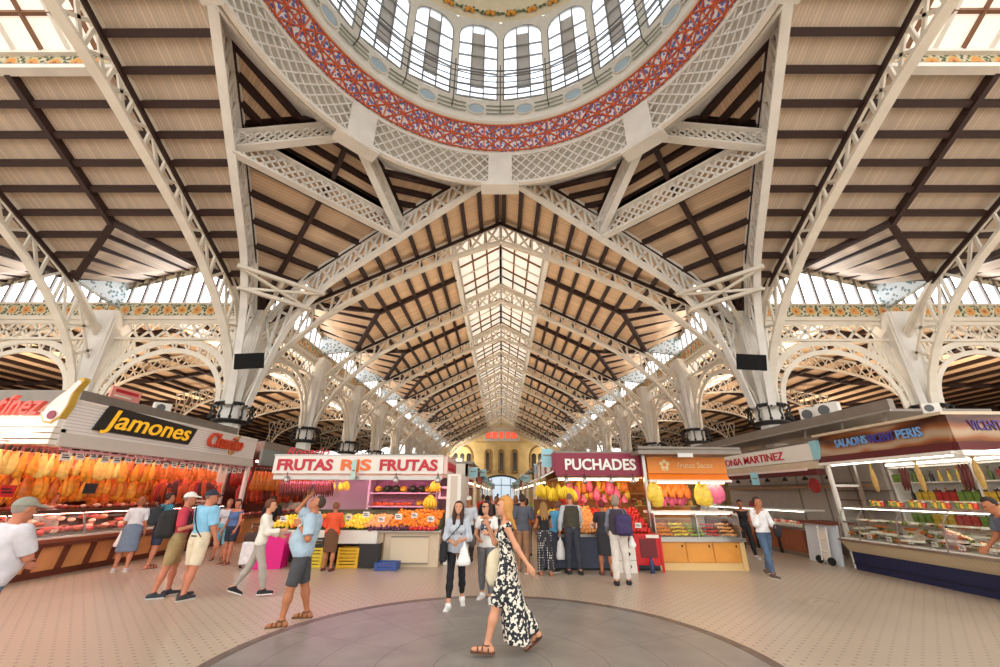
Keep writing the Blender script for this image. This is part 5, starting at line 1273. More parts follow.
MB().slab([(-.06, 0, .0), (.1, 0, .0), (.12, 0, .16), (0, 0, .16)], (0, 3.4, 0)).build('awning', M_MAROON, t); bx(-.08, .1, 0, 3.4, -.06, 0, 'awning_edge', M_OFFWHITE, t); bx(-.03, .35, -.02, 3.42, .68, .74, 'cap', M_BEIGE, t)
t = thing('fascia', 'brown marbled fascia reading VICENT PERIS turned towards the camera', 'fascia', (RX, 7.8, 2.5))
bx(.05, 4, 0, .2, .16, .68, 'board', M_WAVE, t); text('VICENT', .27, mat('dark_violet_letter', (70, 40, 110), .3), (.42, -.012, .38), TX, t, width=.62, bold=.03); text('PERIS', .27, mat('blue_letter', (60, 90, 190), .3), (1.1, -.012, .38), TX, t, width=.55, bold=.03)
bx(0, 4, -.06, .1, 0, .15, 'awning', M_MAROON, t); bx(0, 4, -.08, .1, -.1, -.0, 'awning_edge', M_OFFWHITE, t); bx(-.05, 4, -.02, .3, .68, .74, 'cap', M_BEIGE, t)
t = thing('stall_roof', 'long grey sheet metal roof edge above the right stalls', 'roof', (9.3, 9.4, 3.56))
bx(0, .14, 0, 10.2, 0, .3, 'parapet', M_GREYMETAL, t); bx(.14, 2.4, 0, 10.2, 0, .06, 'sheet', M_GREYMETAL, t); bx(-.02, 0, 0, 10.2, 0, .05, 'edge_strip', M_STEEL, t)
for y in (.3, 1.6, 3.0): MB().bar((.1, y, 0), (-.2, y - .3, -.3), .05, .04).build('bracket', M_GREYMETAL, t)
t = thing('counter', 'long counter of the salted goods stall with navy base and beige front', 'counter', (RX, 5.6, 0))
CL = 5.6
bx(.08, .9, 0, CL, 0, .4, 'base', M_NAVYBASE, t); bx(.06, .9, 0, CL, .12, .15, 'base_line', mat('deep_navy_line', (20, 24, 50), .5), t)
MB().slab([(.05, 0, .4), (.0, 0, .46), (-.12, 0, .64), (.3, 0, .64), (.3, 0, .4)], (0, CL, 0)).build('front_panel', stripes('beige_ribbed_panel', (202, 184, 152), (176, 158, 128), 'Y', .09, .12), t)
bx(-.16, .9, -.02, CL + .02, .64, .69, 'worktop', M_STEEL, t); bx(.6, .66, 0, CL, 0, .64, 'inner_wall', M_GREYMETAL, t)
t = thing('display_case', 'wide glass display case of salted fish and olives on the right counter', 'display case', (RX, 5.6, .69))
MB().slab([(-.1, 0, 0), (-.1, CL, 0), (.0, CL, .5), (.0, 0, .5)], (.006, 0, 0)).slab([(.0, 0, .5), (.0, CL, .5), (.2, CL, .72), (.2, 0, .72)], (.006, 0, 0)).build('glass', M_GLASS, t)
bx(.18, .9, 0, CL, .72, .75, 'top_glass', M_GLASS, t); bx(.15, .2, 0, CL, .71, .76, 'top_rail', M_STEEL, t); bx(.1, .5, 0, CL, .38, .39, 'mid_shelf', M_GLASS, t); bx(.08, .11, 0, CL, .36, .4, 'shelf_rail', M_STEEL, t)
for y in (0, 1.0, 2.0, 3.0, 4.0, 5.0, 5.58): MB().bar((-.1, y, 0), (.0, y, .5), .02, .02).bar((.0, y, .5), (.2, y, .72), .02, .02).build('divider', M_STEEL, t)
bx(-.1, .9, 0, CL, 0, .02, 'bed', M_OFFWHITE, t); bx(.19, .22, .05, CL - .05, .685, .705, 'added_case_lamp', M_TUBE_WHITE, t)  # tube added to lift the dark interior of the case
for i in range(14):
    o = bpy.data.objects.new('tray', TRAYM); col.objects.link(o); o.location = (RX + .28, 5.8 + i * .39, .71); o.rotation_euler.z = R(90); tag(o, 'steel tray in the salted goods display case', 'tray', 'salted goods trays')
OLIVE = blob_mesh('olive', mat('green_olive', (120, 124, 50), .3, var=.2), (1, 1.2, 1), .05); COD = MB().slab([(-.18, -.06, 0), (.1, -.1, 0), (.22, -.02, 0), (.22, .03, 0), (.08, .1, 0), (-.18, .06, 0)], (0, 0, .035)).mesh('salt_cod', mat('salt_cod_white', (232, 224, 206), .5, var=.12, vscale=10))
ROE = blob_mesh('roe_bar', mat('amber_roe', (206, 112, 48), .35, var=.2), (1.8, .6, .5)); PICK = blob_mesh('pickle', mat('dark_pickle', (70, 66, 36), .3, var=.3), (1.5, .7, .6), .06)
for me, nm, lab, off in ((OLIVE, 'olive', 'green olive heap piece', 0), (COD, 'salt_cod', 'white slab of salt cod', .1), (ROE, 'roe_bar', 'amber bar of cured roe', .2), (PICK, 'pickle', 'dark pickle', .05)):
    goods(me, [(RX + .05 + q, 5.7 + off + k * .2, .77 + q * .45) for k in range(27) for q in [rng.uniform(0, .5)]], nm, lab + ' on the bed of the salted goods case', nm.replace('_', ' '), lab + 's on the bed')
    goods(me, [(RX + .22 + rng.uniform(0, .22), 5.7 + off + k * .33, 1.12) for k in range(16)], nm, lab + ' on the glass shelf of the salted goods case', nm.replace('_', ' '), lab + 's on the glass shelf', scl=(.7, .9))
for i in range(3): goods(JARS[i], [(RX + .45 + .1 * (k % 2), 5.8 + k * .25 + i * .08, 1.45) for k in range(20)], 'jar', ['red', 'golden', 'green'][i] + ' jar standing on top of the salted goods case', 'jar', ['red', 'golden', 'green'][i] + ' jars on the case', scl=(.7, .95))
t = thing('shelf_unit', 'white back shelves of bottles and packets in the salted goods stall', 'shelf', (10.4, 5.2, 0))
bx(.4, .5, 0, 6, 0, 3.0, 'back_panel', mat('white_back_panel', (222, 222, 212), .5), t)
for z in (1.05, 1.55, 1.98, 2.35): bx(0, .4, 0, 6, z, z + .03, 'shelf', M_OFFWHITE, t)
for y in (0, 2, 4, 6): bx(0, .4, y - .02, y + .02, 1, 2.7, 'upright', M_OFFWHITE, t)
for i in range(4):
    goods(BOTS[i], [(10.5 + .12 * (k % 2), 5.4 + k * .105, 1.08 + .5 * z - .07 * (z == 2)) for z in range(3) for k in range(54) if (k // 5 + z) % 4 == i], 'bottle', ['green', 'red', 'yellow', 'dark'][i] + ' bottle on the back shelves of the salted goods stall', 'bottle', ['green', 'red', 'yellow', 'dark'][i] + ' bottles of the salted goods stall', scl=(.9, 1.1))
PKT = MB().box((0, 0, .12), (.05, .16, .24)).box((-.028, 0, .14), (.004, .1, .08)).mesh('packet', mat('dark_printed_packet', (60, 50, 48), .4, var=.4, vscale=16))
goods(PKT, [(10.45, 5.7 + k * .32, 1.58) for k in range(16)], 'packet', 'dark packet leaning on the middle shelf of the salted goods stall', 'packet', 'dark packets', rot=0)
for i, (c, nm) in enumerate((((176, 44, 40), 'red'), ((206, 170, 60), 'yellow'), ((110, 140, 60), 'green'))):
    pk = MB().box((0, 0, .1), (.05, .13, .2)).box((-.028, 0, .12), (.004, .09, .07)).mesh('packet', mat('packet_' + nm, c, .4, var=.3, vscale=16))
    goods(pk, [(10.44, 5.5 + k * .16, 1.58 + (.43 if (k // 6 + i) % 2 else 0)) for k in range(36) if (k // 3) % 3 == i], 'packet', nm + ' packet on the middle shelves of the salted goods stall', 'packet', nm + ' packets', rot=0)
    goods(pk, [(10.4, 5.45 + k * .17, 1.08) for k in range(33) if (k // 3 + 1) % 3 == i], 'packet', nm + ' packet on the lowest back shelf of the salted goods stall', 'packet', nm + ' lower packets', rot=0)
HANGFISH = MB().lathe([(.01, -.55), (.05, -.5), (.07, -.3), (.05, -.12), (.02, -.04), (.05, .02)], n=8, M=Matrix.Diagonal((1, .4, 1))).mesh('dried_fish', mat('dried_fish_skin', (186, 150, 84), .5, var=.2, vscale=10), True)
goods(HANGFISH, [(RX + .5, 6.9 + k * 1.15, 2.4, R(90)) for k in range(4)], 'dried_fish', 'golden dried fish hanging over the salted goods counter', 'fish', 'hanging dried fish', scl=(.8, 1.2)); goods(SAUS[1], [(RX + .75, 7.2 + k * 1.3, 2.3, R(90)) for k in range(3)], 'sausage_string', 'dark cured sausage hanging over the salted goods counter', 'sausage', 'hanging dark sausages')
goods(CARD_W, [(RX - .02, 5.9 + k * .5, .73, R(-90)) for k in range(10)], 'price_card', 'white price card inside the salted goods case', 'card', 'salted goods price cards')
for i, x in enumerate((8.85, 10.3)): lamp((x, 5.4, 2.44), (x, 11.1, 2.44), M_TUBE_WHITE, ['white strip lamp under the near right awning', 'white strip lamp over the bottle shelves'][i], .025)
t = thing('post', 'pale leaning end frame of the salted goods stall', 'post', (8.8, 11.2, 0)); bx(0, .08, 0, .08, 0, 2.5, 'upright', M_OFFWHITE, t); bx(.7, .76, 0, .06, .9, 2.5, 'upright', M_STEEL, t); bx(0, .76, .02, .06, 1.9, 1.96, 'crossbar', M_OFFWHITE, t)
# black screens on the columns
for s in (-1, 1):
    t = thing('screen', f'flat black screen hung on the {"left" if s < 0 else "right"} corner column', 'screen', (XC + s * 9.35, 13.9, 5.87), R(-12 * s))
    MB().box((0, 0, .38), (.98, .08, .58), M=Matrix.Rotation(R(s * 7), 3, 'Y') @ Matrix.Rotation(R(8), 3, 'X')).build('panel', mat('black_screen', (7, 6, 6), .95), t)
    MB().bar((0, .04, .4), (s * 1.2, 1.7, .5), .06, .06).build('bracket', M_BLACK, t)

def added_uplight(x, y, z, label, e, colr=(1, .84, .66)):  # invented fixtures, added to brighten the nave and aisle ceilings
    t = thing('flood_lamp', label, 'lamp', (x, y, z)); MB().lathe([(.1, 0), (.2, .05), (.26, .28)], n=16).build('housing', M_GREYMETAL, t, True); MB().lathe([(.23, .26), (.23, .27)], n=16).build('lens', mat('flood_lens', (255, 244, 220), .3, emit=6, ecol=(255, 240, 210)), t)
    MB().tube([(0, 0, -.12), (0, 0, .04)], .04, 6).build('foot', M_BLACK, t)
    ld = bpy.data.lights.new('flood', 'SPOT'); ld.energy = e; ld.spot_size = R(140); ld.spot_blend = .9; ld.color = colr; ld.shadow_soft_size = .2
    lo = bpy.data.objects.new('flood', ld); col.objects.link(lo); lo.parent = t; lo.location = (0, 0, .3); lo.rotation_euler = (R(180), 0, 0)
for s in (-1, 1):
    for k in range(7): added_uplight(s * 4.2, 18.3 + 7.2 * k, 3.05, f'added flood lamp aimed at the nave ceiling, {side_word(s)} corridor stall roofs, {ORD[k]} from the front', 900)
    for k in range(3): added_uplight(s * 14.5, 20 + 10 * k, 3.4, f'added flood lamp aimed up at the aisle ceiling on the {side_word(s)}, {ORD[k]} from the front', 2600)
    for k in range(2): added_uplight(s * 25.5, 21 + 12 * k, 3.4, f'added flood lamp aimed up at the outer aisle ceiling, {side_word(s)} side, {ORD[k]} from the front', 2600)
# ------------------------------------------------------------------ 5. corridor stalls
CS = [(16.5, 5.5, (226, 216, 200), 'cream'), (23, 5.5, (176, 60, 50), 'brick red'), (29.5, 5.5, (214, 206, 196), 'pale grey'), (36, 5.5, (206, 196, 180), 'warm grey'), (42.5, 6, (226, 206, 150), 'straw yellow'), (50, 7, (206, 200, 190), 'light stone'), (59, 8, (150, 70, 60), 'dull red')]
fr_sets = [(F_OR, 'orange'), (F_TOM, 'tomato'), (F_LEM, 'lemon'), (F_GAP, 'green_apple')]
for s in (-1, 1):
    for i, (y0, l, rgb, cn) in enumerate(CS):
        if s > 0: rgb, cn = CS[(i + 3) % 7][2:]
        x = -1.35 if s < 0 else 1.7; w = s
        sd = 'left' if s < 0 else 'right'; m = mat('stall_' + cn.replace(' ', '_'), rgb, .5)
        t = thing('market_stall', f'{cn} corridor stall on the {sd}, {ORD[i]} beyond the front stalls', 'stall', (x, y0, 0))
        X = lambda a, b_: (min(w * a, w * b_), max(w * a, w * b_))
        bx(*X(0, .9), 0, l, 0, .85, 'counter', M_BEIGE if i % 2 else M_WOODPANEL, t); bx(*X(-.05, .95), 0, l, .85, .9, 'worktop', M_STEEL, t)
        bx(*X(3.3, 3.4), 0, l, 0, 2.5, 'wall', M_PINKLITWALL if i % 2 else M_DARKWALL, t); bx(*X(0, .1), -.05, l, 2.3, 2.8, 'fascia', m, t); bx(*X(-.2, 3.6), -.05, l + .05, 2.8, 2.9, 'roof', M_GREYMETAL, t)
        bx(*X(0, 3.4), -.05, .05, 2.3, 2.8, 'end_fascia', m, t); bx(*X(.02, .12), 0, .12, 0, 2.3, 'post', M_OFFWHITE, t); bx(*X(.02, .12), l - .12, l, 0, 2.3, 'post', M_OFFWHITE, t)
        lamp((x + s * .5, y0 + .2, 2.25), (x + s * .5, y0 + l - .2, 2.25), M_TUBE_WHITE if i % 2 else M_TUBE_WARM, f'strip lamp of the {cn} corridor stall on the {sd}, {ORD[i]} beyond the front stalls', .04)
        if i < 3:
            for q in range(2):
                me, nm = fr_sets[(i + q + (s > 0)) % 4]
                goods(me, [(x + s * (.2 + .11 * a), y0 + .3 + q * l / 2 + .16 * b_, .96 + .05 * (a % 2)) for a in range(3) for b_ in range(int(l / 2 / .3))], nm, f'{nm.replace("_", " ")} on the {cn} corridor stall at the {sd}', nm.replace('_', ' '), f'{nm}s of corridor stall {cn} {sd}', scl=(2, 2.4))
        for q in range(1):
            t2 = thing('flag_sign', f'pale blue number sign projecting over the corridor on the {sd}, {ORD[min(11, i * 2 + q)]} from the front', 'sign', (x - s * (.2 + .1 * (i % 2)), y0 + .3, 2.3 + .14 * ((i * 2 + (s > 0)) % 3))); 
            bx(-.17, .17, 0, .04, 0, .36, 'board', MATS['pale_blue_sign'], t2); bx(-.12, .12, -.008, 0, .2, .25, 'text_bar', M_GREYMETAL, t2); bx(-.2, .2, 0, .03, .36, .39, 'bracket', M_STEEL, t2)
t2 = thing('flag_sign', 'pale blue sign hung at the corner of the PUCHADES side board', 'sign', (1.3, 11.7, 2.4)); bx(-.16, .16, 0, .03, 0, .5, 'board', MATS['pale_blue_sign'], t2); bx(-.12, .12, -.008, 0, .3, .34, 'text_bar', M_GREYMETAL, t2)
t2 = thing('flag_sign', 'small pale green sign hung in front of the RJS letters', 'sign', (-4.05, 11.3, 2.05)); bx(-.06, .06, 0, .02, 0, .5, 'board', mat('pale_green_sign', (170, 206, 196), .5), t2); bx(-.04, .04, -.006, 0, .2, .24, 'text_bar', M_GREYMETAL, t2)
# ================================================================== PEOPLE
# Each body and garment is one closed surface grown from blended tapering limbs (an implicit field polygonised on a grid).
V3 = lambda *a: np.array(a, float)
def rotm(ax, deg):
    a = R(deg); c, s = math.cos(a), math.sin(a)
    return np.array({'x': [[1, 0, 0], [0, c, -s], [0, s, c]], 'y': [[c, 0, s], [0, 1, 0], [-s, 0, c]], 'z': [[c, -s, 0], [s, c, 0], [0, 0, 1]]}[ax], float)
class Field:
    def __init__(s): s.ops = []
    def cone(s, a, b, ra, rb, k=.02, M=None, sc=None, c0=None, sub=False):
        """Round cone a-b; M, sc, c0: evaluate in a rotated frame squashed by sc about c0."""
        s.ops.append(('sub' if sub else 'add', 'cone', (np.array(a, float), np.array(b, float), ra, rb, M, sc, c0), k)); return s
    def ell(s, c, r, M=None, k=.015, sub=False): s.ops.append(('sub' if sub else 'add', 'ell', (np.array(c, float), np.array(r, float), M), k)); return s
    def rbox(s, c, half, rad, M=None, k=.01, sub=False): s.ops.append(('sub' if sub else 'add', 'box', (np.array(c, float), np.array(half, float), rad, M), k)); return s
    def clip(s, p, n): n = np.array(n, float); s.ops.append(('clip', 'pl', (np.array(p, float), n / np.linalg.norm(n)), 0)); return s
    def bounds(s):
        lo, hi = np.full(3, 9e9), np.full(3, -9e9)
        for op, kind, a, k in s.ops:
            if op != 'add': continue
            l, h = s.bb(kind, a); lo = np.minimum(lo, l); hi = np.maximum(hi, h)
        return lo, hi
    @staticmethod
    def bb(kind, a):
        if kind == 'cone':
            m = max(a[2], a[3]) * (1.0 if a[5] is None else max(1, max(a[5])))
            return np.minimum(a[0], a[1]) - m, np.maximum(a[0], a[1]) + m
        if kind == 'ell': m = max(a[1]); return a[0] - m, a[0] + m
        m = float(np.linalg.norm(a[1])) + a[2]; return a[0] - m, a[0] + m
    @staticmethod
    def dist(kind, a, P):
        if kind == 'cone':
            A, Bb, ra, rb, M, sc, c0 = a
            if M is not None:
                P = (P - c0) @ M / sc; A = (A - c0) @ M / sc; Bb = (Bb - c0) @ M / sc
            d = Bb - A; L2 = max(float(d @ d), 1e-9); t = np.clip(((P - A) @ d) / L2, 0, 1)
            return np.linalg.norm(P - A - t[..., None] * d, axis=-1) - (ra + (rb - ra) * t)
        if kind == 'ell':
            c, r, M = a; q = P - c
            if M is not None: q = q @ M
            q = q / r; n = np.linalg.norm(q, axis=-1); return (n - 1) * float(min(r)) * .9 + (n - 1) * float(np.mean(r)) * .1
        c, h, rad, M = a; q = P - c
        if M is not None: q = q @ M
        q = np.abs(q) - h; return np.linalg.norm(np.maximum(q, 0), axis=-1) + np.minimum(q.max(axis=-1), 0) - rad
    def grid(s, h, wr=0):
        lo, hi = s.bounds(); lo = lo - 3 * h; n = np.ceil((hi + 3 * h - lo) / h).astype(int) + 1
        ax = [lo[i] + h * np.arange(n[i]) for i in range(3)]
        F = np.full(n, 1.0)
        for op, kind, a, k in s.ops:
            if op == 'clip':
                p, nn = a
                pl = ((ax[0] - p[0]) * nn[0])[:, None, None] + ((ax[1] - p[1]) * nn[1])[None, :, None] + ((ax[2] - p[2]) * nn[2])[None, None, :]
                F = np.maximum(F, pl); continue
            l, u = s.bb(kind, a); m = k + 4 * h
            i0 = np.maximum(0, np.floor((l - m - lo) / h).astype(int)); i1 = np.minimum(n, np.ceil((u + m - lo) / h).astype(int) + 1)
            if (i1 <= i0).any(): continue
            sl = tuple(slice(i0[j], i1[j]) for j in range(3))
            P = np.stack(np.meshgrid(*[ax[j][sl[j]] for j in range(3)], indexing='ij'), -1)
            d = s.dist(kind, a, P); f = F[sl]
            if op == 'add':
                w = np.maximum(k - np.abs(f - d), 0) / max(k, 1e-6); F[sl] = np.minimum(f, d) - w * w * k * .25
            else:
                w = np.maximum(k - np.abs(f + d), 0) / max(k, 1e-6); F[sl] = np.maximum(f, -d) + w * w * k * .25
        if wr:
            X, Y, Z = ax[0][:, None, None], ax[1][None, :, None], ax[2][None, None, :]
            F = F + wr * (np.sin(31 * Z + 9 * X + 4 * np.sin(11 * Y + 7 * Z)) * .6 + np.sin(23 * X - 17 * Z + 5 * np.sin(13 * Y)) * .4)
        return F, lo, h
    def mesh_data(s, h, wr=0):
        F, lo, h = s.grid(h, wr); nx, ny, nz = F.shape; neg = F < 0
        cnt = np.zeros((nx - 1, ny - 1, nz - 1), np.float32); acc = np.zeros((nx - 1, ny - 1, nz - 1, 3), np.float32)
        C = lambda a, i, j, k: a[i:nx - 1 + i, j:ny - 1 + j, k:nz - 1 + k]
        for axis in range(3):
            for p in (0, 1):
                for q in (0, 1):
                    o = [0, 0, 0]; oth = [t for t in range(3) if t != axis]; o[oth[0]] = p; o[oth[1]] = q; e = list(o); e[axis] = 1
                    f0, f1 = C(F, *o), C(F, *e); cr = C(neg, *o) != C(neg, *e)
                    t = np.where(cr, f0 / np.where(np.abs(f0 - f1) < 1e-9, 1, f0 - f1), 0)
                    cnt += cr
                    for d in range(3): acc[..., d] += np.where(cr, t if d == axis else o[d], 0)
        has = cnt > 0; idx = np.full(has.shape, -1, np.int64); idx[has] = np.arange(int(has.sum()))
        base = np.stack(np.nonzero(has), -1); V = (base + acc[has] / cnt[has][:, None]) * h + lo
        quads = []
        for axis in range(3):
            sl0 = [slice(1, -1)] * 3; sl0[axis] = slice(0, -1); sl1 = list(sl0); sl1[axis] = slice(1, None)
            a, b_ = neg[tuple(sl0)], neg[tuple(sl1)]
            for flip, m in ((False, a & ~b_), (True, ~a & b_)):
                w = np.stack(np.nonzero(m), -1)
                if not len(w): continue
                w[:, [t for t in range(3) if t != axis]] += 1
                u, v = (axis + 1) % 3, (axis + 2) % 3
                cs = []
                for du, dv in ((-1, -1), (0, -1), (0, 0), (-1, 0)):
                    c = w.copy(); c[:, u] += du; c[:, v] += dv; cs.append(idx[c[:, 0], c[:, 1], c[:, 2]])
                q = np.stack(cs, -1); quads.append(q[:, ::-1] if flip else q)
        return V, np.concatenate(quads) if quads else np.zeros((0, 4), int)
def np_mesh(name, parts, mats):
    """parts: [(V, quads)] joined into ONE mesh."""
    Vs, Qs, k = [], [], 0
    for V, Q in parts: Vs.append(V); Qs.append(Q + k); k += len(V)
    V = np.concatenate(Vs).astype(np.float32); Q = np.concatenate(Qs).astype(np.int32)
    me = bpy.data.meshes.new(name); me.vertices.add(len(V)); me.vertices.foreach_set('co', V.ravel())
    me.loops.add(len(Q) * 4); me.loops.foreach_set('vertex_index', Q.ravel()); me.polygons.add(len(Q))
    me.polygons.foreach_set('loop_start', np.arange(0, len(Q) * 4, 4, dtype=np.int32)); me.polygons.foreach_set('use_smooth', np.ones(len(Q), bool))
    me.materials.append(mats); me.update(); me.validate(); return me
def np_obj(name, parts, m, parent):
    o = bpy.data.objects.new(name, np_mesh(name, parts, m)); col.objects.link(o); o.parent = parent; return o
def fmat(key, rgb, rough=.8): return mat('cloth_' + key, rgb, rough, var=.12, vscale=9)
SKINS = {'fair': (212, 152, 118), 'tan': (180, 114, 78), 'red': (196, 124, 94), 'deep': (160, 100, 70)}
def pattern_mat(kind):
    if kind == 'floral':
        m, nt, b, tc = nodes_of('floral_black_white_cloth', (230, 226, 214), .8)
        v = N(nt, 'ShaderNodeTexVoronoi'); v.inputs['Scale'].default_value = 22; nt.links.new(tc.outputs['Object'], v.inputs['Vector'])
        n = N(nt, 'ShaderNodeTexNoise'); n.inputs['Scale'].default_value = 26; n.inputs['Detail'].default_value = 2; nt.links.new(tc.outputs['Object'], n.inputs['Vector'])
        c = mixcol(nt, math_(nt, 'GREATER_THAN', math_(nt, 'ADD', n.outputs['Fac'], math_(nt, 'MULTIPLY', v.outputs['Distance'], .25)), .60), srgb(236, 228, 212), srgb(34, 38, 46))
        nt.links.new(c, b.inputs['Base Color']); return m
    if kind == 'stripe': return stripes('blue_striped_shirt_cloth', (166, 176, 190), (206, 210, 216), 'X', .022, .5, .8)
    if kind == 'dots':
        m, nt, b, tc = nodes_of('black_white_patterned_cloth', (40, 40, 46), .8)
        mp = N(nt, 'ShaderNodeMapping'); mp.inputs['Scale'].default_value = (26, 26, 20); nt.links.new(tc.outputs['Object'], mp.inputs[0])
        v = N(nt, 'ShaderNodeTexVoronoi'); v.inputs['Scale'].default_value = 1; v.inputs['Randomness'].default_value = .15; nt.links.new(mp.outputs[0], v.inputs['Vector'])
        nt.links.new(mixcol(nt, math_(nt, 'LESS_THAN', v.outputs['Distance'], .33), srgb(44, 44, 50), srgb(206, 202, 196)), b.inputs['Base Color']); return m
    if kind == 'print':
        m, nt, b, tc = nodes_of('white_tee_with_dark_print', (232, 230, 226), .8)
        sp = N(nt, 'ShaderNodeSeparateXYZ'); nt.links.new(tc.outputs['Object'], sp.inputs[0]); n = N(nt, 'ShaderNodeTexNoise'); n.inputs['Scale'].default_value = 18; nt.links.new(tc.outputs['Object'], n.inputs['Vector'])
        a = math_(nt, 'LESS_THAN', math_(nt, 'ABSOLUTE', sp.outputs[0]), .09); z = math_(nt, 'LESS_THAN', math_(nt, 'ABSOLUTE', math_(nt, 'SUBTRACT', sp.outputs[2], 1.13)), .12); f = math_(nt, 'GREATER_THAN', sp.outputs[1], 0)
        msk = math_(nt, 'MULTIPLY', math_(nt, 'MULTIPLY', a, z), math_(nt, 'MULTIPLY', f, math_(nt, 'GREATER_THAN', n.outputs['Fac'], .46)))
        nt.links.new(mixcol(nt, msk, srgb(232, 230, 226), srgb(70, 74, 90)), b.inputs['Base Color']); return m
    if kind == 'denim':
        m, nt, b, tc = nodes_of('washed_blue_denim', (70, 92, 124), .85)
        n = N(nt, 'ShaderNodeTexNoise'); n.inputs['Scale'].default_value = 5; n.inputs['Detail'].default_value = 5; nt.links.new(tc.outputs['Object'], n.inputs['Vector'])
        nt.links.new(mixcol(nt, n.outputs['Fac'], srgb(38, 54, 84), srgb(104, 130, 160)), b.inputs['Base Color']); return m
PM = {}
def cm(c):
    if isinstance(c, str):
        if c not in PM: PM[c] = pattern_mat(c)
        return PM[c]
    return fmat('%d_%d_%d' % c, c)

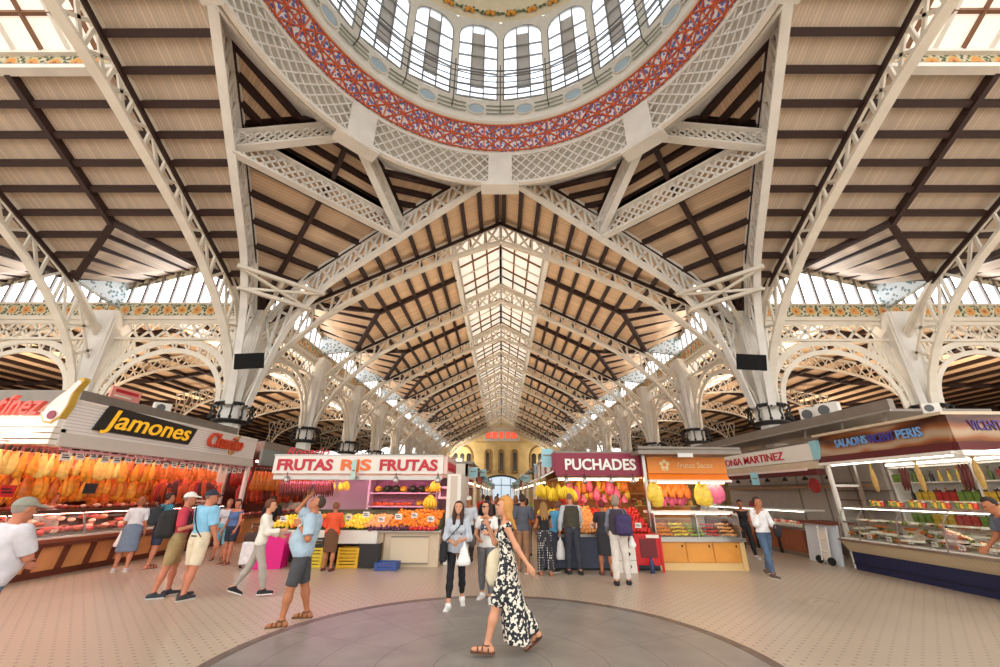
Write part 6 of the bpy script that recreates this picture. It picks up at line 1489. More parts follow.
def person(label, x, y, rz, H=1.7, female=False, fat=1.0, lean=0, side=0, legs=((4, 3, 4), (-4, 3, 4)), arms=None, head=(0, 0), skin='fair', top=None, bottom=None, shoes=None, hair=None, cap=None, h=.016, hands=True, extra=None, footp=(0, 0), group=None):
    """legs: (forward swing, spread, knee bend) for left, right; arms: (upper, fore) directions, x pointing away from the body."""
    root = thing('person', label, 'person', (x, y, 0), R(rz), group)
    S = H / 1.745; sk = mat('skin_' + skin, SKINS[skin], .55, var=.06, vscale=8)
    hipz = .885 * S; J = {}
    pel = V3(0, 0, hipz + .05 * S)
    # legs
    low = 9
    for n, sx, (fw, sp, kn) in (('L', -1, legs[0]), ('R', 1, legs[1])):
        hp = V3(sx * .085 * S, 0, hipz); a, b_ = R(fw), R(fw - kn); s_ = math.sin(R(sp))
        kneep = hp + V3(sx * s_ * .41, math.sin(a) * .41, -math.cos(a) * .41 * math.cos(R(sp))) * S
        ank = kneep + V3(sx * s_ * .25, math.sin(b_) * .4, -math.cos(b_) * .4) * S
        J['hip' + n], J['knee' + n], J['ank' + n] = hp, kneep, ank
    fp = {'L': footp[0], 'R': footp[1]}
    for n in 'LR':
        t = R(fp[n]); J['toe' + n] = J['ank' + n] + V3((-1 if n == 'L' else 1) * .03, .165 * math.cos(t), -.055 - .165 * math.sin(t)) * S
        J['heel' + n] = J['ank' + n] + V3(0, -.055 * math.cos(t), -.052 + .05 * math.sin(t)) * S
    low = min(min(J['toe' + n][2], J['heel' + n][2]) for n in 'LR') - .022 * S
    for k in J: J[k] = J[k] - V3(0, 0, low)
    pel = pel - V3(0, 0, low)
    T = rotm('x', -lean) @ rotm('y', side)
    tp = lambda a, b_, c: pel + T @ V3(a * S, b_ * S, c * S)
    sw = (.155 if female else .18) * (1 + (fat - 1) * .4)
    neck = tp(0, -.005, .53); J['neck'] = neck
    Hd = T @ rotm('z', head[0]) @ rotm('x', head[1])
    hc = tp(0, .0, .57) + Hd @ V3(0, .02, .095) * S; J['head'] = hc
    hp_ = lambda a, b_, c: hc + Hd @ V3(a, b_, c) * S
    if arms is None: arms = (((.16, .02, -1), (.06, .2, -1)), ((.16, .02, -1), (.06, .2, -1)))
    for n, sx, (ua, fa) in (('L', -1, arms[0]), ('R', 1, arms[1])):
        sh = tp(sx * sw, 0, .445); J['sh' + n] = sh
        u = V3(*ua) * V3(sx, 1, 1); u /= np.linalg.norm(u); f = V3(*fa) * V3(sx, 1, 1); f /= np.linalg.norm(f)
        J['el' + n] = sh + u * .285 * S; J['wr' + n] = J['el' + n] + f * .245 * S; J['fd' + n] = f; J['ud' + n] = u
    sq = V3(1, .72 if not fat > 1.15 else .85, 1)
    def torso(F, e=0.0, k=.05):
        g = fat; c0 = pel
        tk = dict(M=T, sc=sq, c0=c0, k=k)
        hw = 1.06 if female else 1.0
        F.cone(tp(-.05, 0, .0), tp(.05, 0, .0), (.118 * hw * g + e) * S, (.118 * hw * g + e) * S, **tk)
        F.cone(tp(0, .01 * g, .08), tp(0, .01, .2), (.125 * g + e) * S, ((.105 if female else .12) * g + e) * S, **tk)
        F.cone(tp(0, .0, .22), tp(0, -.005, .37), ((.112 if female else .13) * g + e) * S, ((.122 if female else .142) * g + e) * S, **tk)
        F.cone(tp(-sw * .86, -.005, .44), tp(sw * .86, -.005, .44), (.062 + e) * S, (.062 + e) * S, M=T, sc=V3(1, .95, 1), c0=c0, k=.07)
        if female:
            for sx in (-1, 1): F.ell(tp(sx * .065, .085 * g, .31), V3(.058 + e, .05 + e, .055 + e) * S, T, k=.03)
        elif fat > 1.15: F.ell(tp(0, .075 * g, .13), V3(.13 * g + e, .1 * g + e, .15 + e) * S, T, k=.06)
    def arm(F, n, e=0, t=1.0, k=.03, clipit=False):
        m = 1 if not female else .86
        F.cone(J['sh' + n], J['el' + n] if t > .5 else J['sh' + n] + (J['el' + n] - J['sh' + n]) * t * 2, (.05 * m + e) * S, (.04 * m + e) * S, k=k)
        if t > .5:
            q = (t - .5) * 2; F.cone(J['el' + n], J['el' + n] + (J['wr' + n] - J['el' + n]) * q, (.041 * m + e) * S, ((.041 - .014 * q) * m + e) * S, k=k)
    def leg(F, n, e=0, e2=0, t=1.0, k=.03):
        hp0 = J['hip' + n] + V3(0, 0, -.02 * S); kn, an = J['knee' + n], J['ank' + n]; g = 1 + (fat - 1) * .5
        F.cone(hp0, kn if t > .5 else hp0 + (kn - hp0) * t * 2, (.085 * g + e) * S, (lerp(.085, .054, min(1, t * 2)) * g + e) * S, k=k)
        if t > .5:
            q = (t - .5) * 2; d = an - kn; nb = np.cross(V3(1, 0, 0), d); nb /= np.linalg.norm(nb) + 1e-9
            F.cone(kn, kn + d * min(.4, q), (.054 * g + e) * S, (.055 * g + lerp(e, e2, .4)) * S, k=k)
            if q > .4: F.cone(kn + d * .35, kn + d * q, (.055 * g + lerp(e, e2, .4)) * S, (lerp(.054, .034, q) + lerp(e, e2, q)) * S, k=k)
    # ---- body with head and face
    F = Field(); torso(F)
    F.cone(tp(0, -.01, .45), hc - Hd @ V3(0, .02, .05) * S, .056 * S * (1 if not female else .86), .05 * S * (1 if not female else .86), k=.04)
    for n in 'LR': leg(F, n); arm(F, n)
    F.ell(hp_(0, -.012, .03), V3(.074, .092, .088) * S, Hd, k=.02).ell(hp_(0, .018, -.035), V3(.058, .072, .078) * S, Hd, k=.04).ell(hp_(0, .06, -.088), V3(.026, .024, .022) * S, Hd, k=.03)
    if h < .022:
        F.cone(hp_(0, .088, .012), hp_(0, .108, -.024), .009 * S, .0145 * S, k=.014).ell(hp_(0, .083, .034), V3(.05, .014, .011) * S, Hd, k=.012)
        for sx in (-1, 1): F.ell(hp_(sx * .03, .096, .012), V3(.015, .012, .01) * S, Hd, k=.01, sub=True).ell(hp_(sx * .076, -.012, -.002), V3(.01, .02, .03) * S, Hd, k=.008)
        F.ell(hp_(0, .089, -.057), V3(.024, .009, .0075) * S, Hd, k=.008).ell(hp_(0, .1, -.0565), V3(.022, .008, .002) * S, Hd, k=.004, sub=True)
    for n in 'LR':
        F.cone(J['ank' + n], J['heel' + n], .036 * S, .034 * S, k=.02).cone(J['heel' + n] + V3(0, .03, 0), J['toe' + n], .036 * S, .024 * S, k=.03)
    parts = []
    # ---- hands: palm, four bent fingers and a thumb from the side of the palm
    for n, sx in (('L', -1), ('R', 1)):
        f = J['fd' + n]; wr = J['wr' + n]
        out = V3(sx, 0, 0); nrm = np.cross(f, np.cross(out, f)); nrm = nrm / (np.linalg.norm(nrm) + 1e-9)   # back of the hand
        if abs(float(f @ out)) > .9: nrm = V3(0, 0, 1)
        lat = np.cross(f, nrm) * sx       # towards the thumb
        if lat[1] < 0: lat = -lat
        hs = S * (1 if not female else .9)
        if hands and h < .02:
            G = Field(); pc = wr + f * .048 * hs
            G.cone(wr - f * .03 * hs, wr + f * .02 * hs, .026 * hs, .024 * hs, k=.01)
            for q in (-1.5, -.5, .5, 1.5): G.cone(wr + f * .018 * hs + lat * q * .011 * hs, wr + f * .085 * hs + lat * q * .019 * hs, .016 * hs, .0125 * hs, k=.018)
            for i, q in enumerate((1.5, .5, -.5, -1.5)):
                L_ = (.068, .078, .072, .056)[i] * hs; b0 = wr + f * .085 * hs + lat * q * .019 * hs; cu = (.25, .32, .4, .5)[i]
                d1 = f * math.cos(cu) - nrm * math.sin(cu); d2 = f * math.cos(cu * 2.4) - nrm * math.sin(cu * 2.4)
                m1 = b0 + d1 * L_ * .5; G.cone(b0, m1, .0095 * hs, .0088 * hs, k=.004).cone(m1, m1 + d2 * L_ * .5, .0088 * hs, .0068 * hs, k=.004)
            t0 = wr + f * .025 * hs + lat * .022 * hs; d1 = (f * .62 + lat * .7 - nrm * .25); d1 /= np.linalg.norm(d1); t1 = t0 + d1 * .042 * hs; d2 = f * .85 + lat * .35 - nrm * .3; d2 /= np.linalg.norm(d2)
            G.cone(t0, t1, .014 * hs, .011 * hs, k=.012).cone(t1, t1 + d2 * .032 * hs, .011 * hs, .008 * hs, k=.004)
            parts.append(G.mesh_data(.0052 if h < .014 else .0065))
        else:
            F.cone(wr, wr + f * .08 * hs, .028 * hs, .034 * hs, k=.02, M=None).cone(wr + f * .08 * hs, wr + f * .15 * hs - nrm * .03 * hs, .032 * hs, .02 * hs, k=.02).cone(wr + f * .03 * hs, wr + f * .07 * hs + lat * .05 * hs, .016 * hs, .012 * hs, k=.01)
        J['hand' + n] = wr + f * .1 * hs - nrm * .015 * hs
    np_obj('body', [F.mesh_data(h)] + parts, sk, root)
    # ---- clothes
    hem = None
    if top:
        e = top.get('e', .014); F = Field(); torso(F, e, .05)
        zc = top.get('hem', -.02)
        sl = top.get('sleeve', .3)
        F.clip(tp(0, 0, zc), T @ V3(0, 0, -1))
        nz = top.get('neck', .5); F.clip(tp(0, 0, nz), T @ V3(0, .35, 1))
        if top.get('strap'): F.rbox(tp(0, 0, .5), V3(.09, .3, .07) * S, .01, T, sub=True)
        G = []
        if sl > 0:
            for n in 'LR':
                A = Field(); arm(A, n, e + .004 + (.014 if sl < .5 and not female else .004), sl)
                d = J['ud' + n] if sl <= .5 else J['fd' + n]
                endp = J['sh' + n] + (J['el' + n] - J['sh' + n]) * sl * 2 if sl <= .5 else J['el' + n] + (J['wr' + n] - J['el' + n]) * (sl - .5) * 2
                A.clip(endp, d); G.append(A.mesh_data(h, top.get('wr', .003)))
        np_obj(top.get('name', 'shirt'), [F.mesh_data(h, top.get('wr', .003))] + G, cm(top['c']), root)
    if bottom:
        kd = bottom['kind']; e = bottom.get('e', .012); F = Field()
        tk = dict(M=T, sc=sq, c0=pel, k=.04)
        hw = 1.06 if female else 1.0
        if kd in ('trousers', 'shorts'):
            F.cone(tp(-.05, 0, .0), tp(.05, 0, .0), (.118 * hw * fat + e) * S, (.118 * hw * fat + e) * S, **tk).cone(tp(0, .01 * fat, .07), tp(0, .01 * fat, .1), (.12 * fat + e) * S, (.115 * fat + e) * S, **tk)
            F.clip(tp(0, 0, bottom.get('waist', .1)), T @ V3(0, 0, 1)); G = []
            t = bottom.get('len', .97)
            for n in 'LR':
                A = Field(); leg(A, n, e, bottom.get('e2', e), t)
                hp0 = J['hip' + n] + V3(0, 0, -.02 * S); kn, an = J['knee' + n], J['ank' + n]
                if t <= .5: A.clip(hp0 + (kn - hp0) * t * 2, kn - hp0)
                else: A.clip(kn + (an - kn) * (t - .5) * 2, an - kn)
                G.append(A.mesh_data(h, .0035))
            np_obj(kd, [F.mesh_data(h, .002)] + G, cm(bottom['c']), root)
        else:   # skirt or dress skirt
            t = bottom.get('len', .5); g = fat
            F.cone(tp(-.04, 0, .02), tp(.04, 0, .02), (.12 * hw * g + e) * S, (.12 * hw * g + e) * S, **tk).cone(tp(0, .0, .1), tp(0, 0, .2), (.112 * g + e) * S, (.1 * g + e) * S, **tk)
            drag = bottom.get('drag', V3(0, 0, 0)); r1 = bottom.get('r', .17)
            zb = pel[2] - t * .95 * S; mid = (J['kneeL'] + J['kneeR']) / 2; bot = V3(0, mid[1] * 1.0, zb) + V3(*drag)
            F.cone(tp(0, 0, -.02), bot, (.135 * g + e) * S, r1 * S, k=.05, M=np.eye(3), sc=V3(1, .85, 1), c0=pel)
            if bottom.get('thigh'):
                n = bottom['thigh']; F.cone(J['hip' + n], J['hip' + n] + (J['knee' + n] - J['hip' + n]) * .86, .108 * S, .088 * S, k=.05)
            for n in bottom.get('wrap', 'LR'):
                k0, a0 = J['knee' + n], J['ank' + n]
                F.cone(J['hip' + n], k0, .1 * S, .085 * S, k=.06)
                if t > .6: F.cone(k0, k0 + (a0 - k0) * .8, .085 * S, (.09 if t > .8 else .07) * S, k=.08)
            F.clip(V3(0, 0, zb), V3(0, bottom.get('tilt', 0), -1)); F.clip(tp(0, 0, bottom.get('waist', .16)), T @ V3(0, 0, 1))
            np_obj('skirt', [F.mesh_data(h, .006)], cm(bottom['c']), root)
    if shoes:
        for n in 'LR':
            F = Field(); kd = shoes['kind']
            if kd == 'shoe':
                F.cone(J['heel' + n] + V3(0, 0, .004), J['heel' + n] + V3(0, .05, .02), .044 * S, .044 * S, k=.02).cone(J['heel' + n] + V3(0, .03, 0), J['toe' + n], .044 * S, .034 * S, k=.03).cone(J['ank' + n] - V3(0, 0, .03 * S), J['ank' + n], .046 * S, .046 * S, k=.03)
                F.clip(J['ank' + n] + V3(0, 0, .012 * S), V3(0, -.25, 1))
                sh = np_obj('shoe', [F.mesh_data(min(h, .012))], cm(shoes['c']), root)
                d = J['toe' + n] - J['heel' + n]; b = MB().path([tuple(J['heel' + n] - V3(0, .035, .026) * S), tuple(J['heel' + n] + d * .5 - V3(0, 0, .024) * S), tuple(J['toe' + n] + V3(0, .02, -.02) * S)], .085 * S, .018 * S)
                b.build('sole', cm(shoes.get('sole', (232, 228, 220))), sh)
            else:
                d = J['toe' + n] - J['heel' + n]; b = MB().path([tuple(J['heel' + n] - V3(0, .035, .03) * S), tuple(J['heel' + n] + d * .55 - V3(0, 0, .03) * S), tuple(J['toe' + n] + V3(0, .03, -.022) * S)], .092 * S, .016 * S)
                if kd != 'bare':
                    for q, w_ in ((.75, .042), (.5, .045), (.18, .043)):
                        c = J['heel' + n] + d * q; 
                        b.tube([tuple(c + V3(math.cos(a) * w_, 0, math.sin(a) * (.055 - .02 * q) - .018) * S) for a in [math.pi * i / 8 for i in range(9)]], shoes.get('t', .008) * S, 6)
                    b.tube([tuple(J['ank' + n] + V3(math.cos(a) * .04, math.sin(a) * .045, -.01) * S) for a in [PI2 * i / 12 for i in range(13)]], shoes.get('t', .008) * S, 6)
                b.build('sandal', cm(shoes['c']), root)
    if hair:
        F = Field(); kd = hair['kind']; e = hair.get('e', .012)
        F.ell(hp_(0, -.018, .035), V3(.077 + e, .094 + e, .09 + e) * S, Hd, k=.02)
        if kd != 'short': F.ell(hp_(0, -.045, -.03), V3(.075 + e, .06 + e, .08) * S, Hd, k=.03)
        F.rbox(hp_(0, .115, -.045), V3(.055 if kd != 'short' else .12, .085 if kd != 'short' else .1, .1) * S, .02 * S, Hd, k=.02, sub=True)
        if kd == 'short': F.clip(hp_(0, -.1, -.055), Hd @ V3(0, .1, -1)); F.clip(hp_(0, .085, .05), Hd @ V3(0, 1, -.35))
        else: F.clip(hp_(0, .092, .06), Hd @ V3(0, 1, -.2))
        if kd in ('long', 'tail'):
            L_ = hair.get('len', .32); bd = T @ V3(0, -.1, -L_) * S
            if kd == 'long':
                for sx in (-1, 0, 1):
                    a0 = hp_(sx * .055, -.05, .02); a1 = hp_(sx * .07, -.055 + hair.get('fwd', 0) * abs(sx), -.12)
                    F.cone(a0, a1, .045 * S, .042 * S, k=.03).cone(a1, a1 + bd * .75 + V3(0, hair.get('fwd', 0) * abs(sx), 0), .042 * S, .022 * S, k=.03)
            else: F.cone(hp_(0, -.1, .0), hp_(0, -.1, -.04) + bd * .8, .035 * S, .014 * S, k=.02)
        if kd == 'bun': F.ell(hp_(0, -.11, .07), V3(.045, .045, .045) * S, Hd, k=.01)
        np_obj('hair', [F.mesh_data(min(h, .013), .0025)], cm(hair['c']), root)
    if cap:
        F = Field(); F.ell(hp_(0, -.012, .04), V3(.092, .11, .1) * S, Hd, k=.01); F.clip(hp_(0, 0, .038), Hd @ V3(0, .1, -1))
        F.rbox(hp_(0, .12, .045), V3(.06, .05, .004) * S, .008 * S, Hd @ rotm('x', -12), k=.02)
        np_obj('cap', [F.mesh_data(min(h, .012))], cm(cap), root)
    if h < .017:
        b = MB()
        for sx in (-1, 1): b.ball(hp_(sx * .03, .083, .012), .0105 * S, 8)
        b.build('eye', mat('dark_eye', (46, 34, 30), .3), root, True)
    return root, J, Hd, hp_, tp, S
def worldpt(root, p):
    c, s = math.cos(root.rotation_euler.z), math.sin(root.rotation_euler.z)
    return Vector((root.location.x + c * p[0] - s * p[1], root.location.y + s * p[0] + c * p[1], p[2]))
def glasses(root, hp_, S):
    b = MB()
    for sx in (-1, 1): b.ball(hp_(sx * .031, .1, .012), .026 * S, 8, (1, .3, .8)); b.tube([hp_(sx * .055, .096, .016), hp_(sx * .08, .0, .015)], .004 * S, 5)
    b.tube([hp_(-.01, .108, .016), hp_(.01, .108, .016)], .004 * S, 5); b.build('sunglasses', M_BLACK, root, True)
def strap(root, pts, m, r=.012):
    b = MB().tube(pts, r, 6); return b.build('strap', m, root, True)
def soft_thing(name, label, cat, F, m, root, h=.014, extra=None, wr=.003):
    """A carried bag: a thing of its own standing where its carrier holds it."""
    V, Q = F.mesh_data(h, wr); c, s = math.cos(root.rotation_euler.z), math.sin(root.rotation_euler.z)
    o = bpy.data.objects.new(name, np_mesh(name, [(V, Q)], m)); col.objects.link(o); o.location = root.location; o.rotation_euler.z = root.rotation_euler.z
    return tag(o, label, cat)
def backpack(label, root, tp, S, rgb, m2=None, dx=0, z=.24):
    F = Field(); c = tp(dx, -.21, z); F.rbox(c, V3(.09, .05, .13) * S, .08 * S, k=.02).rbox(tp(dx, -.31, z - .07), V3(.07, .02, .06) * S, .035 * S, k=.02)
    o = soft_thing('backpack', label, 'backpack', F, cm(rgb), root, .014)
    b = MB()
    for sx in (-1, 1): b.path([tuple(tp(dx + sx * .09, -.15, z + .17)), tuple(tp(dx * .3 + sx * .11, -.02, .525)), tuple(tp(dx * .3 + sx * .11, .1, .42)), tuple(tp(dx * .3 + sx * .12, .12, .25)), tuple(tp(dx + sx * .13, -.05, .1)), tuple(tp(dx + sx * .1, -.16, .1))], .04 * S, .012, (1, 0, 0))
    b.build('strap', M_BLACK, o); return o
def plastic_bag(label, root, p, S=1, rgb=(236, 234, 232), w=.13, L=.32, fat_=.07):
    F = Field(); p = V3(*p); F.cone(p - V3(0, 0, .16), p - V3(0, 0, L), .6 * w, w, k=.06, M=np.eye(3), sc=V3(1, fat_ / w, 1) if True else None, c0=p)
    F.cone(p - V3(0, 0, .02), p - V3(0, 0, .2), .012, .05, k=.03); F.clip(p - V3(0, 0, L + .06), V3(0, 0, -1))
    return soft_thing('carrier_bag', label, 'bag', F, mat('thin_plastic_%d_%d_%d' % rgb, rgb, .35), root, .012, wr=.005)

ARM_D = ((.16, .02, -1), (.06, .2, -1))
# ---- the people in the photograph, front to back
# 1 woman in the floral dress
r, J, Hd, hp_, tp, S = person('woman in a long black and white floral dress striding across the stone rosette', .07, 5.5, 88, 1.66, True, .92, lean=2, legs=((19, 2, 4), (-15, 2, 22)), footp=(-4, 48),
    arms=(((.1, -.55, -1), (.12, -.75, -1)), ((.1, .5, -.75), (-.3, .42, 1))), head=(12, 3), skin='fair', hair=dict(kind='long', c=(196, 140, 74), len=.2, e=.014),
    top=dict(c='floral', sleeve=0, hem=.0, neck=.47, name='bodice', e=.012), bottom=dict(kind='skirt', c='floral', len=.86, r=.2, waist=.2, wrap='R', thigh='L', drag=(0.02, -.12, 0), tilt=.1), shoes=dict(kind='sandal', c=(92, 60, 44)), h=.011)
F = Field(); c = tp(.1, .15, .02); F.cone(c + V3(0, 0, .02), c - V3(0, 0, .17), .1, .125, k=.04, M=np.eye(3), sc=V3(.6, 1, 1), c0=c).cone(c + V3(0, -.02, .1), c, .03, .09, k=.05, M=np.eye(3), sc=V3(.6, 1, 1), c0=c)
o = soft_thing('canvas_bag', 'cream canvas shoulder bag at the front hip of the woman in the floral dress', 'bag', F, cm((226, 212, 180)), r, .011)
MB().tube([tuple(c + V3(0, -.04, .1)), tuple(tp(.13, .1, .3)), tuple(tp(.13, .0, .52)), tuple(tp(.13, -.08, .35)), tuple(c + V3(0, -.1, .04))], .012, 6).build('strap', cm((226, 212, 180)), o, True)
# 2 man photographing
r, J, Hd, hp_, tp, S = person('man in a pale blue shirt and grey shorts holding up a phone to photograph', -2.98, 6.68, 106, 1.7, False, 1.2, lean=-6, legs=((9, 8, 3), (-10, 8, 4)),
    arms=(((.35, -.12, -1), (-.3, .7, .8)), ((.05, .95, .42), (-.25, -.55, .8))), head=(0, 22), skin='tan', hair=dict(kind='short', c=(70, 54, 44), e=.006),
    top=dict(c=(168, 190, 206), sleeve=.42, hem=-.1, neck=.5, e=.026), bottom=dict(kind='shorts', c=(70, 70, 74), len=.5, e=.024, e2=.03), shoes=dict(kind='sandal', c=(110, 74, 44), t=.014), h=.011)
p = worldpt(r, J['handR'] + V3(0, .03, .03)); t = thing('phone', 'black phone held up by the man in the pale blue shirt', 'phone', p, r.rotation_euler.z); MB().box((0, .0, .0), (.075, .012, .15), M=Matrix.Rotation(R(20), 3, 'X')).build('case', M_BLACK, t); MB().box((0, -.008, .0), (.066, .004, .135), M=Matrix.Rotation(R(20), 3, 'X')).build('display', mat('phone_display', (60, 70, 90), .15), t)
MB().tube([tuple(J['wrL'] + V3(0, 0, 0) + np.cross(J['fdL'], V3(math.cos(a), 0.2, math.sin(a))) * .033) for a in [PI2 * i / 12 for i in range(13)]], .009, 6).build('wrist_watch', cm((230, 230, 226)), r)
# 3 woman in striped shirt
r, J, Hd, hp_, tp, S = person('long haired woman in a striped shirt and black trousers walking towards the camera', -.75, 7.5, 182, 1.6, True, .95, legs=((-10, 2, 14), (12, 2, 4)), footp=(12, 0),
    arms=(((.2, .05, -1), (-.45, .8, -.1)), ((.2, .0, -1), (-.5, .75, -.25))), head=(0, 10), skin='fair', hair=dict(kind='long', c=(64, 38, 34), len=.42, fwd=.1),
    top=dict(c='stripe', sleeve=.72, hem=-.08, neck=.5, e=.026), bottom=dict(kind='trousers', c=(24, 24, 28), len=.9, e=.006, e2=.006), shoes=dict(kind='shoe', c=(228, 226, 224)), h=.012)
plastic_bag('white plastic bag hanging from the forearm of the woman in the striped shirt', r, J['wrL'] + V3(-.05, .03, 0), w=.11, L=.3)
F = Field(); c = tp(.24, .06, -.06); F.rbox(c, V3(.03, .09, .11), .03); o = soft_thing('shoulder_bag', 'black crossbody bag of the woman in the striped shirt', 'bag', F, cm((30, 30, 34)), r, .012)
MB().path([tuple(c + V3(0, .03, .13)), tuple(tp(.12, .15, .2)), tuple(tp(-.03, .155, .36)), tuple(tp(-.1, .06, .51)), tuple(tp(-.1, -.08, .48)), tuple(tp(.1, -.15, .2)), tuple(c + V3(0, -.06, .12))], .022, .01).build('strap', M_BLACK, o)
# 4 woman in white tee
r, J, Hd, hp_, tp, S = person('dark haired woman in sunglasses and printed white T-shirt half hidden by the floral dress', -.27, 7.9, 170, 1.6, True, .95, legs=((8, 2, 6), (-8, 2, 10)), arms=(((.2, .05, -1), (-.5, .7, .2)), ((.22, .05, -1), (-.4, .7, -.2))), head=(-32, 2), skin='fair',
    hair=dict(kind='long', c=(58, 34, 34), len=.22), top=dict(c='print', sleeve=.3, hem=-.05, neck=.48), bottom=dict(kind='trousers', c=(110, 110, 112), len=.92, e=.012), shoes=dict(kind='shoe', c=(224, 222, 220)), h=.013)
glasses(r, hp_, S); F = Field(); F.ell(tp(.26, .1, .07), V3(.07, .1, .1)); soft_thing('handbag', 'grey brown handbag under the arm of the woman in the printed T-shirt', 'bag', F, cm((112, 100, 96)), r, .013)
# 5 man with grey cap at the left edge
r, J, Hd, hp_, tp, S = person('man in a white T-shirt, grey cap and jeans seen from behind, left edge', -5.12, 4.5, -14, 1.66, False, 1.18, lean=5, arms=(((.2, .3, -1), (-.2, .8, -.3)), ((.02, .45, -.9), (-1.2, .35, -.1))), skin='red', hair=dict(kind='short', c=(150, 140, 130), e=.004), cap=(150, 148, 134),
    top=dict(c=(208, 204, 210), sleeve=.42, hem=-.06, neck=.5, e=.024), bottom=dict(kind='trousers', c='denim', e=.022, e2=.03), shoes=dict(kind='shoe', c=(60, 56, 54)), h=.012)
# 6 man at the right edge
r, J, Hd, hp_, tp, S = person('dark haired man bending over the salted goods counter at the right edge', 8.12, 6.95, 58, 1.72, False, 1.0, lean=10, arms=(((.16, .1, -1), (.0, .4, -1)), ((.16, .3, -1), (-.1, .6, -.6))), head=(8, -14), skin='tan', hair=dict(kind='short', c=(46, 34, 30), e=.008), top=dict(c=(96, 104, 120), sleeve=.36, hem=-.05, neck=.5, e=.02), bottom=dict(kind='trousers', c=(44, 48, 60)), shoes=dict(kind='shoe', c=(40, 40, 40)), h=.013)
# 7 man in white shirt on the phone
r, J, Hd, hp_, tp, S = person('man in a white shirt and blue jeans walking with one hand at his ear', 6.08, 10.2, 196, 1.68, False, 1.0, legs=((-9, 2, 16), (10, 2, 3)), arms=(((.35, .1, -1), (-.4, .6, -.1)), ((.3, .35, -1), (-.25, .2, 1))), head=(8, -4), skin='tan', hair=dict(kind='short', c=(50, 38, 34), e=.01),
    top=dict(c=(236, 234, 236), sleeve=.95, hem=-.0, neck=.5, e=.022), bottom=dict(kind='trousers', c='denim', e=.012, e2=.014), shoes=dict(kind='shoe', c=(96, 80, 70)), h=.014)
F = Field(); F.ell(J['handL'] + V3(-.03, 0, -.08), V3(.06, .1, .14)); soft_thing('folded_jacket', 'dark folded jacket carried on the arm of the man in the white shirt', 'jacket', F, cm((40, 36, 44)), r, .014)
# 8 woman in black
person('woman in sleeveless black top and black trousers near the nut stall', 7.2, 12.95, 172, 1.58, True, 1.0, legs=((10, 3, 6), (-8, 3, 8)), arms=(ARM_D, ((.3, .1, -1), (-.15, .5, -.9))), head=(-14, -4), skin='tan', hair=dict(kind='short', c=(48, 34, 32), e=.014), top=dict(c=(30, 28, 34), sleeve=0, hem=-.12, neck=.47), bottom=dict(kind='trousers', c=(28, 28, 34), e=.012), shoes=dict(kind='shoe', c=(200, 196, 196)), h=.016)
# 9 woman in coral cardigan
person('woman in an orange cardigan and brown skirt choosing fruit in front of the yellow crates', -4.12, 10.65, 4, 1.5, True, 1.12, arms=(((.2, .3, -1), (-.2, .8, -.2)), ((.2, .35, -1), (-.2, .8, .1))), skin='tan', head=(20, -6), hair=dict(kind='short', c=(130, 78, 52), e=.02), top=dict(c=(232, 88, 48), sleeve=.95, hem=-.16, neck=.5, e=.026), bottom=dict(kind='skirt', c=(106, 70, 44), len=.5, r=.15), shoes=dict(kind='shoe', c=(96, 40, 36), sole=(60, 40, 36)), h=.015)
# 10 woman in white jacket
r, J, Hd, hp_, tp, S = person('woman in a white jacket and grey trousers striding past the magenta box', -4.48, 8.2, -68, 1.6, True, .98, lean=3, legs=((-17, 2, 14), (18, 2, 5)), footp=(28, 0), arms=(((.1, .2, -1), (0, .8, -.3)), ((.1, .3, -1), (0, .8, .1))), skin='fair', hair=dict(kind='short', c=(110, 66, 44), e=.018), top=dict(c=(232, 226, 214), sleeve=.95, hem=-.06, neck=.5, e=.02), bottom=dict(kind='trousers', c=(176, 166, 156), e=.012, e2=.012), shoes=dict(kind='shoe', c=(34, 34, 38)), h=.013)
# 11 man in blue shirt
r, J, Hd, hp_, tp, S = person('tall man in a light blue shirt, cream shorts and dark cap seen from behind', -5.5, 8.0, -22, 1.76, False, 1.12, legs=((5, 4, 3), (-6, 4, 5)), arms=(((.2, .25, -1), (-.2, .8, -.2)), ((.22, .1, -1), (.1, .4, -1))), head=(-30, 0), skin='red', hair=dict(kind='short', c=(120, 100, 88), e=.004), cap=(40, 44, 60), top=dict(c=(136, 192, 222), sleeve=.44, hem=-.0, neck=.5, e=.024), bottom=dict(kind='shorts', c=(222, 206, 178), len=.47, e=.03), shoes=dict(kind='shoe', c=(56, 52, 56), sole=(200, 200, 196)), h=.012)
MB().path([tuple(tp(-.12, -.13, .49)), tuple(tp(-.02, -.165, .32)), tuple(tp(.1, -.165, .14)), tuple(tp(.17, -.1, .02))], .02, .012).build('strap', M_BLACK, r)
MB().tube([tuple(tp(.16 * math.cos(a), .118 * math.sin(a) + .0, .03)) for a in [PI2 * i / 20 for i in range(21)]], .014, 6).build('belt', M_BLACK, r)
# 12 man in red shirt
r, J, Hd, hp_, tp, S = person('man in a red shirt, khaki shorts and white cap with a black backpack', -5.98, 8.12, -62, 1.72, False, 1.08, legs=((5, 4, 4), (-6, 4, 5)), arms=(((.16, .2, -1), (0, .9, -.1)), ((.16, .1, -1), (0, .8, .2))), skin='red', hair=dict(kind='short', c=(130, 110, 96), e=.004), cap=(230, 224, 216), top=dict(c=(190, 54, 74), sleeve=.44, hem=-.05, neck=.5, e=.022), bottom=dict(kind='shorts', c=(158, 134, 92), len=.47, e=.03), shoes=dict(kind='shoe', c=(50, 52, 60), sole=(190, 190, 190)), h=.012)
backpack('bulky black backpack worn by the man in the red shirt', r, tp, S * 1.15, (34, 32, 34))
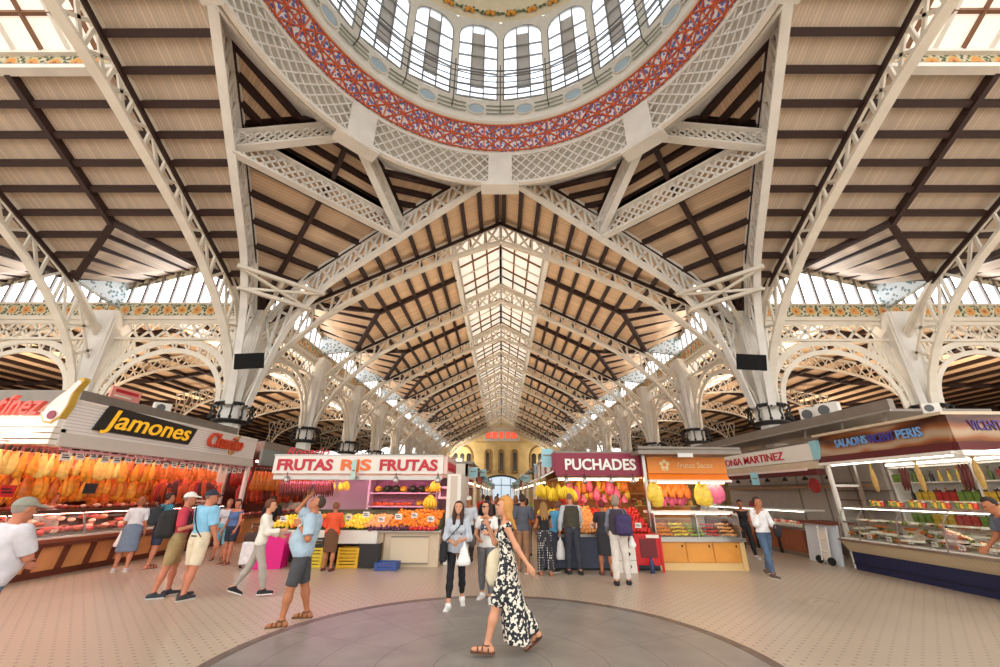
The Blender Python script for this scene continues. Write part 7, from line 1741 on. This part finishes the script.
# 13-14 couple at the ham counter
r, J, Hd, hp_, tp, S = person('woman in a grey denim pinafore dress and white sleeves at the ham counter', -8.85, 10.45, 32, 1.62, True, 1.1, arms=(((.2, .2, -1), (.0, .9, -.2)), ((.2, .1, -1), (.1, .3, -1))), head=(20, 0), skin='red', hair=dict(kind='bun', c=(150, 90, 60)), top=dict(c=(216, 214, 218), sleeve=.42, hem=.1, neck=.5), bottom=dict(kind='skirt', c=(112, 126, 146), len=.52, r=.22, waist=.36), shoes=dict(kind='shoe', c=(190, 180, 180)), h=.015)
plastic_bag('white carrier bag hanging beside the woman in the denim dress', r, J['handL'], w=.14, L=.42)
r, J, Hd, hp_, tp, S = person('person in a teal T-shirt and navy shorts beside the woman in the denim dress', -8.55, 10.9, -30, 1.7, False, 1.0, arms=(((.16, .2, -1), (0, .8, -.3)), ARM_D), head=(-10, 0), skin='red', hair=dict(kind='short', c=(60, 42, 36), e=.012), top=dict(c=(62, 128, 148), sleeve=.4, hem=-.05, neck=.5, e=.02), bottom=dict(kind='shorts', c=(44, 52, 76), len=.46, e=.03), shoes=dict(kind='sandal', c=(60, 44, 40)), h=.016)
backpack('dark backpack worn by the person in the teal T-shirt', r, tp, S, (44, 50, 56))
plastic_bag('white carrier bag on the floor near the ham counter', r, V3(.4, .2, .36), w=.12, L=.3)
# 15-17 shoppers
r, J, Hd, hp_, tp, S = person('woman in a blue vest top and navy shorts facing the camera near the ham stall', -7.1, 11.5, 168, 1.55, True, 1.15, arms=(((.25, .15, -1), (.1, .5, -.8)), ((.25, .05, -1), (.1, .3, -1))), head=(20, -6), skin='red', hair=dict(kind='short', c=(60, 38, 36), e=.018), top=dict(c=(88, 112, 160), sleeve=.0, hem=-.05, neck=.47, e=.02), bottom=dict(kind='shorts', c=(44, 48, 66), len=.36, e=.026), shoes=dict(kind='sandal', c=(90, 50, 40)), h=.016)
person('person in pale grey top and turquoise shorts partly hidden by the man in blue', -7.75, 12.15, -150, 1.54, True, 1.0, skin='red', hair=dict(kind='short', c=(150, 110, 84), e=.014), top=dict(c=(206, 206, 212), sleeve=.36, hem=-.05, neck=.5), bottom=dict(kind='shorts', c=(110, 176, 192), len=.56, e=.024), shoes=dict(kind='sandal', c=(50, 40, 40)), h=.018)
person('auburn haired shopper in an orange brown top at the ham case', -8.4, 12.3, 40, 1.6, True, 1.0, skin='red', hair=dict(kind='short', c=(140, 66, 40), e=.014), top=dict(c=(190, 110, 70), sleeve=.4, hem=-.05, neck=.5), bottom=dict(kind='trousers', c=(190, 150, 90)), shoes=dict(kind='shoe', c=(60, 50, 50)), h=.018)
person('shopper in black standing behind the woman in the white jacket', -6.75, 12.6, 20, 1.62, False, 1.0, skin='tan', hair=dict(kind='short', c=(46, 34, 32), e=.012), top=dict(c=(30, 30, 34), sleeve=.4, hem=-.05, neck=.5), bottom=dict(kind='trousers', c=(40, 40, 48)), shoes=dict(kind='shoe', c=(40, 40, 40)), h=.018)
t = thing('shopping_trolley', 'white wheeled shopping trolley under a dark handbag behind the woman in the white jacket', 'trolley', (-6.2, 10.95, 0), R(12))
F = Field(); F.rbox(V3(0, 0, .33), V3(.13, .09, .2), .05, k=.02); np_obj('bag', [F.mesh_data(.014, .003)], cm((230, 226, 226)), t)
for sx in (-1, 1): MB().lathe([(.02, -.02), (.06, -.02), (.06, .02), (.02, .02)], (sx * .16, .06, .06), 12, Matrix.Rotation(R(90), 3, 'Y')).build('wheel', M_BLACK, t); MB().tube([(sx * .12, .14, .05), (sx * .12, .15, .95)], .011, 6).build('handle_tube', M_STEEL, t)
MB().tube([(-.12, .15, .95), (.12, .15, .95)], .014, 6).build('handle', M_BLACK, t)
b = thing('handbag', 'dark brown handbag resting on the white shopping trolley', 'bag', (-6.18, 10.9, .58)); F = Field(); F.cone(V3(-.1, 0, .1), V3(.1, 0, .1), .1, .1, k=.03, M=np.eye(3), sc=V3(1, .7, 1), c0=V3(0, 0, .1)).cone(V3(-.14, 0, .06), V3(.14, 0, .06), .07, .07, k=.03); np_obj('body', [F.mesh_data(.013, .003)], cm((74, 52, 50)), b)
MB().tube([(.09 * math.cos(a), 0, .2 + .13 * math.sin(a)) for a in [math.pi * i / 10 for i in range(11)]], .009, 6).build('handle', cm((74, 52, 50)), b)
# 18-23 customers at PUCHADES
r, J, Hd, hp_, tp, S = person('man in an olive padded vest with his back to us at PUCHADES', 1.68, 10.4, 6, 1.74, False, 1.1, lean=6, arms=(((.25, .15, -1), (.05, .3, -1)), ((.2, .3, -1), (0, .8, -.2))), head=(0, -12), skin='red', hair=dict(kind='short', c=(120, 92, 76), e=.004), top=dict(c=(190, 194, 200), sleeve=.95, hem=-.1, neck=.5, e=.014), bottom=dict(kind='trousers', c=(50, 54, 64), e=.016, e2=.02), shoes=dict(kind='shoe', c=(34, 32, 34), sole=(40, 40, 40)), h=.014)
F = Field(); 
for i in range(7): F.cone(tp(-.07, -.005, .08 + .06 * i), tp(.07, -.005, .08 + .06 * i), .145 + .004 * i, .145 + .004 * i, k=.012, M=rotm('x', -6), sc=V3(1, .8, 1), c0=V3(*tp(0, 0, .1)))
for i in range(7): pass
F2 = Field(); F2.cone(tp(0, 0, .06), tp(0, 0, .4), .185, .2, k=.02, M=rotm('x', -6), sc=V3(1.0, .76, 1), c0=V3(*tp(0, 0, .1)))
for i in range(8): F2.cone(tp(-.2, -.14, .05 + .057 * i), tp(.2, -.14, .05 + .057 * i), .007, .007, k=.01, sub=True)
F2.clip(tp(0, 0, .5), rotm('x', -6) @ V3(0, 0, 1)).clip(tp(0, 0, .02), rotm('x', -6) @ V3(0, 0, -1)); np_obj('padded_vest', [F2.mesh_data(.012, .003)], cm((66, 60, 48)), r)
plastic_bag('white plastic bag in the left hand of the man in the padded vest', r, J['handL'], w=.12, L=.44)
person('long blonde haired woman in a black top and patterned trousers at PUCHADES', 1.0, 10.25, 8, 1.53, True, .95, arms=(((.25, .3, -1), (0, .8, -.2)), ((.25, .3, -1), (0, .8, 0))), skin='tan', hair=dict(kind='long', c=(150, 112, 66), len=.24), top=dict(c=(28, 26, 30), sleeve=0, hem=-.02, neck=.44), bottom=dict(kind='trousers', c='dots', e=.03, e2=.05), shoes=dict(kind='sandal', c=(120, 80, 60)), h=.014)
person('man in a dark grey T-shirt standing left of the long haired woman at PUCHADES', .52, 10.6, -20, 1.7, False, 1.0, arms=(ARM_D, ((.2, .3, -1), (0, .8, -.3))), skin='tan', hair=dict(kind='short', c=(58, 42, 36), e=.014), top=dict(c=(84, 88, 98), sleeve=.4, hem=-.05, neck=.5, e=.02), bottom=dict(kind='trousers', c=(150, 110, 80)), shoes=dict(kind='shoe', c=(150, 110, 80)), h=.016)
person('person in a bright blue T-shirt leaning forward over the fruit at PUCHADES', 1.22, 10.72, -50, 1.62, False, 1.0, lean=32, arms=(((.2, .8, -.7), (0, .9, -.3)), ((.2, .7, -.9), (0, .9, -.1))), head=(0, 20), skin='tan', hair=dict(kind='short', c=(110, 76, 56), e=.012), top=dict(c=(84, 164, 206), sleeve=.42, hem=-.05, neck=.5, e=.02), bottom=dict(kind='trousers', c=(60, 60, 74)), shoes=dict(kind='shoe', c=(50, 46, 46)), h=.016)
person('red haired woman in a short sleeved black dress with her back to us at PUCHADES', 2.4, 10.3, -8, 1.58, True, 1.1, arms=(((.25, .25, -1), (-.1, .8, -.2)), ARM_D), head=(-20, -4), skin='tan', hair=dict(kind='short', c=(122, 40, 40), e=.018), top=dict(c=(50, 48, 54), sleeve=.34, hem=-.02, neck=.5), bottom=dict(kind='skirt', c=(50, 48, 54), len=.52, r=.16, waist=.2), shoes=dict(kind='shoe', c=(120, 60, 50), sole=(70, 40, 36)), h=.014)
r, J, Hd, hp_, tp, S = person('grey haired woman in a dark padded vest and white trousers before the PUCHADES stall', 2.47, 9.3, -14, 1.7, True, 1.05, legs=((-5, 3, 4), (5, 3, 4)), arms=(((.2, .2, -1), (0, .7, -.5)), ((.2, .15, -1), (.0, .6, -.6))), skin='fair', hair=dict(kind='bob', c=(150, 134, 116), e=.012), top=dict(c=(120, 124, 140), sleeve=.95, hem=-.02, neck=.5, e=.012), bottom=dict(kind='trousers', c=(214, 206, 196), e=.018, e2=.03), shoes=dict(kind='shoe', c=(34, 32, 34), sole=(40, 36, 36)), h=.013)
F2 = Field(); F2.cone(tp(0, 0, .04), tp(0, 0, .4), .17, .172, k=.02, M=np.eye(3), sc=V3(1.0, .8, 1), c0=V3(*tp(0, 0, .1)))
for i in range(8): F2.cone(tp(-.2, -.135, .03 + .057 * i), tp(.2, -.135, .03 + .057 * i), .007, .007, k=.01, sub=True)
F2.clip(tp(0, 0, .5), V3(0, 0, 1)).clip(tp(0, 0, .0), V3(0, 0, -1)); np_obj('padded_vest', [F2.mesh_data(.012, .003)], cm((64, 54, 66)), r)
backpack('purple backpack slung on the right shoulder of the woman in white trousers', r, tp, S, (62, 50, 92), dx=.13, z=.2)
plastic_bag('small white bag by the hip of the woman in white trousers', r, tp(.27, .05, .05), w=.08, L=.24)
# 24+ corridor
person('man in a pale shirt and white cap in the corridor behind the striped shirt', -.93, 12.2, 176, 1.64, False, 1.0, skin='tan', hair=dict(kind='short', c=(90, 80, 70), e=.004), cap=(240, 238, 232), top=dict(c=(206, 212, 222), sleeve=.5, hem=-.0, neck=.5), bottom=dict(kind='trousers', c=(40, 38, 44)), shoes=dict(kind='shoe', c=(40, 36, 36)), h=.018)
person('person in a black T-shirt walking away down the corridor', -.45, 13.4, 0, 1.66, False, 1.05, skin='tan', hair=dict(kind='short', c=(50, 40, 36), e=.01), top=dict(c=(28, 28, 30), sleeve=.42, hem=-.05, neck=.5), bottom=dict(kind='trousers', c=(60, 62, 72)), shoes=dict(kind='shoe', c=(60, 56, 56)), h=.018)
crowd = [(.75, 13.2, 'orange', (226, 124, 60), (170, 150, 140)), (-.2, 15.8, 'cream', (226, 214, 196), (60, 62, 80)), (.55, 16.6, 'navy', (50, 56, 84), (120, 110, 100)), (-.8, 18.2, 'red', (180, 60, 56), (70, 70, 80)), (.95, 19.4, 'white', (228, 226, 224), (90, 100, 120)), (.2, 21, 'green', (90, 120, 90), (70, 60, 60)), (-.6, 23.5, 'pink', (226, 160, 160), (60, 60, 70)), (1.1, 25, 'black', (36, 36, 40), (80, 80, 90)), (.4, 28, 'sky blue', (150, 190, 220), (90, 80, 76)), (-.3, 32, 'tan', (190, 150, 110), (60, 66, 84))]
for i, (x, y, cn, c1, c2) in enumerate(crowd):
    person(f'distant shopper in {"an" if cn[0] in "aeiou" else "a"} {cn} top in the corridor beyond the fruit stalls', x, y, (0, 180, 170, 10, 185, 0, 180, 5, 175, 0)[i], 1.6 + .03 * (i % 5), i % 2 == 0, 1.0, skin='tan', hair=dict(kind='bob' if i % 2 == 0 else 'short', c=((70, 48, 40), (40, 32, 30), (140, 100, 70), (90, 70, 60))[i % 4]), top=dict(c=c1, sleeve=.42, hem=-.05, neck=.5), bottom=dict(kind='trousers', c=c2), shoes=dict(kind='shoe', c=(60, 56, 56)), h=.026, legs=((10, 2, 5), (-10, 2, 10)))
# stall keepers
person('stallholder in a white coat behind the hanging hams', -11.2, 10.6, -90, 1.7, False, 1.0, skin='red', hair=dict(kind='short', c=(60, 44, 40)), top=dict(c=(230, 222, 218), sleeve=.95, hem=-.2, neck=.5, e=.02), bottom=dict(kind='trousers', c=(60, 60, 70)), shoes=dict(kind='shoe', c=(40, 40, 40)), h=.02)
